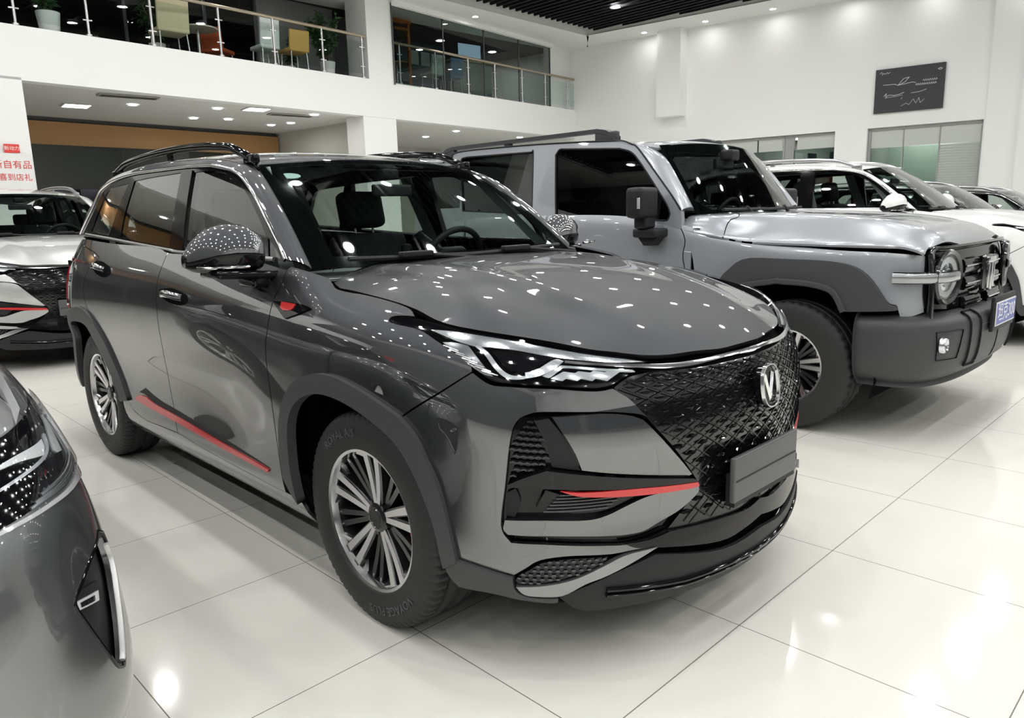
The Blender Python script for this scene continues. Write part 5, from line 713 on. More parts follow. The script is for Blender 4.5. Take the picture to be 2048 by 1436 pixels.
# ---- lamps under the gallery, upstairs, and added ones in the shops
g1 = ceiling_light('ceiling_light', 'small downlight under the gallery, nearest the thin vent by the round column', (-13.3, 6.9, 3.592), .075, 70, 'small downlights under the gallery')
for x, y in ((-13.0, 2.9), (-13.9, 3.3), (-13.5, 4.8), (-15.2, 5.0), (-15.0, 5.7), (-15.5, 7.0), (-14.9, 7.2), (-14.2, 11.8), (-15.8, 12.0), (-14.2, -1.5), (-14.2, -4.5), (-15.8, -3.0), (-14.5, 14.6)): dup(g1, (x, y, 3.592), 'small downlight in the white ceiling under the gallery')
g1['label'] = 'small downlight in the white ceiling under the gallery'
def panel_light(name, label, c, dx, dy, z, power, group=None):
    o = empty(name, (c[0], c[1], z), -.1, label, 'light', group); f = MB(); f.box((0, 0, .004), (dx, dy, .012)); f.build('frame', mat('panel_frame', (.7, .7, .68), .5), o)
    e = MB(); e.box((0, 0, -.004), (dx * .86, dy * .86, .006)); e.build('diffuser', mat('diffuser_%g' % power, (1, 1, 1), .5, emit=power, ecol=(1, .97, .90)), o); return o
panel_light('ceiling_panel', 'square glowing ceiling panel under the gallery near the poster column', (-14.6, 2.5), .5, .5, 3.585, 4, 'glowing panels under the gallery'); panel_light('ceiling_panel', 'square glowing ceiling panel under the gallery beside the dark vent', (-13.2, 5.5), .5, .5, 3.585, 4, 'glowing panels under the gallery')
panel_light('ceiling_panel', 'added ceiling panel brightening the office behind the shorter window', (-7.6, 18.2), 1.2, .6, 3.12, 10); panel_light('ceiling_panel', 'added ceiling panel brightening the shop behind the louvred window', (-4.2, 18.3), 1.4, .8, 3.27, 7)  # both panels added so the rooms behind the panes look brighter
def vent(label, c):
    o = empty('ceiling_vent', (c[0], c[1], 3.585), -.1, label, 'vent', 'vents under the gallery'); f = MB(); f.box((0, 0, 0), (.30, 1.0, .02)); f.build('frame', mat('vent_grey', (.35, .35, .33), .5), o)
    e = MB(); e.box((-.06, 0, -.011), (.05, .92, .006)); e.box((.06, 0, -.011), (.05, .92, .006)); e.build('slots', DARK, o)
vent('long ceiling vent under the gallery nearest the poster column', (-12.9, 2.9)); vent('long ceiling vent under the gallery between the glowing panel and the column', (-13.6, 6.5))
up = ceiling_light('ceiling_light', 'downlight in the dark ceiling of the upper rooms', (-15.6, 10.2, ZC + .045), .11, 60, 'downlights in the upper rooms')
for x, y in ((-15.2, 12.2), (-16.4, 12.6), (-15.4, 14.4), (-15.4, 4.4), (-16.6, 5.2), (-15.0, 2.0), (-15.8, -.5), (-16.5, 1.2), (-15, -4)): dup(up, (x, y, ZC + .045))

# each lamp that the picture shows gets its own words, by where it stands in its row
def picture_x(o):
    v = _m.inverted() @ o.location; return (1024 - 1486.06 * v.x / v.z, 718 + 1486.06 * v.y / v.z) if v.z < 0 else (-9e9, 0)
ORD = ['leftmost', 'second', 'third', 'fourth', 'fifth', 'sixth', 'seventh', 'eighth', 'ninth', 'tenth', 'eleventh', 'twelfth', 'thirteenth']
def tell_apart(group, text, out):
    L = []
    for o in COL.objects:
        if o.get('group') == group:
            x, y = picture_x(o)
            if -5 < x < 2053 and -5 < y < 1441: L.append((x, o))
            else: o['label'] = out
    L.sort(key=lambda t: t[0])
    for i, (x, o) in enumerate(L): o['label'] = (ORD[min(i, 12)] + (' from the left' if i else '')) + ' of the ' + text
tell_apart('downlights in the black slatted ceiling', 'round downlights in the black slatted ceiling', 'round downlight in the black slatted ceiling, out of the picture overhead')
tell_apart('downlights washing the tall white wall', 'small downlights in the white ceiling border', 'unseen small downlight in the ceiling border, out of the picture')  # the added front wall row takes this last label too
tell_apart('small downlights under the gallery', 'small downlights in the white ceiling under the gallery', 'small downlight under the gallery, out of the picture')
tell_apart('downlights in the upper rooms', 'downlights in the dark ceiling of the upper rooms', 'downlight of the upper rooms, out of the picture')
# ---------------------------------------------------------------- wheels
def tyre_mesh(R, w, ri, name, parent, sipes=72, block=.009, m=None):
    h = w / 2; n = sipes * 3
    prof = [(ri, h * .86), (ri + .012, h * .97), (ri + (R - ri) * .35, h * 1.04), (ri + (R - ri) * .7, h * 1.02), (R - .022, h * .96), (R - .010, h * .90), (R - .003, h * .80), (R - .001, h * .56),
            (R - .009, h * .54), (R - .009, h * .46), (R, h * .44), (R, h * .16), (R - .009, h * .14), (R - .009, h * .02)]
    prof = [(r, -y) for r, y in prof] + [(r, y) for r, y in prof[::-1]]
    # order goes from the outer face (-y) to the inner one
    V = []; F = []; mm = len(prof)
    for k in range(n):
        a = 2 * math.pi * k / n; c, s_ = math.cos(a), math.sin(a); g = (k % 3 == 0)
        for i, (r, y) in enumerate(prof):
            j = min(i, mm - 1 - i)
            if g and j in (5, 6, 7): r -= block
            if g and j == 4: r -= block * .6; y *= .985
            V.append((r * c, y, r * s_))
    for k in range(n):
        for i in range(mm - 1): F.append((k * mm + i, k * mm + i + 1, ((k + 1) % n) * mm + i + 1, ((k + 1) % n) * mm + i)[::-1])
    return mesh(name, V, F, m or RUBBER, parent, 32)
def sidewall_text(txt, R, a0, size, y, parent, m, spread=1.0, name='sidewall_lettering'):
    cu = bpy.data.curves.new('t', 'FONT'); cu.body = txt; cu.size = size; cu.extrude = .0012; cu.align_x = 'CENTER'; cu.resolution_u = 2
    to = bpy.data.objects.new('t', cu); COL.objects.link(to); me = bpy.data.meshes.new_from_object(to.evaluated_get(bpy.context.evaluated_depsgraph_get())); bpy.data.objects.remove(to)
    for v in me.vertices:
        x, yy, z = v.co; a = a0 - x * spread / R; r = R + yy
        v.co = (r * math.cos(a) , y - z, r * math.sin(a))
    me.materials.clear(); me.materials.append(m); o = bpy.data.objects.new(name, me); return fin(o, parent)
def spoke_wheel(name, loc, parent, R=.364, w=.225, ri=.236, side='R', twist=0, rimcol=None, caliper=True, text=None, style='twin', sipes=72):
    o = tyre_mesh(R, w, ri - .004, name, parent, sipes); o.location = loc
    o.rotation_euler = (0, twist, 0) if side == 'R' else (0, twist, math.pi)
    h = w / 2
    V, F = lathe([(ri + .010, -h * .80), (ri + .012, -h * .90), (ri + .004, -h * .93), (ri - .006, -h * .90), (ri - .012, -h * .72), (ri - .022, -h * .2), (ri - .03, h * .5), (ri, h * .8)], 72)
    rim = mesh('rim', V, [f[::-1] for f in F], RIMB if rimcol is None else rimcol, o, 35)
    V, F = lathe([(ri - .013, -h * .70), (ri - .026, -h * .1), (ri - .034, h * .5), (ri - .034, h * .8), (.0, h * .82)], 64); mesh('rim_barrel', V, [f[::-1] for f in F], RIMD, o, 35)
    face = MB(); dark = MB(); ys, yh = -h * .80, -h * .60
    def spoke(mb, a0, a1, r0, r1, w0, w1, dy, th, dyo=0):
        n = 9; P = []; N = []; tp = []
        for i in range(n):
            k = i / (n - 1); r = r0 + (r1 - r0) * k; a = a0 + (a1 - a0) * k
            y = yh + (ys - yh) * (k ** 1.6) + dy + dyo * k
            P.append((r * math.cos(a), y, r * math.sin(a))); N.append((0, -1, 0)); tp.append((w0 + (w1 - w0) * k) / max(w0, w1))
        V = []; F = []
        for i in range(n):
            t = np.array(P[min(n - 1, i + 1)]) - np.array(P[max(0, i - 1)]); t[1] = 0; t /= np.linalg.norm(t); s_ = np.array((-t[2], 0, t[0])); ww = max(w0, w1) * tp[i] / 2
            p = np.array(P[i])
            for q, yy in ((-1.25, th), (-1, 0), (1, 0), (1.25, th)): V.append(p + s_ * ww * q + np.array((0, yy, 0)))
        for i in range(n - 1):
            for j in range(4): F.append((i * 4 + j, i * 4 + (j + 1) % 4, (i + 1) * 4 + (j + 1) % 4, (i + 1) * 4 + j))
        F += [(0, 1, 2, 3), tuple((n - 1) * 4 + j for j in (3, 2, 1, 0))]
        mb.add(V, F)
    if style == 'twin':
        for k in range(5):
            a = math.radians(90 + 72 * k)
            for s_ in (-1, 1):
                spoke(face, a + s_ * .16, a + s_ * .135, .044, ri - .004, .017, .027, 0, .014)
                spoke(dark, a + s_ * .16, a + s_ * .135, .05, ri - .008, .030, .036, .006, .05)
                spoke(face, a + s_ * .135, a + s_ * .33, ri - .045, ri - .003, .012, .030, .002, .012)
            b = a + math.radians(36)
            for s_ in (-1, 1): spoke(dark, b + s_ * .10, b + s_ * .10, .05, ri - .012, .016, .020, .012, .05)
            spoke(face, b - .10, b - .10, .075, ri - .012, .004, .006, .0115, .01); spoke(face, b + .10, b + .10, .075, ri - .012, .004, .006, .0115, .01)
    else:
        for k in range(12):
            a = math.radians(30 * k); spoke(face, a, a + .08, .05, ri - .004, .012, .018, 0, .02)
    dark.build('spoke_web', RIMD, o, 35); face.build('spokes', RIMB, o, 35)
    V, F = lathe([(.0, -h * .66), (.028, -h * .66), (.031, -h * .63), (.034, -h * .63), (.036, -h * .66), (.040, -h * .66), (.050, -h * .61), (.054, -h * .3)], 40); mesh('hub_cap', V, F[:], RIMD, o, 30)
    V, F = lathe([(.0, -h * .667), (.0275, -h * .667), (.0275, -h * .65)], 30); mesh('cap_face', V, F, BLACKG, o, 30)
    for k in range(5):
        nuts = MB(); a = math.radians(90 + 36 + 72 * k); nuts.tube([(.052 * math.cos(a), -h * .62, .052 * math.sin(a)), (.052 * math.cos(a), -h * .35, .052 * math.sin(a))], .009, 6); nuts.build('wheel_nut', RIMD, o)
    V, F = lathe([(.06, -h * .05), (.16, -h * .05), (.162, 0), (.16, h * .12), (.06, h * .12)], 56); mesh('brake_disc', V, [f[::-1] for f in F], STEEL, o, 30)
    if caliper:
        c = MB(); 
        for a in (-.30, -.1, .1, .30): c.box((.165 * math.cos(a), -.008, .165 * math.sin(a)), (.05, .07, .05), ch=.008)
        c.build('brake_caliper', RED, o)
    if text:
        for t, a in text: sidewall_text(t, ri + (R - ri) * .38, math.radians(a), .040, -h * 1.043, o, mat('tyre_letter', (.085, .085, .088), .5), 1.0)
    return o

# ---------------------------------------------------------------- seats and other cabin pieces shared by the cars
def seat(car, x, y, m=None, z=.62, k=1, lean=.22):
    m = m or SEAT; o = MB()
    def pad(c, d, rot, ch): o.box((0, 0, 0), d, Matrix.Translation(c) @ Matrix.Rotation(rot, 4, 'Y'), ch)
    pad((x, y, z), (.50, .52, .16), -.08, .05)
    pad((x - .30, y, z + .33), (.15, .48, .60), -lean, .06); pad((x - .27, y - .21, z + .30), (.15, .08, .50), -lean, .03); pad((x - .27, y + .21, z + .30), (.15, .08, .50), -lean, .03)
    s_ = o.build('seat', m, car, 60)
    h = MB(); h.box((0, 0, 0), (.11, .28, .21), Matrix.Translation((x - .415, y, z + .76)) @ Matrix.Rotation(-lean, 4, 'Y'), .045); hd = h.build('headrest', m, s_, 60)
    p = MB()
    for q in (-.06, .06): p.tube([(x - .375, y + q, z + .58), (x - .40, y + q, z + .69)], .007, 8)
    p.build('headrest_posts', CHROME, s_); return s_
def steering(car, x, y, z, r=.185, tilt=-1.13):
    M = Matrix.Translation((x, y, z)) @ Matrix.Rotation(tilt, 4, 'Y'); o = MB()
    o.tube([(r * math.cos(a), r * math.sin(a), 0) for a in np.linspace(0, 2 * math.pi, 40, endpoint=False)], .016, 10, M=M, closed=True)
    o.box((0, 0, .02), (.14, .17, .05), M, .02); o.box((0, .11, .012), (.05, .14, .02), M, .008); o.box((0, -.11, .012), (.05, .14, .02), M, .008); o.box((-.10, 0, .012), (.13, .05, .02), M, .008)
    o.tube([(0, 0, .03), (0, 0, .30)], .03, 10, M=M)
    return o.build('steering_wheel', BLACKP, car, 50)

# ---------------------------------------------------------------- the crossover
def build_crossover(name, label, loc, scale=1, P=None, detail=True, group=None):
    P = P or PAINT_G
    car = empty(name, loc, 0, label, 'car', group, scale)
    S = crossover(); B = S['body']; T = TR
    sides = ('R', 'L')
    # dark inner shell with open wheel wells
    wf, wr = T['well_front'], T['well_rear']
    wf = [(a, max(b, 1.25)) for a, b in wf]; wr = [(a, max(b, 1.25)) for a, b in wr]
    out = [(20, 0), (20, 8.7), (16, 8.6), (13, 8.5), (9, 8.6), (4, 8.6), (0, 8.6), (0, 1.25), (4.6, 1.25)] + wr[::-1] + [(8.6, 1.25), (11, 1.25)] + wf[:-6] + [(14.2, 1.6), (15.2, 1.2), (17, 0)]
    for sd in sides: panel(B, 'body_shell', out, DARK, car, off=-.03, th=0, res=.07, side=sd)
    for sd in sides:
        sg = -1 if sd == 'R' else 1
        for cx, tw in ((.01, 0), (-2.70, 0)):
            o = MB(); n = 20; pr = [(cx + .435 * math.cos(a), .364 + .435 * math.sin(a)) for a in np.linspace(-.12, math.pi + .12, n)]
            V = []
            for x, z in pr: V += [(x, sg * .85, z), (x, sg * .45, z)]
            F = [(2 * i, 2 * i + 1, 2 * i + 3, 2 * i + 2) for i in range(n - 1)] + [tuple(2 * i + 1 for i in range(n))]
            o.add(V, F); o.build('wheel_well', DARK, car, None)
    # painted panels
    for sd in sides:
        panel(B, 'fender', T['fender'], P, car, gap=.0025, side=sd)
        d = panel(B, 'door', T['door_front'], P, car, gap=.0025, side=sd); e = panel(B, 'door', T['door_rear'], P, car, gap=.0025, side=sd)
        panel(B, 'rear_quarter', T['quarter'], P, car, gap=.0025, side=sd)
        panel(B, 'sill_panel', T['sill'], P, car, gap=.001, side=sd, off=-.004)
        for k, par, cx, cz, hx in (('handle_f', d, -1.39, 1.02, -.02), ('handle_r', e, -2.345, 1.10, -.02)):
            c = np.array(T[k]); u, v = c.mean(0)
            panel(B, 'handle_recess', T[k], DARK, par, off=.0008, th=0, side=sd)
            du = np.linspace(-.30, .26, 9); Pp, N = spath(B, [(u + q * .8, v + .12 * (1 - abs(q) * 2) - .05) for q in du], 0, side=sd)
            n = len(Pp); arc = np.array([.006 + .034 * math.sin(math.pi * min(1, max(0, i / (n - 1)))) ** .6 for i in range(n)])
            bar('door_handle', Pp + N * arc[:, None], N, .030, .010, CHROME, par)
        panel(B, 'sill_insert', T['sill_dark'], BLACKP, car, off=.002, th=.004, side=sd); panel(B, 'sill_stripe', T['sill_red'], RED, car, off=.006, th=.008, side=sd, label='red stripe along the sill')
        panel(B, 'door_blade', T['door_blade'], P, car, off=.005, th=.01, side=sd)
        fb = panel(B, 'fender_badge', T['fender_badge'], BLACKG, car, off=.006, th=.01, side=sd); panel(B, 'badge_insert', T['badge_red'], RED, fb, off=.009, th=.004, side=sd, label='red insert of the fender badge')
        panel(B, 'wheel_arch_cladding', T['arch_front'], CLADG, car, gap=-.006, off=.016, th=.035, side=sd); panel(B, 'wheel_arch_cladding', T['arch_rear'], CLADG, car, gap=-.006, off=.014, th=.035, side=sd)
        panel(B, 'corner_cladding', T['lower_cladding'], CLADG, car, off=.012, th=.04, side=sd)
        panel(B, 'tail_lamp', T['tail_lamp'], mat('tail_lamp_red', (.35, .01, .015), .12, 0, 1), car, off=.006, th=.03, side=sd)
    panel(B, 'rear_bumper', [(0, .3), (0, 5.2), (3.6, 5.2), (4.35, 4.8), (4.35, 2.0), (4.4, .5)], P, car, weld=False, side='R'); panel(B, 'rear_bumper', [(0, .3), (0, 5.2), (3.6, 5.2), (4.35, 4.8), (4.35, 2.0), (4.4, .5)], P, car, side='L')
    for sd in sides: panel(B, 'tailgate', [(0, 5.3), (0, 9), (3.1, 9), (2.6, 8), (2.0, 7), (2.4, 5.3)], P, car, side=sd)
    # front
    panel(B, 'front_bumper', T['bumper'], P, car, gap=.0025, res=.028, weld='u', th=.02)
    panel(B, 'spoiler', T['spoiler'], BLACKP, car, off=.004, weld='u', res=.05)
    panel(B, 'lower_wing', T['lower_wing'], SATIN if P is not PAINT_G else mat('satin_grey', (.33, .335, .34), .3, .8), car, off=.010, th=.02)
    panel(B, 'lower_wing', T['lower_wing'], SATIN if P is not PAINT_G else mat('satin_grey', (.33, .335, .34), .3, .8), car, off=.010, th=.02, side='L')
    panel(B, 'chin', T['chin'], BLACKG, car, off=.003, weld='u', th=.01)
    lo = MB()
    for q, z in ((.7, .255), (.62, .225)):
        Pp, N = spath(B, [(16.6, q * 2 + .2), (18, q * 2), (20, q * 2)], .004)
        bar('x', Pp, N, .012, .01, None, None, mb=lo); Pq = Pp * [1, -1, 1]; bar('x', Pq, N * [1, -1, 1], .012, .01, None, None, mb=lo)
    lo.build('chin_slats', BLACKG, car)
    for sd in sides:
        ib = panel(B, 'intake', T['intake_back'], BLACKG, car, off=-.028, th=0, side=sd, res=.05)
        panel(B, 'intake_panel', T['intake_panel'], P, ib, off=-.010, th=.016, side=sd)
        panel(B, 'intake_fin', T['intake_fin'], BLACKP, ib, off=-.016, th=.02, side=sd)
        panel(B, 'intake_blade', T['blade'], BLACKG, ib, off=.004, th=.04, side=sd)
        panel(B, 'intake_stripe', T['red_strip'], RED, ib, off=.007, th=.01, side=sd, label='thin red stripe under the black blade')
        panel(B, 'lower_blade', T['lower_blade'], P, ib, off=.002, th=.03, side=sd)
        panel(B, 'daytime_lamp', T['drl_lamp'], BLACKG, ib, off=-.012, th=.015, side=sd)
        if detail:
            rb = MB(); u = [p[0] for p in T['drl_lamp']]; v = [p[1] for p in T['drl_lamp']]; u0, u1, v0, v1 = min(u), max(u), min(v), max(v)
            for k in range(6):
                vv = v0 + (v1 - v0) * (k + 1) / 7.5; Pp, N = spath(B, [(u0 + .12 + .05 * k, vv), (u1 - .6 + .08 * k, vv + .02)], -.011, side=sd); bar('x', Pp, N, .005, .006, None, None, mb=rb)
            rb.build('lamp_ribs', mat('grey_ribs', (.10, .105, .11), .3, .5), ib)
            mb = MB(); mu = T['intake_mesh']; uu = [p[0] for p in mu]; vv_ = [p[1] for p in mu]
            for k in range(10):
                v_ = min(vv_) + (max(vv_) - min(vv_)) * (k + .5) / 10
                for j in range(5):
                    u_ = min(uu) + (max(uu) - min(uu)) * (j + .5 + .5 * (k % 2)) / 5.5
                    if not inside(np.array([(u_, v_)]), mu)[0]: continue
                    Pp, N = spath(B, [(u_ - .05, v_), (u_, v_ + .03), (u_ + .05, v_)], -.022, side=sd); bar('x', Pp, N, .008, .008, None, None, mb=mb)
            mb.build('intake_mesh', mat('black_mesh', (.02, .021, .023), .25, 0, .6), ib)
        fg = panel(B, 'parking_sensor', T['fog_lamp'], BLACKP, ib, off=-.018, th=.01, side=sd)
        lm = panel(B, 'lower_mesh', T['low_mesh'], BLACKG, car, off=.003, th=.004, side=sd)
        if detail:
            mb = MB(); mu = T['low_mesh']; U0, U1 = min(p[0] for p in mu), max(p[0] for p in mu); V0, V1 = min(p[1] for p in mu), max(p[1] for p in mu)
            nr = 6; nc = 12
            for k in range(nr):
                for j in range(nc):
                    u_ = U0 + (U1 - U0) * (j + .5 * (k % 2)) / nc; v_ = V0 + (V1 - V0) * (k + .5) / nr
                    if not inside(np.array([(u_, v_)]), mu)[0]: continue
                    a, b = (U1 - U0) / nc * .30, (V1 - V0) / nr * .28
                    pts = [(u_ + a * math.cos(t), v_ + b * math.sin(t)) for t in np.linspace(0, 2 * math.pi, 7)[:-1]]; Pp, N, _, _ = B.ev([p[0] for p in pts], [p[1] for p in pts]); Pp = Pp + N * .007
                    if sd == 'L': Pp = Pp * [1, -1, 1]
                    mb.add([tuple(p) for p in Pp], [tuple(range(6)) if sd == 'R' else tuple(range(6))[::-1]])
            mb.build('mesh_cells', mat('mesh_grey', (.10, .105, .11), .35, .6), lm, None)
    # grille with its scale pattern
    g = panel(B, 'grille', T['grille'], mat('grille_black', (.008, .008, .009), .16, 0, .5), car, off=-.012, th=0, weld='u', res=.05)
    if True:
        gp = T['grille']; sc = MB(); ln = MB()
        U0, U1, V0, V1 = 16.4, 20.0, 2.9, 7.5
        rows = 19
        for r in range(rows):
            v_ = V0 + (V1 - V0) * (r + .6) / rows
            for c in range(9):
                u_ = 20 - (c + (.5 if r % 2 else 0)) * .48
                if u_ < 16: continue
                if not inside(np.array([(min(u_, 19.95), v_ - .03), (u_ - .07, v_)]), gp).all(): continue
                a = .135; b = .060
                for sd in sides:
                    if u_ >= 19.99 and sd == 'L': continue
                    e = []
                    for q, hh, hv in ((-1, 0, .002), (-.5, .6, .010), (0, .8, .013), (.5, .6, .010), (1, 0, .002)):
                        e.append((u_ + a * q, v_ + b * hh, .004)); e.append((u_ + a * q, v_ - b * .15 * (1 - q * q), hv)); e.append((u_ + a * q, v_ - b * (1 - q * q) * .9, .003))
                    uu = np.array([p[0] for p in e]); ff = uu > 20; uc = np.where(ff, 40 - uu, uu)
                    Pp, N, _, _ = B.ev(uc, [p[1] for p in e]); Pp = Pp + N * (np.array([p[2] for p in e])[:, None] - .011); Pp[ff] *= [1, -1, 1]
                    if sd == 'L': Pp = Pp * [1, -1, 1]
                    F = []
                    for i in range(4):
                        for j in range(2): F.append((i * 3 + j, (i + 1) * 3 + j, (i + 1) * 3 + j + 1, i * 3 + j + 1))
                    sc.add([tuple(p) for p in Pp], F if sd == 'L' else [f[::-1] for f in F])
        sc.build('grille_scales', mat('grille_scale', (.045, .046, .048), .10, .9, .6, cior=1.9), g, None)
        for k in range(-18, 19):
            for dr in (1, -1):
                pts = []
                for t in np.linspace(0, 1, 30):
                    v_ = V0 - .1 + (V1 - V0 + .1) * t; u_ = 20 - (.24 + k * .48 + dr * (v_ - V0 - .145))
                    ok = abs(20 - u_) < 4 and inside(np.array([(20 - abs(20 - u_) - .02, v_)]), gp)[0]
                    pts.append((u_, v_, ok))
                seg = []
                for u_, v_, ok in pts + [(0, 0, False)]:
                    if ok: seg.append((u_, v_))
                    elif len(seg) > 2:
                        uu = np.array([p[0] for p in seg]); f = uu > 20; Pp, N, _, _ = B.ev(np.where(f, 40 - uu, uu), [p[1] for p in seg]); Pp[f] *= [1, -1, 1]; N[f] *= [1, -1, 1]
                        bar('x', Pp, N, .0032, .003, None, None, mb=ln, rnd=False); seg = []
                    else: seg = []
        ln.build('grille_wires', BLACKG, g, None)
    panel(B, 'chrome_bar', T['chrome_bar'], CHROME, car, off=.004, th=.016, weld='u')
    # emblem
    em = MB(); Pe, Ne, _, _ = B.ev([20], [6.12]); ex, ez = float(Pe[0][0]), float(Pe[0][2]); tl = Matrix.Translation((ex + .012, 0, ez)) @ Matrix.Rotation(-.12, 4, 'Y')
    def ring(a, b, w, h, x0, mbx, n=40):
        V = []; F = []
        for k in range(n):
            t = 2 * math.pi * k / n; c, s_ = math.cos(t), math.sin(t); sx = math.copysign(abs(c) ** .8, c); sz = math.copysign(abs(s_) ** .8, s_)
            for q, d in ((0, 0), (.25, h), (.75, h), (1, 0)): V.append((x0 + d, sx * (a - w * q), sz * (b - w * q)))
        for k in range(n):
            for j in range(3): F.append((k * 4 + j, k * 4 + j + 1, ((k + 1) % n) * 4 + j + 1, ((k + 1) % n) * 4 + j))
        mbx.add(V, F, tl)
    ring(.054, .070, .008, .010, .012, em)
    for s_ in (-1, 1): em.add([(.011, s_ * .031, .036), (.011, s_ * .020, .042), (.011, 0, -.022), (.011, 0, -.048), (.018, s_ * .025, .038), (.018, 0, -.038)], [(0, 4, 5, 3), (4, 1, 2, 5), (0, 1, 4)], tl)
    eb = MB(); V = []
    for k in range(40):
        t = 2 * math.pi * k / 40; c, s_ = math.cos(t), math.sin(t); V.append((.010, math.copysign(abs(c) ** .8, c) * .048, math.copysign(abs(s_) ** .8, s_) * .062))
    V2 = [(-.03, y, z) for x, y, z in V]; eb.add(V + V2, [tuple(range(40))] + [(i, 40 + i, 40 + (i + 1) % 40, (i + 1) % 40) for i in range(40)], tl)
    ebo = eb.build('emblem', BLACKG, car, 30); em.build('emblem_ring', CHROME, ebo, 30, label='chrome ring and V of the emblem')
    if detail:
        pl = MB(); Pp, N, _, _ = B.ev([20], [3.7]); px = float(Pp[0][0])
        pl.box((px + .030, -.02, .542), (.018, .41, .14), ch=.006); po = pl.build('plate_holder', mat('plate_grey', (.09, .093, .095), .42), car); l2 = MB(); l2.box((px + .040, -.02, .539), (.002, .39, .004)); l2.box((px + .012, .0, .50), (.03, .40, .10)); l2.build('plate_seam', BLACKP, po)
    # headlights
    for sd in sides:
        h = panel(B, 'headlight', T['headlight'], BLACKG, car, off=-.008, th=.02, side=sd)
        panel(B, 'lamp_bar', T['hl_bar'], REFLW, h, off=-.003, th=.006, side=sd); panel(B, 'turn_lamp', T['hl_turn'], mat('lamp_grey', (.25, .26, .27), .2, .6), h, off=-.004, th=.004, side=sd)
        panel(B, 'lens_box', T['hl_box'], mat('lens_black', (.01, .01, .012), .05, 0, 1), h, off=-.0045, th=.004, side=sd)
        panel(B, 'light_line', T['hl_line'], LENSW, h, off=-.002, th=.004, side=sd); panel(B, 'light_guide', T['hl_diag'], REFLW, h, off=-.002, th=.004, side=sd)
        panel(B, 'light_rail', T['hl_rail'], LENSW, h, off=-.002, th=.004, side=sd)
        for k in range(4): panel(B, 'light_block', T['hl_block%d' % k], LENSW, h, off=-.001, th=.006, side=sd)
        rb = MB(); tt = T['hl_turn']; 
        for k in range(7):
            t = (k + .5) / 7; a = np.array(tt[0]) * (1 - t) + np.array(tt[len(tt) * 2 // 3]) * t; a = np.array((tt[0][0] + (max(p[0] for p in tt) - .12 - tt[0][0]) * t, tt[0][1] - (tt[0][1] - min(p[1] for p in tt) - .15) * t))
            Pp, N = spath(B, [tuple(a + (-.02, -.08)), tuple(a + (.26, -.10))], -.003, side=sd); bar('x', Pp, N, .005, .004, None, None, mb=rb)
        rb.build('lamp_lamella', REFLW, h)
        panel(B, 'lamp_cover', T['headlight'], LCOVER, h, off=.001, th=0, side=sd, gap=.002)
    # hood, cowl
    panel(S['hood'], 'hood', T['hood'], P, car, gap=.0025, sg=-1, weld='v', res=.03, th=.015)
    c = MB(); V = []
    for y, xa, xb in ((-.74, -.42, -.56), (-.5, -.44, -.50), (-.25, -.44, -.46), (0, -.43, -.44), (.25, -.44, -.46), (.5, -.44, -.50), (.74, -.42, -.56)): V += [(xa + .02, y, 1.115), (xb - .03, y, 1.135)]
    c.add(V, [(2 * i, 2 * i + 2, 2 * i + 3, 2 * i + 1) for i in range(6)]); c.build('cowl_cover', BLACKP, car)
    # glasshouse
    ws = S['ws']; w = panel(ws, 'windscreen', [(0, 0), (6, 0), (6, 6), (0, 6)], WGLASS, car, th=0, weld='v', off=.002)
    for sd in sides:
        panel(ws, 'windscreen_band', [(0, 5.35), (0, 6), (6, 6), (6, 5.5), (5.7, 5.2), (.6, 5.2)], BLACKG, w, th=0, off=-.002, side=sd)
        panel(ws, 'windscreen_frit', [(5.75, 0), (6, 0), (6, 6), (5.72, 6)], BLACKG, w, th=0, off=-.003, side=sd); panel(ws, 'windscreen_frit', [(0, 0), (.5, 0), (.5, 6), (0, 6)], BLACKG, w, th=0, off=-.003, side=sd)
    roof = panel(S['roof'], 'roof', full(S['roof']), P, car, weld='v', th=.02, res=.06)
    sd_ = S['side']; A = sd_.ev([p[0] for p in T['dlo_top']], [p[1] for p in T['dlo_top']])[0]; k = 0; Bc = []; m_ = 0
    wse = ws.ev(np.linspace(0, 6, 40), np.full(40, 6.0))[0]; rfe = S['roof'].ev(np.linspace(0, 10, 80), np.full(80, 7.0))[0]
    imax = int(np.argmax(A[:, 2])); zt = 1.575
    for i, p in enumerate(A):
        if p[0] > -1.12: kk = min(1, max(0, (p[2] - A[0, 2]) / (zt - A[0, 2]))); m_ = max(m_, kk); q = wse[int(round(m_ * 39))]
        elif p[0] > -3.05: q = rfe[int(np.argmin(abs(rfe[:, 0] - (p[0] - .03 * (p[0] + 1.12)))))]
        else:
            kk = min(1, max(0, (p[2] - A[-1, 2]) / (1.56 - A[-1, 2]))); q = np.array((-3.56, -.60, 1.29)) * (1 - kk) + rfe[-16] * kk
        Bc.append(q)
    Bc = np.array(Bc); 
    for _ in range(6): Bc[1:-1] = (Bc[:-2] + Bc[2:] + Bc[1:-1] * 2) / 4
    n = len(A); cols = []
    for i in range(n):
        t = A[min(n - 1, i + 1)] - A[max(0, i - 1)]; wv = Bc[i] - A[i]; nr = np.cross(wv, t); nr /= np.linalg.norm(nr) + 1e-9; Lw = np.linalg.norm(wv)
        if nr[1] > 0: nr = -nr
        cols.append([A[i] + wv * q + nr * Lw * .16 * math.sin(math.pi * q) ** .8 for q in np.linspace(0, 1, 7)])
    CL = Surf(cols)
    fnrm = CL.ev([n / 2], [3])[1][0]; csg = 1 if fnrm[2] > 0 or fnrm[1] < 0 else -1
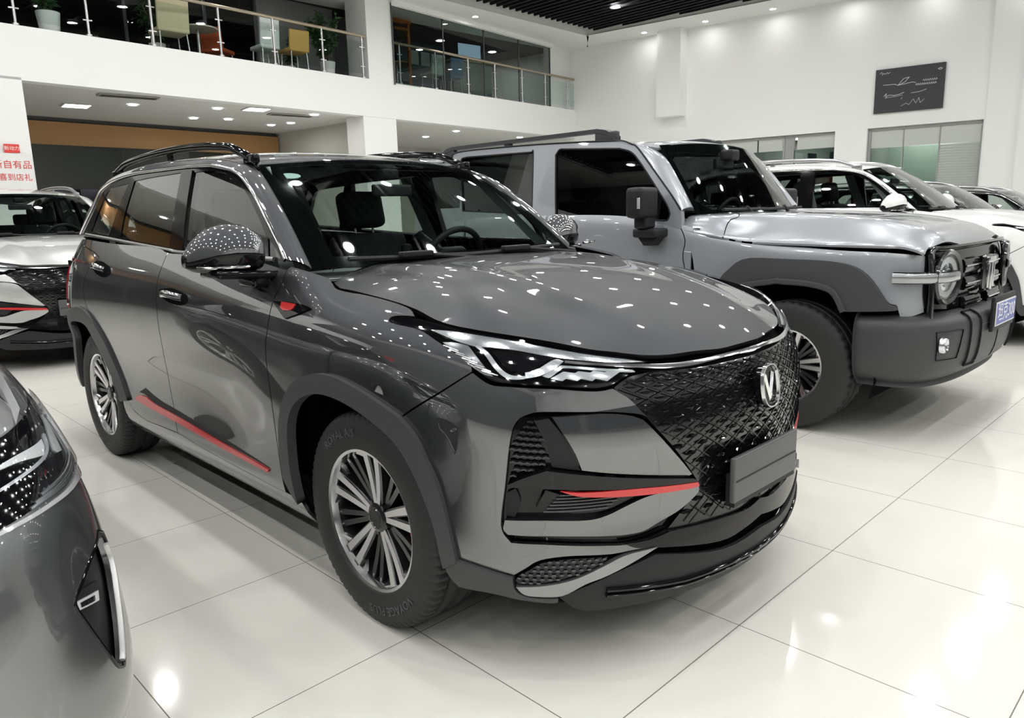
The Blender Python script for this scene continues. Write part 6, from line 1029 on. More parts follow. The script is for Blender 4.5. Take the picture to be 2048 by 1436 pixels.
    for sd in sides:
        pil = panel(CL, 'roof_pillar', rect(0, 0, n - 1, 6), P, car, sg=csg, side=sd, th=.01, res=.035)
        fr = panel(sd_, 'window_frame', T['dlo'], BLACKG, car, holes=[T['glass_front'], T['glass_rear'], T['glass_quarter'], T['glass_corner']], side=sd, th=.03, off=-.002)
        for nm, gm in (('glass_front', SGLASS), ('glass_rear', TGLASS), ('glass_quarter', TGLASS), ('glass_corner', SGLASS)):
            panel(sd_, 'side_window', T[nm], gm, fr, th=0, off=-.006, side=sd)
        bp = panel(sd_, 'pillar_trim', T['b_pillar'], BLACKG, fr, th=.01, off=.004, side=sd)
        Pp, N = spath(sd_, T['dlo_top'], .002, side=sd); bar('window_trim', Pp, N, .016, .007, CHROME, fr, rnd=True)
        bl = [q for q in T['dlo'] if q not in T['dlo_top']]; Pp, N = spath(sd_, bl, .001, side=sd); bar('belt_trim', Pp, N, .020, .008, SATIN, fr)
        # mirror
        s_ = -1 if sd == 'R' else 1; my, mx = (.08, 0) if sd == 'R' else (.13, -.07)
        mb = MB(); n2 = 9; prof = []
        for i, (yy, xx, zz, hw, hh) in enumerate([(.935, -.665, 1.205, .040, .035), (.955, -.67, 1.215, .085, .080), (1.00, -.675, 1.222, .098, .100), (1.06, -.685, 1.225, .098, .102), (1.12, -.70, 1.218, .088, .090), (1.165, -.72, 1.205, .066, .060), (1.19, -.735, 1.195, .035, .025)]):
            for k in range(16):
                t = 2 * math.pi * k / 16; prof.append((xx + mx + hw * math.cos(t) * (1 if math.cos(t) > 0 else .55), s_ * (yy - my), zz + hh * math.copysign(abs(math.sin(t)) ** .8, math.sin(t)) * (1 if math.sin(t) > 0 else .72)))
        F = [(i * 16 + k, i * 16 + (k + 1) % 16, (i + 1) * 16 + (k + 1) % 16, (i + 1) * 16 + k) for i in range(6) for k in range(16)] + [tuple(range(16)), tuple(6 * 16 + k for k in range(16))]
        mb.add(prof, F); mir = mb.build('mirror', BLACKG, car, 70)
        mc = MB(); pr2 = [(x + .004 * (1 if x > -.68 else 0), y, z + .003) for x, y, z in prof]; F2 = [f for f in F[:-2] if min(pr2[i][2] for i in f) > 1.196]
        mc.add(pr2, F2); mc.build('mirror_cap', P, mir, 80)
        ft = MB(); ft.box((0, 0, 0), (.16, .26, .030), Matrix.Translation((-.675 + mx, s_ * (1.0 - my), 1.145)) @ Matrix.Rotation(s_ * .06, 4, 'X'), .012); ft.box((-.68, s_ * .87, 1.12), (.13, .09, .05), ch=.015); ft.build('mirror_foot', BLACKG, mir, 50)
        st = MB(); st.tube([(-.60, s_ * .93, 1.175), (-.605, s_ * .99, 1.177), (-.625, s_ * 1.05, 1.176), (-.66, s_ * 1.095, 1.18)], .006, 8); st.build('mirror_indicator', CHROME, mir)
        # roof rail
        rr = MB(); zs = S['roof']; pts = []
        for t in np.linspace(0, 1, 26):
            x = -1.13 - 1.90 * t; q = rfe[int(np.argmin(abs(rfe[:, 0] - x)))]; lift = .042 * min(1, math.sin(math.pi * t) * 2.6) ** .7 if 0 < t < 1 else 0
            pts.append((x, s_ * (.605 - .02 * t), float(q[2]) + .012 + lift))
        rr.tube(pts, [.010] + [.019] * 24 + [.010], 10); rr.box((-1.18, s_ * .603, pts[1][2] - .012), (.10, .034, .04), ch=.01); rr.box((-2.95, s_ * .587, pts[-2][2] - .012), (.12, .034, .04), ch=.01); rr.box((-2.1, s_ * .595, pts[13][2] - .025), (.05, .02, .05), ch=.006); rr.build('roof_rail', BLACKG if P is PAINT_G else SATIN, car, 50)
    # tailgate glass
    tg = []
    for t in np.linspace(0, 1, 6):
        tg.append([((-3.52 - .04 * q * q * 0) * (1 - t) + (-3.70) * t + .03 * q ** 2, -q * (.55 * (1 - t) + .66 * t), 1.585 * (1 - t) + 1.27 * t - .02 * q * q * (1 - t)) for q in np.linspace(0, 1, 6)])
    panel(Surf(tg, mirror_v0=True), 'rear_window', rect(0, 0, 5, 5), SGLASS, car, sg=-1 if Surf(tg).ev([2], [2])[1][0][0] > 0 else 1, weld='v', th=0)
    # wipers
    for pts in (((-.47, -.60, 1.185), (-.455, -.30, 1.178), (-.44, .02, 1.172)), ((-.445, -.02, 1.172), (-.44, .25, 1.175), (-.465, .58, 1.185))):
        wp = MB(); wp.tube([tuple(np.array(p) + (.0, 0, .0)) for p in pts], .010, 6); wp.box(tuple(np.array(pts[1]) + (.012, 0, .012)), (.03, .16, .022), ch=.006); wp.tube([tuple(np.array(pts[1]) + (.02, .08, .005)), (-.40, pts[1][1] + .38, 1.150)], .009, 6); wp.build('wiper', BLACKP, car, 50)
    # cabin
    d = MB(); 
    V = []; 
    for y in np.linspace(-.72, .72, 9): V += [(-.42, y, 1.12), (-.70, y, 1.145 - .02 * abs(y)), (-.92, y, 1.10), (-.96, y, .75)]
    F = []
    for i in range(8):
        for j in range(3): F.append((i * 4 + j, i * 4 + 4 + j, i * 4 + 5 + j, i * 4 + 1 + j))
    d.add(V, F); d.box((-.80, .37, 1.135), (.20, .38, .05), ch=.02); d.build('dashboard', DASH, car, 50)
    f = MB(); f.box((-1.95, 0, .40), (3.1, 1.62, .06)); f.box((-1.9, -.80, .75), (2.9, .04, .74)); f.box((-1.9, .80, .75), (2.9, .04, .74)); f.box((-3.35, 0, .8), (.04, 1.4, .8)); f.build('cabin_floor', DARK, car)
    for y in (-.37, .37): seat(car, -1.42, y)
    b = MB(); b.box((-2.45, 0, .66), (.5, 1.34, .16), ch=.05); b.box((0, 0, 0), (.16, 1.34, .62), Matrix.Translation((-2.78, 0, .97)) @ Matrix.Rotation(-.25, 4, 'Y'), .06); rb = b.build('rear_bench', SEAT, car, 60)
    hb = MB()
    for y in (-.42, 0, .42): hb.box((-2.86, y, 1.34), (.09, .26, .14), ch=.04)
    hb.build('rear_headrests', SEAT, rb, 60)
    steering(car, -1.02, .37, 1.10)
    im = MB(); im.box((-1.00, 0, 1.46), (.03, .22, .055), ch=.012); im.box((-1.04, 0, 1.535), (.09, .09, .05), ch=.015); im.build('inner_mirror', BLACKP, car)
    for q in (-1, 1):
        for xb, xt in ((-1.47, -1.72), (-2.75, -3.0)):
            pt_ = MB(); pt_.add([(xb - .06, q * .76, .9), (xb + .06, q * .76, .9), (xt + .05, q * .62, 1.56), (xt - .05, q * .62, 1.56)], [(0, 1, 2, 3)]); pt_.build('pillar_lining', LINING, car, None)
        pt_ = MB(); pt_.add([(-.62, q * .74, 1.13), (-.72, q * .75, 1.13), (-1.15, q * .60, 1.56), (-1.06, q * .58, 1.56)], [(0, 1, 2, 3)]); pt_.build('pillar_lining', LINING, car, None)
    hl = MB(); V = []
    for x, z in ((-1.12, 1.565), (-2.2, 1.63), (-3.3, 1.56)): V += [(x, -.56, z), (x, .56, z)]
    hl.add(V, [(0, 1, 3, 2), (2, 3, 5, 4)]); hl.build('headliner', mat('headliner_grey', (.25, .26, .26), .8), car)
    if detail:
        st = MB(); Pq, Nq, _, _ = ws.ev([5.0], [5.0]); q = Pq[0] ; t = Vector(Nq[0]).to_track_quat('Z', 'X').to_matrix().to_4x4(); st.prism([(.024 * math.cos(a), .038 * math.cos(a) * 0 + .045 * math.sin(a)) for a in np.linspace(0, 2 * math.pi, 24, endpoint=False)], -.001, .001, Matrix.Translation(tuple(q - Nq[0] * .004)) @ t); st.build('windscreen_sticker', mat('sticker', (.62, .78, .76), .5), w)
    # wheels
    for x, y, sd in ((0, -.787, 'R'), (0, .787, 'L'), (-2.71, -.787, 'R'), (-2.71, .787, 'L')):
        spoke_wheel('wheel', (x, y, .364), car, side=sd, twist=0.05 if x == 0 else .4, text=[('ROYAL A/S', 118), ('VOYAGE PLUS', -62)] if sd == 'R' and detail else None)
    ub = MB(); ub.box((-1.4, 0, .28), (3.9, 1.3, .10)); ub.build('underbody', DARK, car)
    return car
# ---------------------------------------------------------------- boxy off-roader
PAINT_T = mat('paint_cement', (.37, .392, .425), .30, .35, 1, .02)
def build_offroader(name, label, loc):
    car = empty(name, loc, 0, label, 'car'); S = offroader(); B = S['body']; T = TR2; P = PAINT_T; sides = ('R', 'L')
    for sd in sides:
        panel(B, 'body_shell', [(0, 0), (4.3, 0), (4.5, 1), (4.7, 3.0), (5.3, 3.4), (6, 3.0), (6.6, 1), (6.7, 0), (8.1, 0), (8.2, 1), (8.6, 4.0), (9.3, 5.0), (10.0, 4.6), (10.9, 2), (11.3, 0), (16, 0), (16, 7.6), (8.7, 7.3), (8.1, 5.6), (7.95, 5.6), (7.9, 8), (0, 8)], DARK, car, off=-.03, th=0, res=.09, side=sd)
        panel(B, 'fender', T['ov_fender'], P, car, gap=.002, side=sd)
        panel(B, 'wheel_arch_flare', T['ov_flare'], BLACKP if 0 else CLADG, car, off=.045, th=.06, side=sd)
        fo = T['ov_flare']; Pp, N = spath(B, fo[48:], .046, side=sd)
        bar('flare_lip', Pp, N, .035, .022, CLADG, car)
        u_of = lambda x: float(np.interp(x, [-3.6, -3.2, -2.6, -1.9, -1.2, -.6, -.1], [3, 4, 5, 6, 7, 8, 9]))
        d1 = panel(B, 'door', [(u_of(-.675), .6), (u_of(-.675), 8), (u_of(-1.98), 8), (u_of(-1.98), .6)], P, car, gap=.003, side=sd)
        d2 = panel(B, 'door', [(u_of(-2.0), .6), (u_of(-2.0), 8), (u_of(-2.95), 8), (u_of(-2.95), 4), (u_of(-2.35), 2.5), (u_of(-2.25), .6)], P, car, gap=.003, side=sd)
        panel(B, 'rear_quarter', [(u_of(-2.97), 8), (0, 8), (0, 1), (3.6, 1), (4.2, 4), (u_of(-2.97), 4.4)], P, car, gap=.003, side=sd)
        sg = -1 if sd == 'R' else 1
        h = MB(); h.box((-1.80, sg * .935, 1.09), (.22, .03, .05), ch=.012); h.build('door_handle', BLACKP, d1, 50)
        st = MB(); st.box((-1.45, sg * .90, .36), (1.7, .16, .06), ch=.02); st.build('side_step', BLACKP, car, 50)
        for cx in (0, -2.75):
            o = MB(); n = 20; V = []
            for a in np.linspace(-.35, math.pi + .35, n): x, z = cx + .50 * math.cos(a), .40 + .47 * math.sin(a); V += [(x, sg * .86, z), (x, sg * .42, z)]
            o.add(V, [(2 * i, 2 * i + 1, 2 * i + 3, 2 * i + 2) for i in range(n - 1)] + [tuple(2 * i + 1 for i in range(n))]); o.build('wheel_well', DARK, car, None)
        sd_ = S['side']; uu = sd_.nu - 1
        out = [(0, .7), (uu * .99, .7)] + []
        # side frame: painted panel with window holes following the gutter line
        gut = T['ov_gutter']; base_f = (float(np.interp(-.78, np.linspace(-3.75, -.40, 20), np.arange(20))), .55)
        poly = [(0.2, .05)] + [(.2, 6.35)] + [q for q in gut] + [base_f, (base_f[0], .05)]
        fr = panel(sd_, 'door_frame', poly, P, car, holes=[T['ov_glass_f'], T['ov_glass_r'], [(1.2, 1.9), (1.2, 5.4), (4.0, 5.6), (4.0, 1.9)]], side=sd, th=.04)
        for nm in ('ov_glass_f', 'ov_glass_r'): panel(sd_, 'side_window', T[nm], PGLASS, fr, th=0, off=-.012, side=sd)
        panel(sd_, 'side_window', [(1.2, 1.9), (1.2, 5.4), (4.0, 5.6), (4.0, 1.9)], PGLASS, fr, th=0, off=-.012, side=sd)
        for nm in ('ov_glass_f', 'ov_glass_r'):
            g = T[nm] + [T[nm][0]]; Pp, N = spath(sd_, g, -.004, side=sd); bar('window_seal', Pp, N, .012, .006, BLACKP, fr)
        Pp, N = spath(sd_, gut, .001, side=sd); bar('gutter_line', Pp, N, .012, .004, BLACKP, fr)
        # shoulder between frame and roof
        A = sd_.ev([q[0] for q in [(0.2, 6.35)] + gut], [q[1] for q in [(0.2, 6.35)] + gut])[0]; rf = S['roof'].ev(np.linspace(0, 8, 80), np.full(80, 7.))[0]; we = S['ws'].ev(np.linspace(0, 6, 40), np.full(40, 6.))[0]; Bq = []; m_ = 0
        for p in A:
            if p[0] < -1.16: q = rf[int(np.argmin(abs(rf[:, 0] - p[0] - .0)))]
            else: kk = min(1, max(0, (p[2] - 1.30) / (1.755 - 1.30))); q = we[int(round(kk * 39))]
            Bq.append(q)
        Bq = np.array(Bq)
        for _ in range(3): Bq[1:-1] = (Bq[:-2] + Bq[2:] + 2 * Bq[1:-1]) / 4
        cols = []
        for i in range(len(A)):
            t = A[min(len(A) - 1, i + 1)] - A[max(0, i - 1)]; wv = Bq[i] - A[i]; nr = np.cross(wv, t); nr /= np.linalg.norm(nr) + 1e-9
            if nr[1] > 0: nr = -nr
            Lw = np.linalg.norm(wv); cols.append([A[i] + wv * q + nr * Lw * .2 * math.sin(math.pi * q) for q in np.linspace(0, 1, 6)])
        CL = Surf(cols); nn = CL.ev([len(A) / 3], [2.5])[1][0]
        panel(CL, 'roof_side', rect(0, 0, len(A) - 1, 5), P, car, sg=1 if nn[2] > 0 else -1, side=sd, th=.01, res=.05)
        rr = MB(); pts = [(-1.42 - 2.0 * t, sg * .72, 1.86 + .058 * min(1, math.sin(math.pi * t) * 4) ** .6 if 0 < t < 1 else 1.85) for t in np.linspace(0, 1, 24)]
        V = []; F = []
        for x, y, z in pts: V += [(x, y - .028, z - .018), (x, y - .028, z + .012), (x, y + .028, z + .016), (x, y + .028, z - .018)]
        for i in range(len(pts) - 1):
            for j in range(4): F.append((i * 4 + j, i * 4 + (j + 1) % 4, i * 4 + 4 + (j + 1) % 4, i * 4 + 4 + j))
        rr.add(V, F); rr.box((-1.52, sg * .72, 1.87), (.20, .05, .07), ch=.015); rr.box((-3.32, sg * .72, 1.87), (.20, .05, .07), ch=.015); rr.box((-2.55, sg * .72, 1.87), (.06, .04, .07)); rr.build('roof_rail', CLADG, car, 40)
        m = MB(); m.box((-.98, sg * 1.04, 1.385), (.13, .21, .20), ch=.035); m.box((-.985, sg * 1.0, 1.26), (.10, .12, .09), ch=.02); mo = m.build('mirror', BLACKP, car, 60)
        m = MB(); m.box((-.97, sg * .955, 1.185), (.19, .16, .06), ch=.02); m.prism([(-1.05, 1.16), (-.89, 1.16), (-.94, 1.10), (-1.0, 1.10)], sg * .90, sg * .99, Matrix(((1, 0, 0, 0), (0, 0, 1, 0), (0, 1, 0, 0), (0, 0, 0, 1)))); m.build('mirror_foot', BLACKP, mo, 60)
        m = MB(); m.box((-.93, sg * 1.148, 1.38), (.02, .008, .07), ch=.002); m.build('mirror_indicator', LENSW, mo); 
        # front lamps
        def F_(u, v, off=.0):
            q, n_, _, _ = B.ev([u], [v]); q = q[0] + n_[0] * off; return q * (1 if sd == 'R' else [1, -1, 1])
        V, Fc = lathe([(.118, -.01), (.150, .0), (.154, .012), (.146, .024), (.128, .016), (.120, -.01)], 44); MR = Matrix.Translation((.728, sg * .612, .930)) @ Matrix.Rotation(-math.pi / 2, 4, 'Z') @ Matrix.Identity(4)
        MR = Matrix.Translation((.752, sg * .612, .930)) @ Matrix.Rotation(math.radians(8) * -sg * -1, 4, 'Z') @ Matrix(((0, 1, 0, 0), (1, 0, 0, 0), (0, 0, 1, 0), (0, 0, 0, 1)))
        lo = MB(); lo.add(V, Fc, MR); ring = lo.build('headlight', mat('lamp_black_ring', (.03, .031, .034), .25, .5, 1), car, 40)
        V, Fc = lathe([(0, .004), (.05, .006), (.055, -.002), (.075, -.006), (.08, .004), (.112, .006), (.122, -.004)], 40); lo = MB(); lo.add(V, Fc, MR); lo.build('reflector', mat('lamp_chrome_bowl', (.72, .75, .77), .12, .9), ring, 30)
        V, Fc = lathe([(0, .03), (.06, .027), (.10, .02), (.128, .008)], 40); lo = MB(); lo.add(V, Fc, MR); lo.build('lamp_cover', LCOVER, ring, 60)
        Pp = [(.565, sg * .885, .938), (.64, sg * .86, .938), (.72, sg * .79, .937), (.766, sg * .70, .936), (.784, sg * .60, .935), (.788, sg * .54, .935)]; Nn = [(.1, sg, 0), (.3, sg, 0), (.7, sg * .7, 0), (1, sg * .4, 0), (1, sg * .15, 0), (1, 0, 0)]
        Pp = resample(Pp, 18); Nn = resample(Nn, 18); Nn /= np.linalg.norm(Nn, axis=1)[:, None]
        tb = bar('turn_lamp', Pp, Nn, .052, .016, mat('lamp_clear_bar', (.36, .38, .39), .15, .5, 1), ring); bar('turn_lamp_base', Pp - Nn * .012, Nn, .064, .018, BLACKG, ring)
    panel(S['hood'], 'hood', T['ov_hood'], P, car, gap=.003, sg=-1, weld='v', res=.05)
    for sd in sides: Pp, N = spath(S['hood'], T['ov_shut'], .0005, sg=-1, side=sd); bar('hood_seam', Pp, N, .006, .001, DARK, car); Pp, N = spath(B, T['ov_shut2'], .0005, side=sd); bar('door_seam', Pp, N, .006, .001, DARK, car)
    c = MB(); c.box((-.72, 0, 1.27), (.16, 1.2, .03), ch=.01); c.build('cowl_vent', BLACKP, car)
    w = panel(S['ws'], 'windscreen', rect(0, 0, 6, 6), WGLASS, car, th=0, weld='v')
    for sd in sides: panel(S['ws'], 'windscreen_frit', [(0, 5.6), (6, 5.6), (6, 6), (0, 6)], BLACKG, w, th=0, off=-.003, side=sd); panel(S['ws'], 'windscreen_band', [(5.5, 0), (6, 0), (6, 6), (5.4, 6), (4.9, 1.3), (4.9, 0)], BLACKG, w, th=0, off=-.003, side=sd); panel(S['ws'], 'windscreen_base', [(0, 0), (.3, 0), (.3, 6), (0, 6)], BLACKG, w, th=0, off=-.003, side=sd)
    panel(S['roof'], 'roof', full(S['roof']), P, car, weld='v', th=.02, res=.09)
    tg = [[(-3.70 - .02 * t, -q * (.76 + .08 * t), 1.80 - 1.3 * t) for q in np.linspace(0, 1, 5)] for t in np.linspace(0, 1, 5)]
    panel(Surf(tg, mirror_v0=True), 'tailgate', rect(1.6, 0, 4, 4), P, car, sg=1, weld='v', th=.02, res=.12); panel(Surf(tg, mirror_v0=True), 'rear_window', rect(0, 0, 1.55, 4), WGLASS, car, sg=1, weld='v', th=0, res=.12)
    # grille
    g = panel(B, 'grille', T['ov_grille'], BLACKG, car, off=.006, th=.03, weld='u', res=.06)
    gr = [q for q in T['ov_grille']]; 
    for s_ in ('R', 'L'):
        Pp, N = spath(B, [(12.75, 2.6), (12.75, 7.2), (13.0, 7.75), (16, 7.8)], .02, side=s_); bar('grille_frame', Pp, N, .022, .02, mat('dark_chrome', (.20, .205, .21), .15, 1), g)
        Pp, N = spath(B, [(12.8, 2.7), (14, 2.6), (16, 2.55)], .02, side=s_); bar('grille_frame', Pp, N, .03, .02, mat('dark_chrome', (.20, .205, .21), .15, 1), g)
    for z in (3.6, 4.75, 5.9):
        for s_ in ('R', 'L'): Pp, N = spath(B, [(14.7, z), (15.2, z), (15.72, z)], .016, side=s_); bar('grille_bar', Pp, N, .075, .02, BLACKG, g); bar('grille_bar_edge', Pp + N * .016, N, .012, .012, CHROME, g)
    e = MB(); e.box((.80, 0, .915), (.03, .17, .22), ch=.02); eo = e.build('emblem', mat('dark_chrome', (.20, .205, .21), .15, 1), car, 50)
    e = MB(); e.box((.822, 0, .995), (.02, .15, .035), ch=.006); e.box((.822, .0, .895), (.02, .032, .17), ch=.006); e.box((.822, .055, .90), (.016, .022, .15), ch=.005); e.box((.822, -.055, .90), (.016, .022, .15), ch=.005); e.build('emblem_letter', CHROME, eo, 50, label='chrome T of the emblem')
    # bumper: lofted profile around the front
    pl = np.array([(.40, -.93), (.56, -.925), (.70, -.88), (.80, -.76), (.86, -.55), (.885, -.30), (.89, 0)]); prof = [(.0, .655, 1), (.0, .60, 1.02), (.0, .50, 1.0), (-.03, .40, .98), (-.10, .36, .95)]
    gB = []
    for i in range(len(pl)):
        a = pl[max(0, i - 1)]; b_ = pl[min(len(pl) - 1, i + 1)] if i < len(pl) - 1 else pl[-2] * [1, -1]; t = (b_ - a) / np.linalg.norm(b_ - a); ni = np.array((-t[1], t[0])); zoff = .0
        gB.append([(*(pl[i] + ni * o), z) for o, z in ((.17, .745), (.10, .735), (.03, .715), (.0, .685), (-.002, .62), (.0, .54), (.012, .45), (.045, .385), (.11, .345))])
    BS = Surf(gB, mirror_u1=True)
    bp = panel(BS, 'front_bumper', full(BS), CLADG, car, weld='u', th=.03, res=.05)
    for sd in sides:
        sg = -1 if sd == 'R' else 1
        panel(BS, 'fog_lamp_bezel', [(2.75, 3.6), (2.85, 5.6), (3.7, 5.6), (3.85, 3.6)], BLACKG, bp, off=.004, th=.01, side=sd)
        q = BS.ev([3.05], [4.6])[0][0]; lo = MB(); V, Fc = lathe([(0, .004), (.025, .012), (.032, .008), (.038, .016), (.044, .01), (.048, -.01)], 28); lo.add(V, Fc, Matrix.Translation((q[0] + .004, sg * abs(q[1]), q[2])) @ Matrix(((0, 1, 0, 0), (1, 0, 0, 0), (0, 0, 1, 0), (0, 0, 0, 1)))); lo.build('fog_lamp', mat('lamp_chrome_bowl', (.72, .75, .77), .12, .9), bp, 40)
        panel(BS, 'tow_bracket', [(4.2, 1.6), (4.2, 6.4), (4.75, 6.4), (4.75, 1.6)], BLACKP, bp, off=.018, th=.03, side=sd)
        panel(BS, 'bumper_insert', [(4.85, 3.6), (4.85, 6.6), (6, 6.6), (6, 3.6)], SATIN if 0 else mat('bumper_silver', (.35, .355, .36), .35, .5), bp, off=.006, th=.01, side=sd)
        m = MB(); m.box((.60, sg * .90, .52), (.26, .06, .24), ch=.02)
    p = MB(); p.box((.905, 0, .69), (.02, .48, .20), ch=.006); ph = p.build('plate_holder', BLACKP, car)
    p = MB(); p.box((.920, 0, .69), (.006, .44, .14), ch=.002); pb = p.build('number_plate', mat('plate_white_rim', (.70, .72, .74), .4), ph)
    p = MB(); p.box((.9215, 0, .69), (.006, .42, .122)); p.build('plate_field', mat('plate_blue', (.12, .15, .45), .4), ph)
    cu = bpy.data.curves.new('t', 'FONT'); cu.body = '坦克300'; cu.size = .115; cu.extrude = .001; cu.align_x = 'CENTER'; cu.align_y = 'CENTER'; cu.resolution_u = 2
    to = bpy.data.objects.new('t', cu); COL.objects.link(to); me = bpy.data.meshes.new_from_object(to.evaluated_get(bpy.context.evaluated_depsgraph_get())); bpy.data.objects.remove(to); me.materials.clear(); me.materials.append(mat('plate_white', (.75, .76, .8), .4))
    me.transform(Matrix.Translation((.926, 0, .69)) @ Matrix.Rotation(math.pi / 2, 4, 'Z') @ Matrix.Rotation(math.pi / 2, 4, 'X')); fin(bpy.data.objects.new('plate_lettering', me), ph)
    for pts in (((-.66, -.60, 1.315), (-.65, -.30, 1.312), (-.64, .02, 1.31)), ((-.64, -.02, 1.31), (-.64, .25, 1.312), (-.66, .58, 1.315))):
        wp = MB(); wp.tube([tuple(np.array(q) + (.03, 0, .012)) for q in pts], .012, 6); wp.tube([(-.60, pts[1][1] + .1, 1.27), tuple(np.array(pts[1]) + (.03, 0, .03))], .012, 6); wp.build('wiper', BLACKP, car, 50)
    d = MB(); V = []
    for y in np.linspace(-.74, .74, 7): V += [(-.70, y, 1.25), (-.92, y, 1.27), (-1.08, y, 1.22), (-1.1, y, .8)]
    d.add(V, [(i * 4 + j, i * 4 + 4 + j, i * 4 + 5 + j, i * 4 + 1 + j) for i in range(6) for j in range(3)]); d.build('dashboard', DASH, car, 50)
    f = MB(); f.box((-2.1, 0, .52), (3.0, 1.66, .06)); f.box((-2.1, -.84, .86), (2.9, .04, .70)); f.box((-2.1, .84, .86), (2.9, .04, .70)); f.build('cabin_floor', DARK, car)
    for y in (-.38, .38): seat(car, -1.60, y, z=.78)
    b = MB(); b.box((-2.55, 0, .80), (.5, 1.36, .16), ch=.05); b.box((0, 0, 0), (.16, 1.36, .62), Matrix.Translation((-2.86, 0, 1.12)) @ Matrix.Rotation(-.2, 4, 'Y'), .06); b.build('rear_bench', SEAT, car, 60)
    steering(car, -1.18, .38, 1.24); im = MB(); im.box((-.98, 0, 1.66), (.03, .26, .07), ch=.012); im.box((-.93, 0, 1.72), (.10, .12, .08), ch=.02); im.build('inner_mirror', BLACKP, car)
    for x, y, sd in ((0, -.80, 'R'), (0, .80, 'L'), (-2.75, -.80, 'R'), (-2.75, .80, 'L')): spoke_wheel('wheel', (x, y, .390), car, R=.390, w=.265, ri=.218, side=sd, twist=.2, caliper=False, sipes=44)
    ub = MB(); ub.box((-1.4, 0, .42), (3.9, 1.2, .16)); ub.box((.55, 0, .40), (.3, 1.2, .12)); ub.tube([(0, -.75, .39), (0, .75, .39)], .05, 10); ub.build('underbody', DARK, car)
    return car

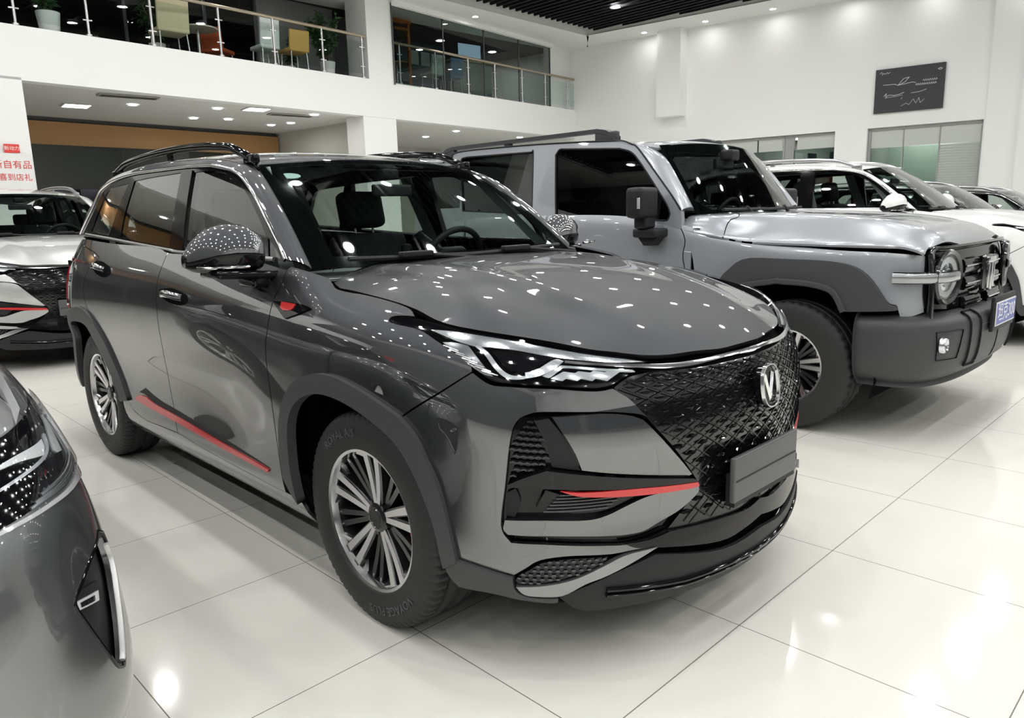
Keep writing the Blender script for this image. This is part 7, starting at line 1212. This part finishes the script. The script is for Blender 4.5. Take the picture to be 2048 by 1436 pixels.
# ---------------------------------------------------------------- silver car at the picture's near left
def build_silver(name, label, loc):
    P = mat('paint_silver', (.21, .222, .228), .28, .85, 1, .02, flake=.1, cior=1.9)
    car = empty(name, loc, 0, label, 'car'); S = silver_sedan(); B = S['body']; T = TR3; sides = ('R', 'L')
    nb = B.nu - 1
    wfh = [(6.95, 0), (7.0, 1.0), (7.15, 2.6), (7.45, 4.0), (7.9, 4.9), (8.4, 4.0), (8.75, 2.6), (8.95, 1.0), (9.0, 0)]
    for sd in sides:
        sh = [(0, 0), (3.2, 0), (3.4, 2.8), (3.9, 4.6), (4.4, 2.8), (4.6, 0)] + [(6.6, 0), (6.7, 2.6), (7.1, 4.7), (7.5, 4.7), (8.2, 2.6), (8.3, 0)] + [(nb, 0), (nb, 9), (0, 9)]
        panel(B, 'body_shell', sh, DARK, car, off=-.03, th=0, res=.08, side=sd)
        panel(B, 'front_fender', [(5.9, .5), (5.9, 9), (8.4, 9), (9.0, 8.2), (9.3, 6), (8.7, 3.0), (8.25, 2.9), (7.5, 4.9), (7.1, 4.9), (6.75, 2.8), (6.6, .5)], P, car, gap=.002, side=sd)
        panel(B, 'side_body', [(0, .5), (0, 9), (5.85, 9), (5.85, .5), (4.7, .5), (4.4, 3.0), (3.9, 4.8), (3.4, 3.0), (3.2, .5)], P, car, gap=.002, side=sd)
        panel(B, 'wheel_arch_liner', wfh, DARK, car, off=-.06, th=0, side=sd)
    panel(B, 'front_bumper', [(8.3, .3), (8.35, 2.8), (8.75, 3.0), (9.35, 6.0), (9.0, 8.3), (8.45, 9), (nb, 9), (nb, .3)], P, car, gap=0, holes=[T['ss_duct']], weld='u', res=.03, th=.02)
    for sd in sides:
        dk = panel(B, 'air_duct', [(9.0, 1), (9.0, 6), (12.5, 6), (12.5, 1)], BLACKG if 0 else mat('duct_black', (.012, .012, .013), .5), car, off=-.028, th=0, side=sd)
        dp = np.array(T['ss_duct']); dc = dp.mean(0); Pp, N = spath(B, [tuple(dc + (q - dc) * .90) for q in dp[2:19]], -.004, side=sd); bar('duct_strip', Pp, N, .012, .008, mat('pale_strip', (.62, .63, .62), .35, .4), dk)
        Pp, N = spath(B, T['ss_duct'] + [T['ss_duct'][0]], -.002, side=sd); bar('duct_rim', Pp, N, .008, .005, BLACKG, dk)
        fg = panel(B, 'fog_lamp', T['ss_fog'], mat('lens_white', (.72, .74, .75), .3, .1, .5), dk, off=-.016, th=.012, side=sd)
        c = np.array(T['ss_fog']); c0 = c.mean(0); panel(B, 'fog_lens', [tuple(c0 + (q - c0) * .55) for q in c], mat('lens_black', (.01, .01, .012), .05, 0, 1), fg, off=-.014, th=.002, side=sd)
        fs = [tuple(c0 + (q - c0) * 1.5 + (0, .12)) for q in c]; panel(B, 'fog_shelf', fs, BLACKP, dk, off=-.022, th=.008, side=sd)
        h = panel(B, 'headlight', T['ss_lamp'], BLACKG, car, off=.001, th=.02, side=sd)
        panel(B, 'lamp_strip', T['ss_lamp_strip'], LENSW, h, off=.006, th=.012, side=sd, label='pale band under the lamp')
        panel(B, 'lens_reflector', T['ss_lens1'], mat('lens_white', (.72, .74, .75), .3, .1, .5), h, off=.004, th=.006, side=sd); panel(B, 'lens_reflector', T['ss_lens2'], mat('lens_white', (.72, .74, .75), .3, .1, .5), h, off=.004, th=.006, side=sd); panel(B, 'light_rail', T['ss_rail'], LENSW, h, off=.004, th=.006, side=sd)
        rb = MB()
        for k, f in enumerate((.94, .86, .74)):
            c = np.array(T['ss_lamp']); c0 = c.mean(0); L = [tuple(c0 + (q - c0) * f) for q in c[6:40]]; Pp, N = spath(B, L, .003, side=sd); bar('x', Pp, N, .007, .004, None, None, mb=rb)
        rb.build('lamp_ribs', SATIN, h)
        panel(B, 'lamp_cover', T['ss_lamp'], LCOVER, h, off=.012, th=0, side=sd)
    panel(S['hood'], 'hood', [(0, 0), (0, 12.2), (8, 12.2), (10.5, 11.9), (12.0, 11.0), (13.2, 8.5), (14.0, 5.0), (14.2, 0)], P, car, sg=-1, weld='v', res=.06, gap=.002)
    # glasshouse
    wsg = [[(-.75 - .75 * k - .10 * t * t, -(.74 - .14 * k) * t, 1.06 + .40 * k + .03 * math.sin(math.pi * k) - .02 * t * t) for t in np.linspace(0, 1, 6)] for k in np.linspace(0, 1, 6)]; WS = Surf(wsg, mirror_v0=True); panel(WS, 'windscreen', rect(0, 0, 5, 5), SGLASS, car, weld='v', th=0, res=.1)
    rg = [[(-1.5 - 1.5 * k - .1 * t * t * (1 - k), -.60 * t, 1.46 + .03 * math.sin(math.pi * k) - .05 * k - .04 * t * t) for t in np.linspace(0, 1, 6)] for k in np.linspace(0, 1, 6)]; RS = Surf(rg, mirror_v0=True); panel(RS, 'roof', rect(0, 0, 5, 5), P, car, weld='v', res=.12)
    for s_ in (-1, 1):
        o = MB(); A = [(-.85, s_ * .80, 1.02), (-1.6, s_ * .80, 1.03), (-2.6, s_ * .79, 1.04), (-3.5, s_ * .74, 1.04)]; Bq = [(-.88, s_ * .74, 1.07), (-1.62, s_ * .60, 1.42), (-2.6, s_ * .60, 1.43), (-3.4, s_ * .62, 1.08)]; o.add(A + Bq, [(0, 1, 5, 4), (1, 2, 6, 5), (2, 3, 7, 6)]); o.build('side_window', PGLASS, car)
    o = MB(); o.add([(-3.0, -.6, 1.39), (-3.0, .6, 1.39), (-3.6, .68, 1.05), (-3.6, -.68, 1.05)], [(0, 1, 2, 3)]); o.build('rear_window', PGLASS, car)
    for x, y, sd in ((0, -.79, 'R'), (0, .79, 'L'), (-2.7, -.79, 'R'), (-2.7, .79, 'L')): spoke_wheel('wheel', (x, y, .335), car, R=.335, w=.22, ri=.215, side=sd, caliper=False, sipes=40)
    ub = MB(); ub.box((-1.4, 0, .26), (3.9, 1.3, .10)); ub.build('underbody', DARK, car)
    return car

# ---------------------------------------------------------------- gallery railing and upstairs furniture
def railing(label, y0, y1, posts):
    r = empty('railing', (fx((y0 + y1) / 2), (y0 + y1) / 2, 4.37), 0, label, 'railing'); ox, oy = r.location.x, r.location.y
    def L(x, y, z): return (x - ox, y - oy, z - 4.37)
    t = MB(); t.tube([L(fx(y0) - .04, y0, 5.26), L(fx(y1) - .04, y1, 5.26)], .032, 10); t.build('handrail', mat('handrail_bronze', (.42, .36, .27), .3, .8), r, 50)
    for i, y in enumerate(posts):
        p = MB(); x = fx(y) - .04; p.tube([L(x, y, 4.37), L(x, y, 5.24)], .022, 10); p.tube([L(x, y, 4.37), L(x, y, 4.40)], .05, 12)
        for z in (4.62, 5.02):
            p.box(L(x, y, z), (.03, .14, .022), ch=.004)
        p.build('post', STEEL, r, 50)
    ps = [y0] + list(posts) + [y1]
    for a, b in zip(ps[:-1], ps[1:]):
        if b - a < .25: continue
        g = MB(); g.add([L(fx(a + .05) - .04, a + .05, 4.46), L(fx(b - .05) - .04, b - .05, 4.46), L(fx(b - .05) - .04, b - .05, 5.14), L(fx(a + .05) - .04, a + .05, 5.14)], [(0, 1, 2, 3)]); g.build('glass_panel', glass('rail_glass', (.80, .87, .84), 1.0), r)
railing('steel and glass railing on the gallery, between the left edge and the round-cornered column', .2, 7.95, (1.08, 2.14, 3.2, 4.47, 5.62, 6.79, 7.85))
railing('steel and glass railing on the gallery, from the column to the tall white wall', 8.75, 17.4 - 1.3, (8.95, 10.11, 11.28, 12.32, 13.47, 14.54, 15.64, 16.05))
LEAF = mat('leaf_green', (.035, .085, .03), .45); POT = mat('pot_white', (.70, .71, .70), .4)
def potted(name, label, loc, h, w, n, group=None, potr=.15, poth=.30):
    r = empty(name, loc, 0, label, 'plant', group); V, F = lathe([(0, 0), (potr * .75, 0), (potr, poth), (potr * .92, poth), (potr * .88, poth * .9), (0, poth * .9)], 24, 'z'); mesh('pot', V, F, POT, r, 40)
    rnd = random.Random(hash(label) % 1000 if False else len(label)); st = MB(); lf = MB()
    for k in range(6):
        a = rnd.uniform(0, 6.28); tip = (w * .45 * math.cos(a) * rnd.uniform(.3, 1), w * .45 * math.sin(a) * rnd.uniform(.3, 1), h * rnd.uniform(.7, 1)); st.tube([(0, 0, poth * .8), (tip[0] * .3, tip[1] * .3, h * .5), tip], .010, 6)
        for j in range(n // 6):
            t = rnd.uniform(.25, 1.02); c = Vector((tip[0] * t, tip[1] * t, poth * .8 + (tip[2] - poth * .8) * t)); d = Vector((rnd.gauss(0, 1), rnd.gauss(0, 1), rnd.gauss(.1, .6))).normalized(); s_ = d.cross(Vector((0, 0, 1))).normalized(); L = rnd.uniform(.10, .20)
            up = s_.cross(d) * .02
            lf.add([c, c + d * L * .5 + s_ * L * .2 + up, c + d * L - up, c + d * L * .5 - s_ * L * .2 + up], [(0, 1, 2, 3)])
    st.build('stems', mat('stem_brown', (.10, .07, .04), .7), r, 50); lf.build('leaves', LEAF, r, None); return r
potted('potted_plant', 'bushy green plant in a white pot behind the gallery railing beside the column', (-13.25, 7.3, 4.37), 1.4, 1.1, 700, potr=.17, poth=.36)
potted('potted_plant', 'smaller plant behind the railing between the ochre chair and the bushy pot plant', (-13.9, 6.7, 4.37), 1.0, .7, 200)
potted('potted_plant', 'spiky plant in a white pot behind the railing near the picture corner', (-12.62, 1.70, 4.37), 1.0, .7, 260, potr=.18, poth=.40)
potted('potted_plant', 'yellow green plant behind the railing above the poster column bay', (-13.4, 3.7, 4.37), 1.3, .8, 240)
def chair(label, loc, rz, m, legs=True, h=.86, w=.50, group=None):
    r = empty('lounge_chair', loc, rz, label, 'chair', group); s_ = MB(); s_.box((0, 0, .43), (.50, w, .08), ch=.03); s_.build('seat', m, r, 50); b = MB(); b.box((0, 0, 0), (.06, w, h - .42), Matrix.Translation((-.24, 0, .43 + (h - .42) / 2)) @ Matrix.Rotation(-.12, 4, 'Y'), .025); b.build('backrest', m, r, 50)
    for x in (-.2, .2):
        for y in (-w / 2 + .05, w / 2 - .05): l = MB(); l.tube([(x, y, .42), (x * 1.1, y * 1.1, 0)], .014, 8); l.build('leg', STEEL, r, 50)
    return r
CREAM = mat('cream_leather', (.62, .55, .36), .5); OCH = mat('ochre_fabric', (.55, .33, .09), .6); PALE = mat('pale_shell', (.62, .66, .65), .4); ORNG = mat('orange_fabric', (.50, .10, .03), .6); BLUEC = mat('blue_shell', (.12, .22, .40), .5)
chair('cream high-backed chair behind the left railing, its back to the hall', (-12.9, 3.75, 4.37), math.pi, CREAM, h=.95, w=.58)
chair('ochre chair behind the left railing next to the pale shell chair', (-13.0, 6.35, 4.37), math.pi, OCH, h=.80, w=.45)
chair('pale shell chair behind the left railing', (-13.1, 5.75, 4.37), math.pi, PALE, h=1.0, w=.42)
chair('orange chair at the round table upstairs', (-14.0, 5.15, 4.37), 2.2, ORNG, h=.85)
chair('white shell chair behind the right railing, nearest the column', (-13.35, 10.35, 4.37), math.pi, PALE, h=.85, w=.42)
chair('blue chair behind the right railing', (-13.4, 11.0, 4.37), math.pi, BLUEC, h=.85, w=.42)
def rtable(label, loc, m, r=.38, h=.72):
    o = empty('round_table', loc, 0, label, 'table'); V, F = lathe([(0, h), (r, h), (r, h - .025), (0, h - .025)], 32, 'z'); mesh('tabletop', V, F, m, o, 30); p = MB(); p.tube([(0, 0, 0), (0, 0, h - .02)], .03, 10); p.build('pedestal', STEEL, o); V, F = lathe([(0, 0), (.22, 0), (.22, .02), (0, .03)], 24, 'z'); mesh('base', V, F, STEEL, o, 30)
rtable('round pale table upstairs behind the left railing', (-13.5, 4.55, 4.37), mat('table_pale', (.60, .57, .48), .4)); rtable('round wooden table upstairs behind the right railing', (-14.0, 9.75, 4.37), mat('table_wood', (.45, .33, .15), .4))
d = empty('reception_desk', (-14.1, 12.2, 4.37), -.1, 'grey desk with a pale wooden top in the upper room', 'desk'); b = MB(); b.box((0, 0, .50), (.5, 1.3, 1.0), ch=.02); b.build('front_panel', mat('desk_grey', (.22, .25, .24), .5), d); b = MB(); b.box((0, 0, 1.02), (.6, 1.4, .04), ch=.01); b.build('worktop', mat('desk_top', (.50, .42, .22), .4), d)
scr = empty('computer_screen', (-14.0, 12.2, 5.41), -.1, 'flat screen with a pale blue picture on the upstairs desk', 'screen'); b = MB(); b.box((0, 0, .26), (.03, .80, .42), ch=.008); b.box((0, 0, .03), (.12, .2, .02)); b.box((0, 0, .08), (.03, .05, .12)); b.build('casing', BLACKP, scr); b = MB(); b.box((.017, 0, .27), (.004, .75, .36)); b.build('display', mat('display_blue', (.1, .15, .2), .3, emit=.55, ecol=(.35, .50, .62)), scr)
fr = empty('orange_frame', (-13.6, 9.4, 4.37), -.1, 'tall orange wooden frame with foliage upstairs beside the column', 'frame'); b = MB(); b.box((0, -.42, .80), (.06, .06, 1.6)); b.box((0, .42, .80), (.06, .06, 1.6)); b.box((0, 0, 1.62), (.10, .95, .10)); b.box((0, 0, 1.45), (.06, .85, .05)); b.build('frame', mat('orange_wood', (.50, .16, .03), .5), fr); b = MB(); rnd = random.Random(3)
for k in range(160): c = Vector((rnd.uniform(-.1, .1), rnd.uniform(-.38, .38), rnd.uniform(.9, 1.5))); e = Vector((rnd.gauss(0, 1), rnd.gauss(0, 1), rnd.gauss(0, 1))).normalized() * .1; s_ = e.cross(Vector((0, 0, 1))) * .3; b.add([c, c + e * .5 + s_, c + e, c + e * .5 - s_], [(0, 1, 2, 3)])
b.build('foliage', mat('autumn_leaf', (.20, .13, .03), .6), fr, None)
fg = empty('standing_board', (-14.5, 10.95, 4.37), 0, 'blue backdrop panel with two white sheets in the upper room', 'board'); b = MB(); b.box((0, 0, .75), (.04, 1.6, 1.4), ch=.01); b.build('panel', mat('backdrop_blue', (.07, .10, .14), .5), fg); b = MB(); b.box((.03, -.28, 1.05), (.006, .30, .34)); b.build('sheet', PALE, fg); b = MB(); b.box((.03, .10, 1.05), (.006, .30, .34)); b.build('sheet', PALE, fg)

# ---------------------------------------------------------------- column poster, dark screens at the back
po = empty('poster', (-11.915, .67, 0), .1, 'white poster with a red tag and red characters on the column at the left', 'poster')
b = MB(); b.box((.006, .0, 1.8), (.010, .70, 1.3)); b.build('sheet', mat('poster_white', (.80, .80, .79), .5), po)
b = MB(); b.box((.014, .09, 2.52), (.004, .21, .13)); b.build('tag', mat('poster_red', (.70, .05, .04), .5), po)
def glyphs(txt, size, y, z, m, x, parent, nm='lettering'):
    cu = bpy.data.curves.new('t', 'FONT'); cu.body = txt; cu.size = size; cu.align_x = 'CENTER'; cu.align_y = 'CENTER'; cu.resolution_u = 2; cu.extrude = .0005
    to = bpy.data.objects.new('t', cu); COL.objects.link(to); me = bpy.data.meshes.new_from_object(to.evaluated_get(bpy.context.evaluated_depsgraph_get())); bpy.data.objects.remove(to); me.materials.clear(); me.materials.append(m)
    me.transform(Matrix.Translation((x, y, z)) @ Matrix.Rotation(math.pi / 2, 4, 'Z') @ Matrix.Rotation(math.pi / 2, 4, 'X')); return fin(bpy.data.objects.new(nm, me), parent)
glyphs('新动力', .07, .09, 2.52, mat('poster_cream', (.85, .82, .78), .5), .017, po)
glyphs('元新自有品', .135, .0, 2.27, mat('poster_red', (.70, .05, .04), .5), .014, po); glyphs('惊喜到店礼', .115, .03, 2.08, mat('poster_red', (.70, .05, .04), .5), .014, po)
for i, (y, w_) in enumerate(((2.45, .55), (3.15, .60), (3.85, .62))):
    s_ = empty('wall_screen', (BX(y) + .35, y, 0), -.1, ('leftmost', 'middle', 'rightmost')[i] + ' of the three dark screens at the back under the wooden band', 'screen', 'dark screens at the back'); b = MB(); b.box((0, 0, 1.93), (.05, w_, .34), ch=.01); b.build('screen', mat('screen_dark', (.012, .014, .03), .2), s_); b = MB(); b.box((0, 0, .9), (.06, .08, 1.8)); b.box((0, 0, .02), (.3, .3, .04)); b.build('stand', BLACKP, s_)
# banners on the wall behind the photographer, seen in the car's side windows
for i, (x, w_, c, z0, z1) in enumerate(((-9.4, 3.6, (.62, .04, .03), 2.5, 3.1), (-9.4, 3.6, (.75, .76, .75), .9, 2.45), (-13.0, 1.6, (.62, .04, .03), 2.2, 2.9))):
    o = empty('wall_banner', (x, YR + .012, 0), 0, ('long red banner', 'wide pale banner under the red one', 'short red banner near the gallery')[i] + ' on the side wall behind the cars', 'banner'); b = MB(); b.box((0, 0, (z0 + z1) / 2), (w_, .02, z1 - z0)); b.build('cloth', mat('banner_%d' % i, c, .6), o)
# ---------------------------------------------------------------- the cars
build_crossover('crossover_car', 'dark grey crossover with red trim stripes and black scale pattern grille, parked in the middle', (0, 0, 0))
build_offroader('offroad_car', 'cement grey boxy off-roader with dark wheel arch flares and a blue number plate', (-.02, 3.055, 0))
build_silver('silver_car', 'silver grey car at the near left corner, showing only headlight and air duct', (-.49, -2.605, 0))
PW = mat('paint_pearl_silver', (.62, .63, .62), .3, .5, 1, .02); PWH = mat('paint_white', (.80, .81, .80), .3, 0, 1, .02); PBK = mat('paint_black', (.012, .012, .014), .2, .3, 1, .01)
build_crossover('crossover_car', 'pale silver crossover with a black grille and red lip, parked nose-on at the far left', (-6.94, -.06, 0), 1.06, PW)
c = build_crossover('crossover_car', 'white crossover with pale roof rails parked behind the boxy off-roader', (.0, 6.78, 0), 1, PWH, detail=False); c.scale = (1.03, 1, 1.08)
c = build_crossover('sedan_car', 'black car with a sloping windscreen, directly beyond the white crossover', (-.25, 9.9, 0), 1, PBK, detail=False); c.scale = (1.0, 1, .97)
c = build_crossover('sedan_car', 'black car at the far right, beyond the first black car', (-.1, 12.7, 0), 1, PBK, detail=False); c.scale = (1.0, 1, .93)
c = build_crossover('sedan_car', 'dark car half hidden behind the pale silver crossover, under the gallery', (-12.25, 2.05, 0), 1, PBK, detail=False); c.scale = (1.0, 1, 1.0)
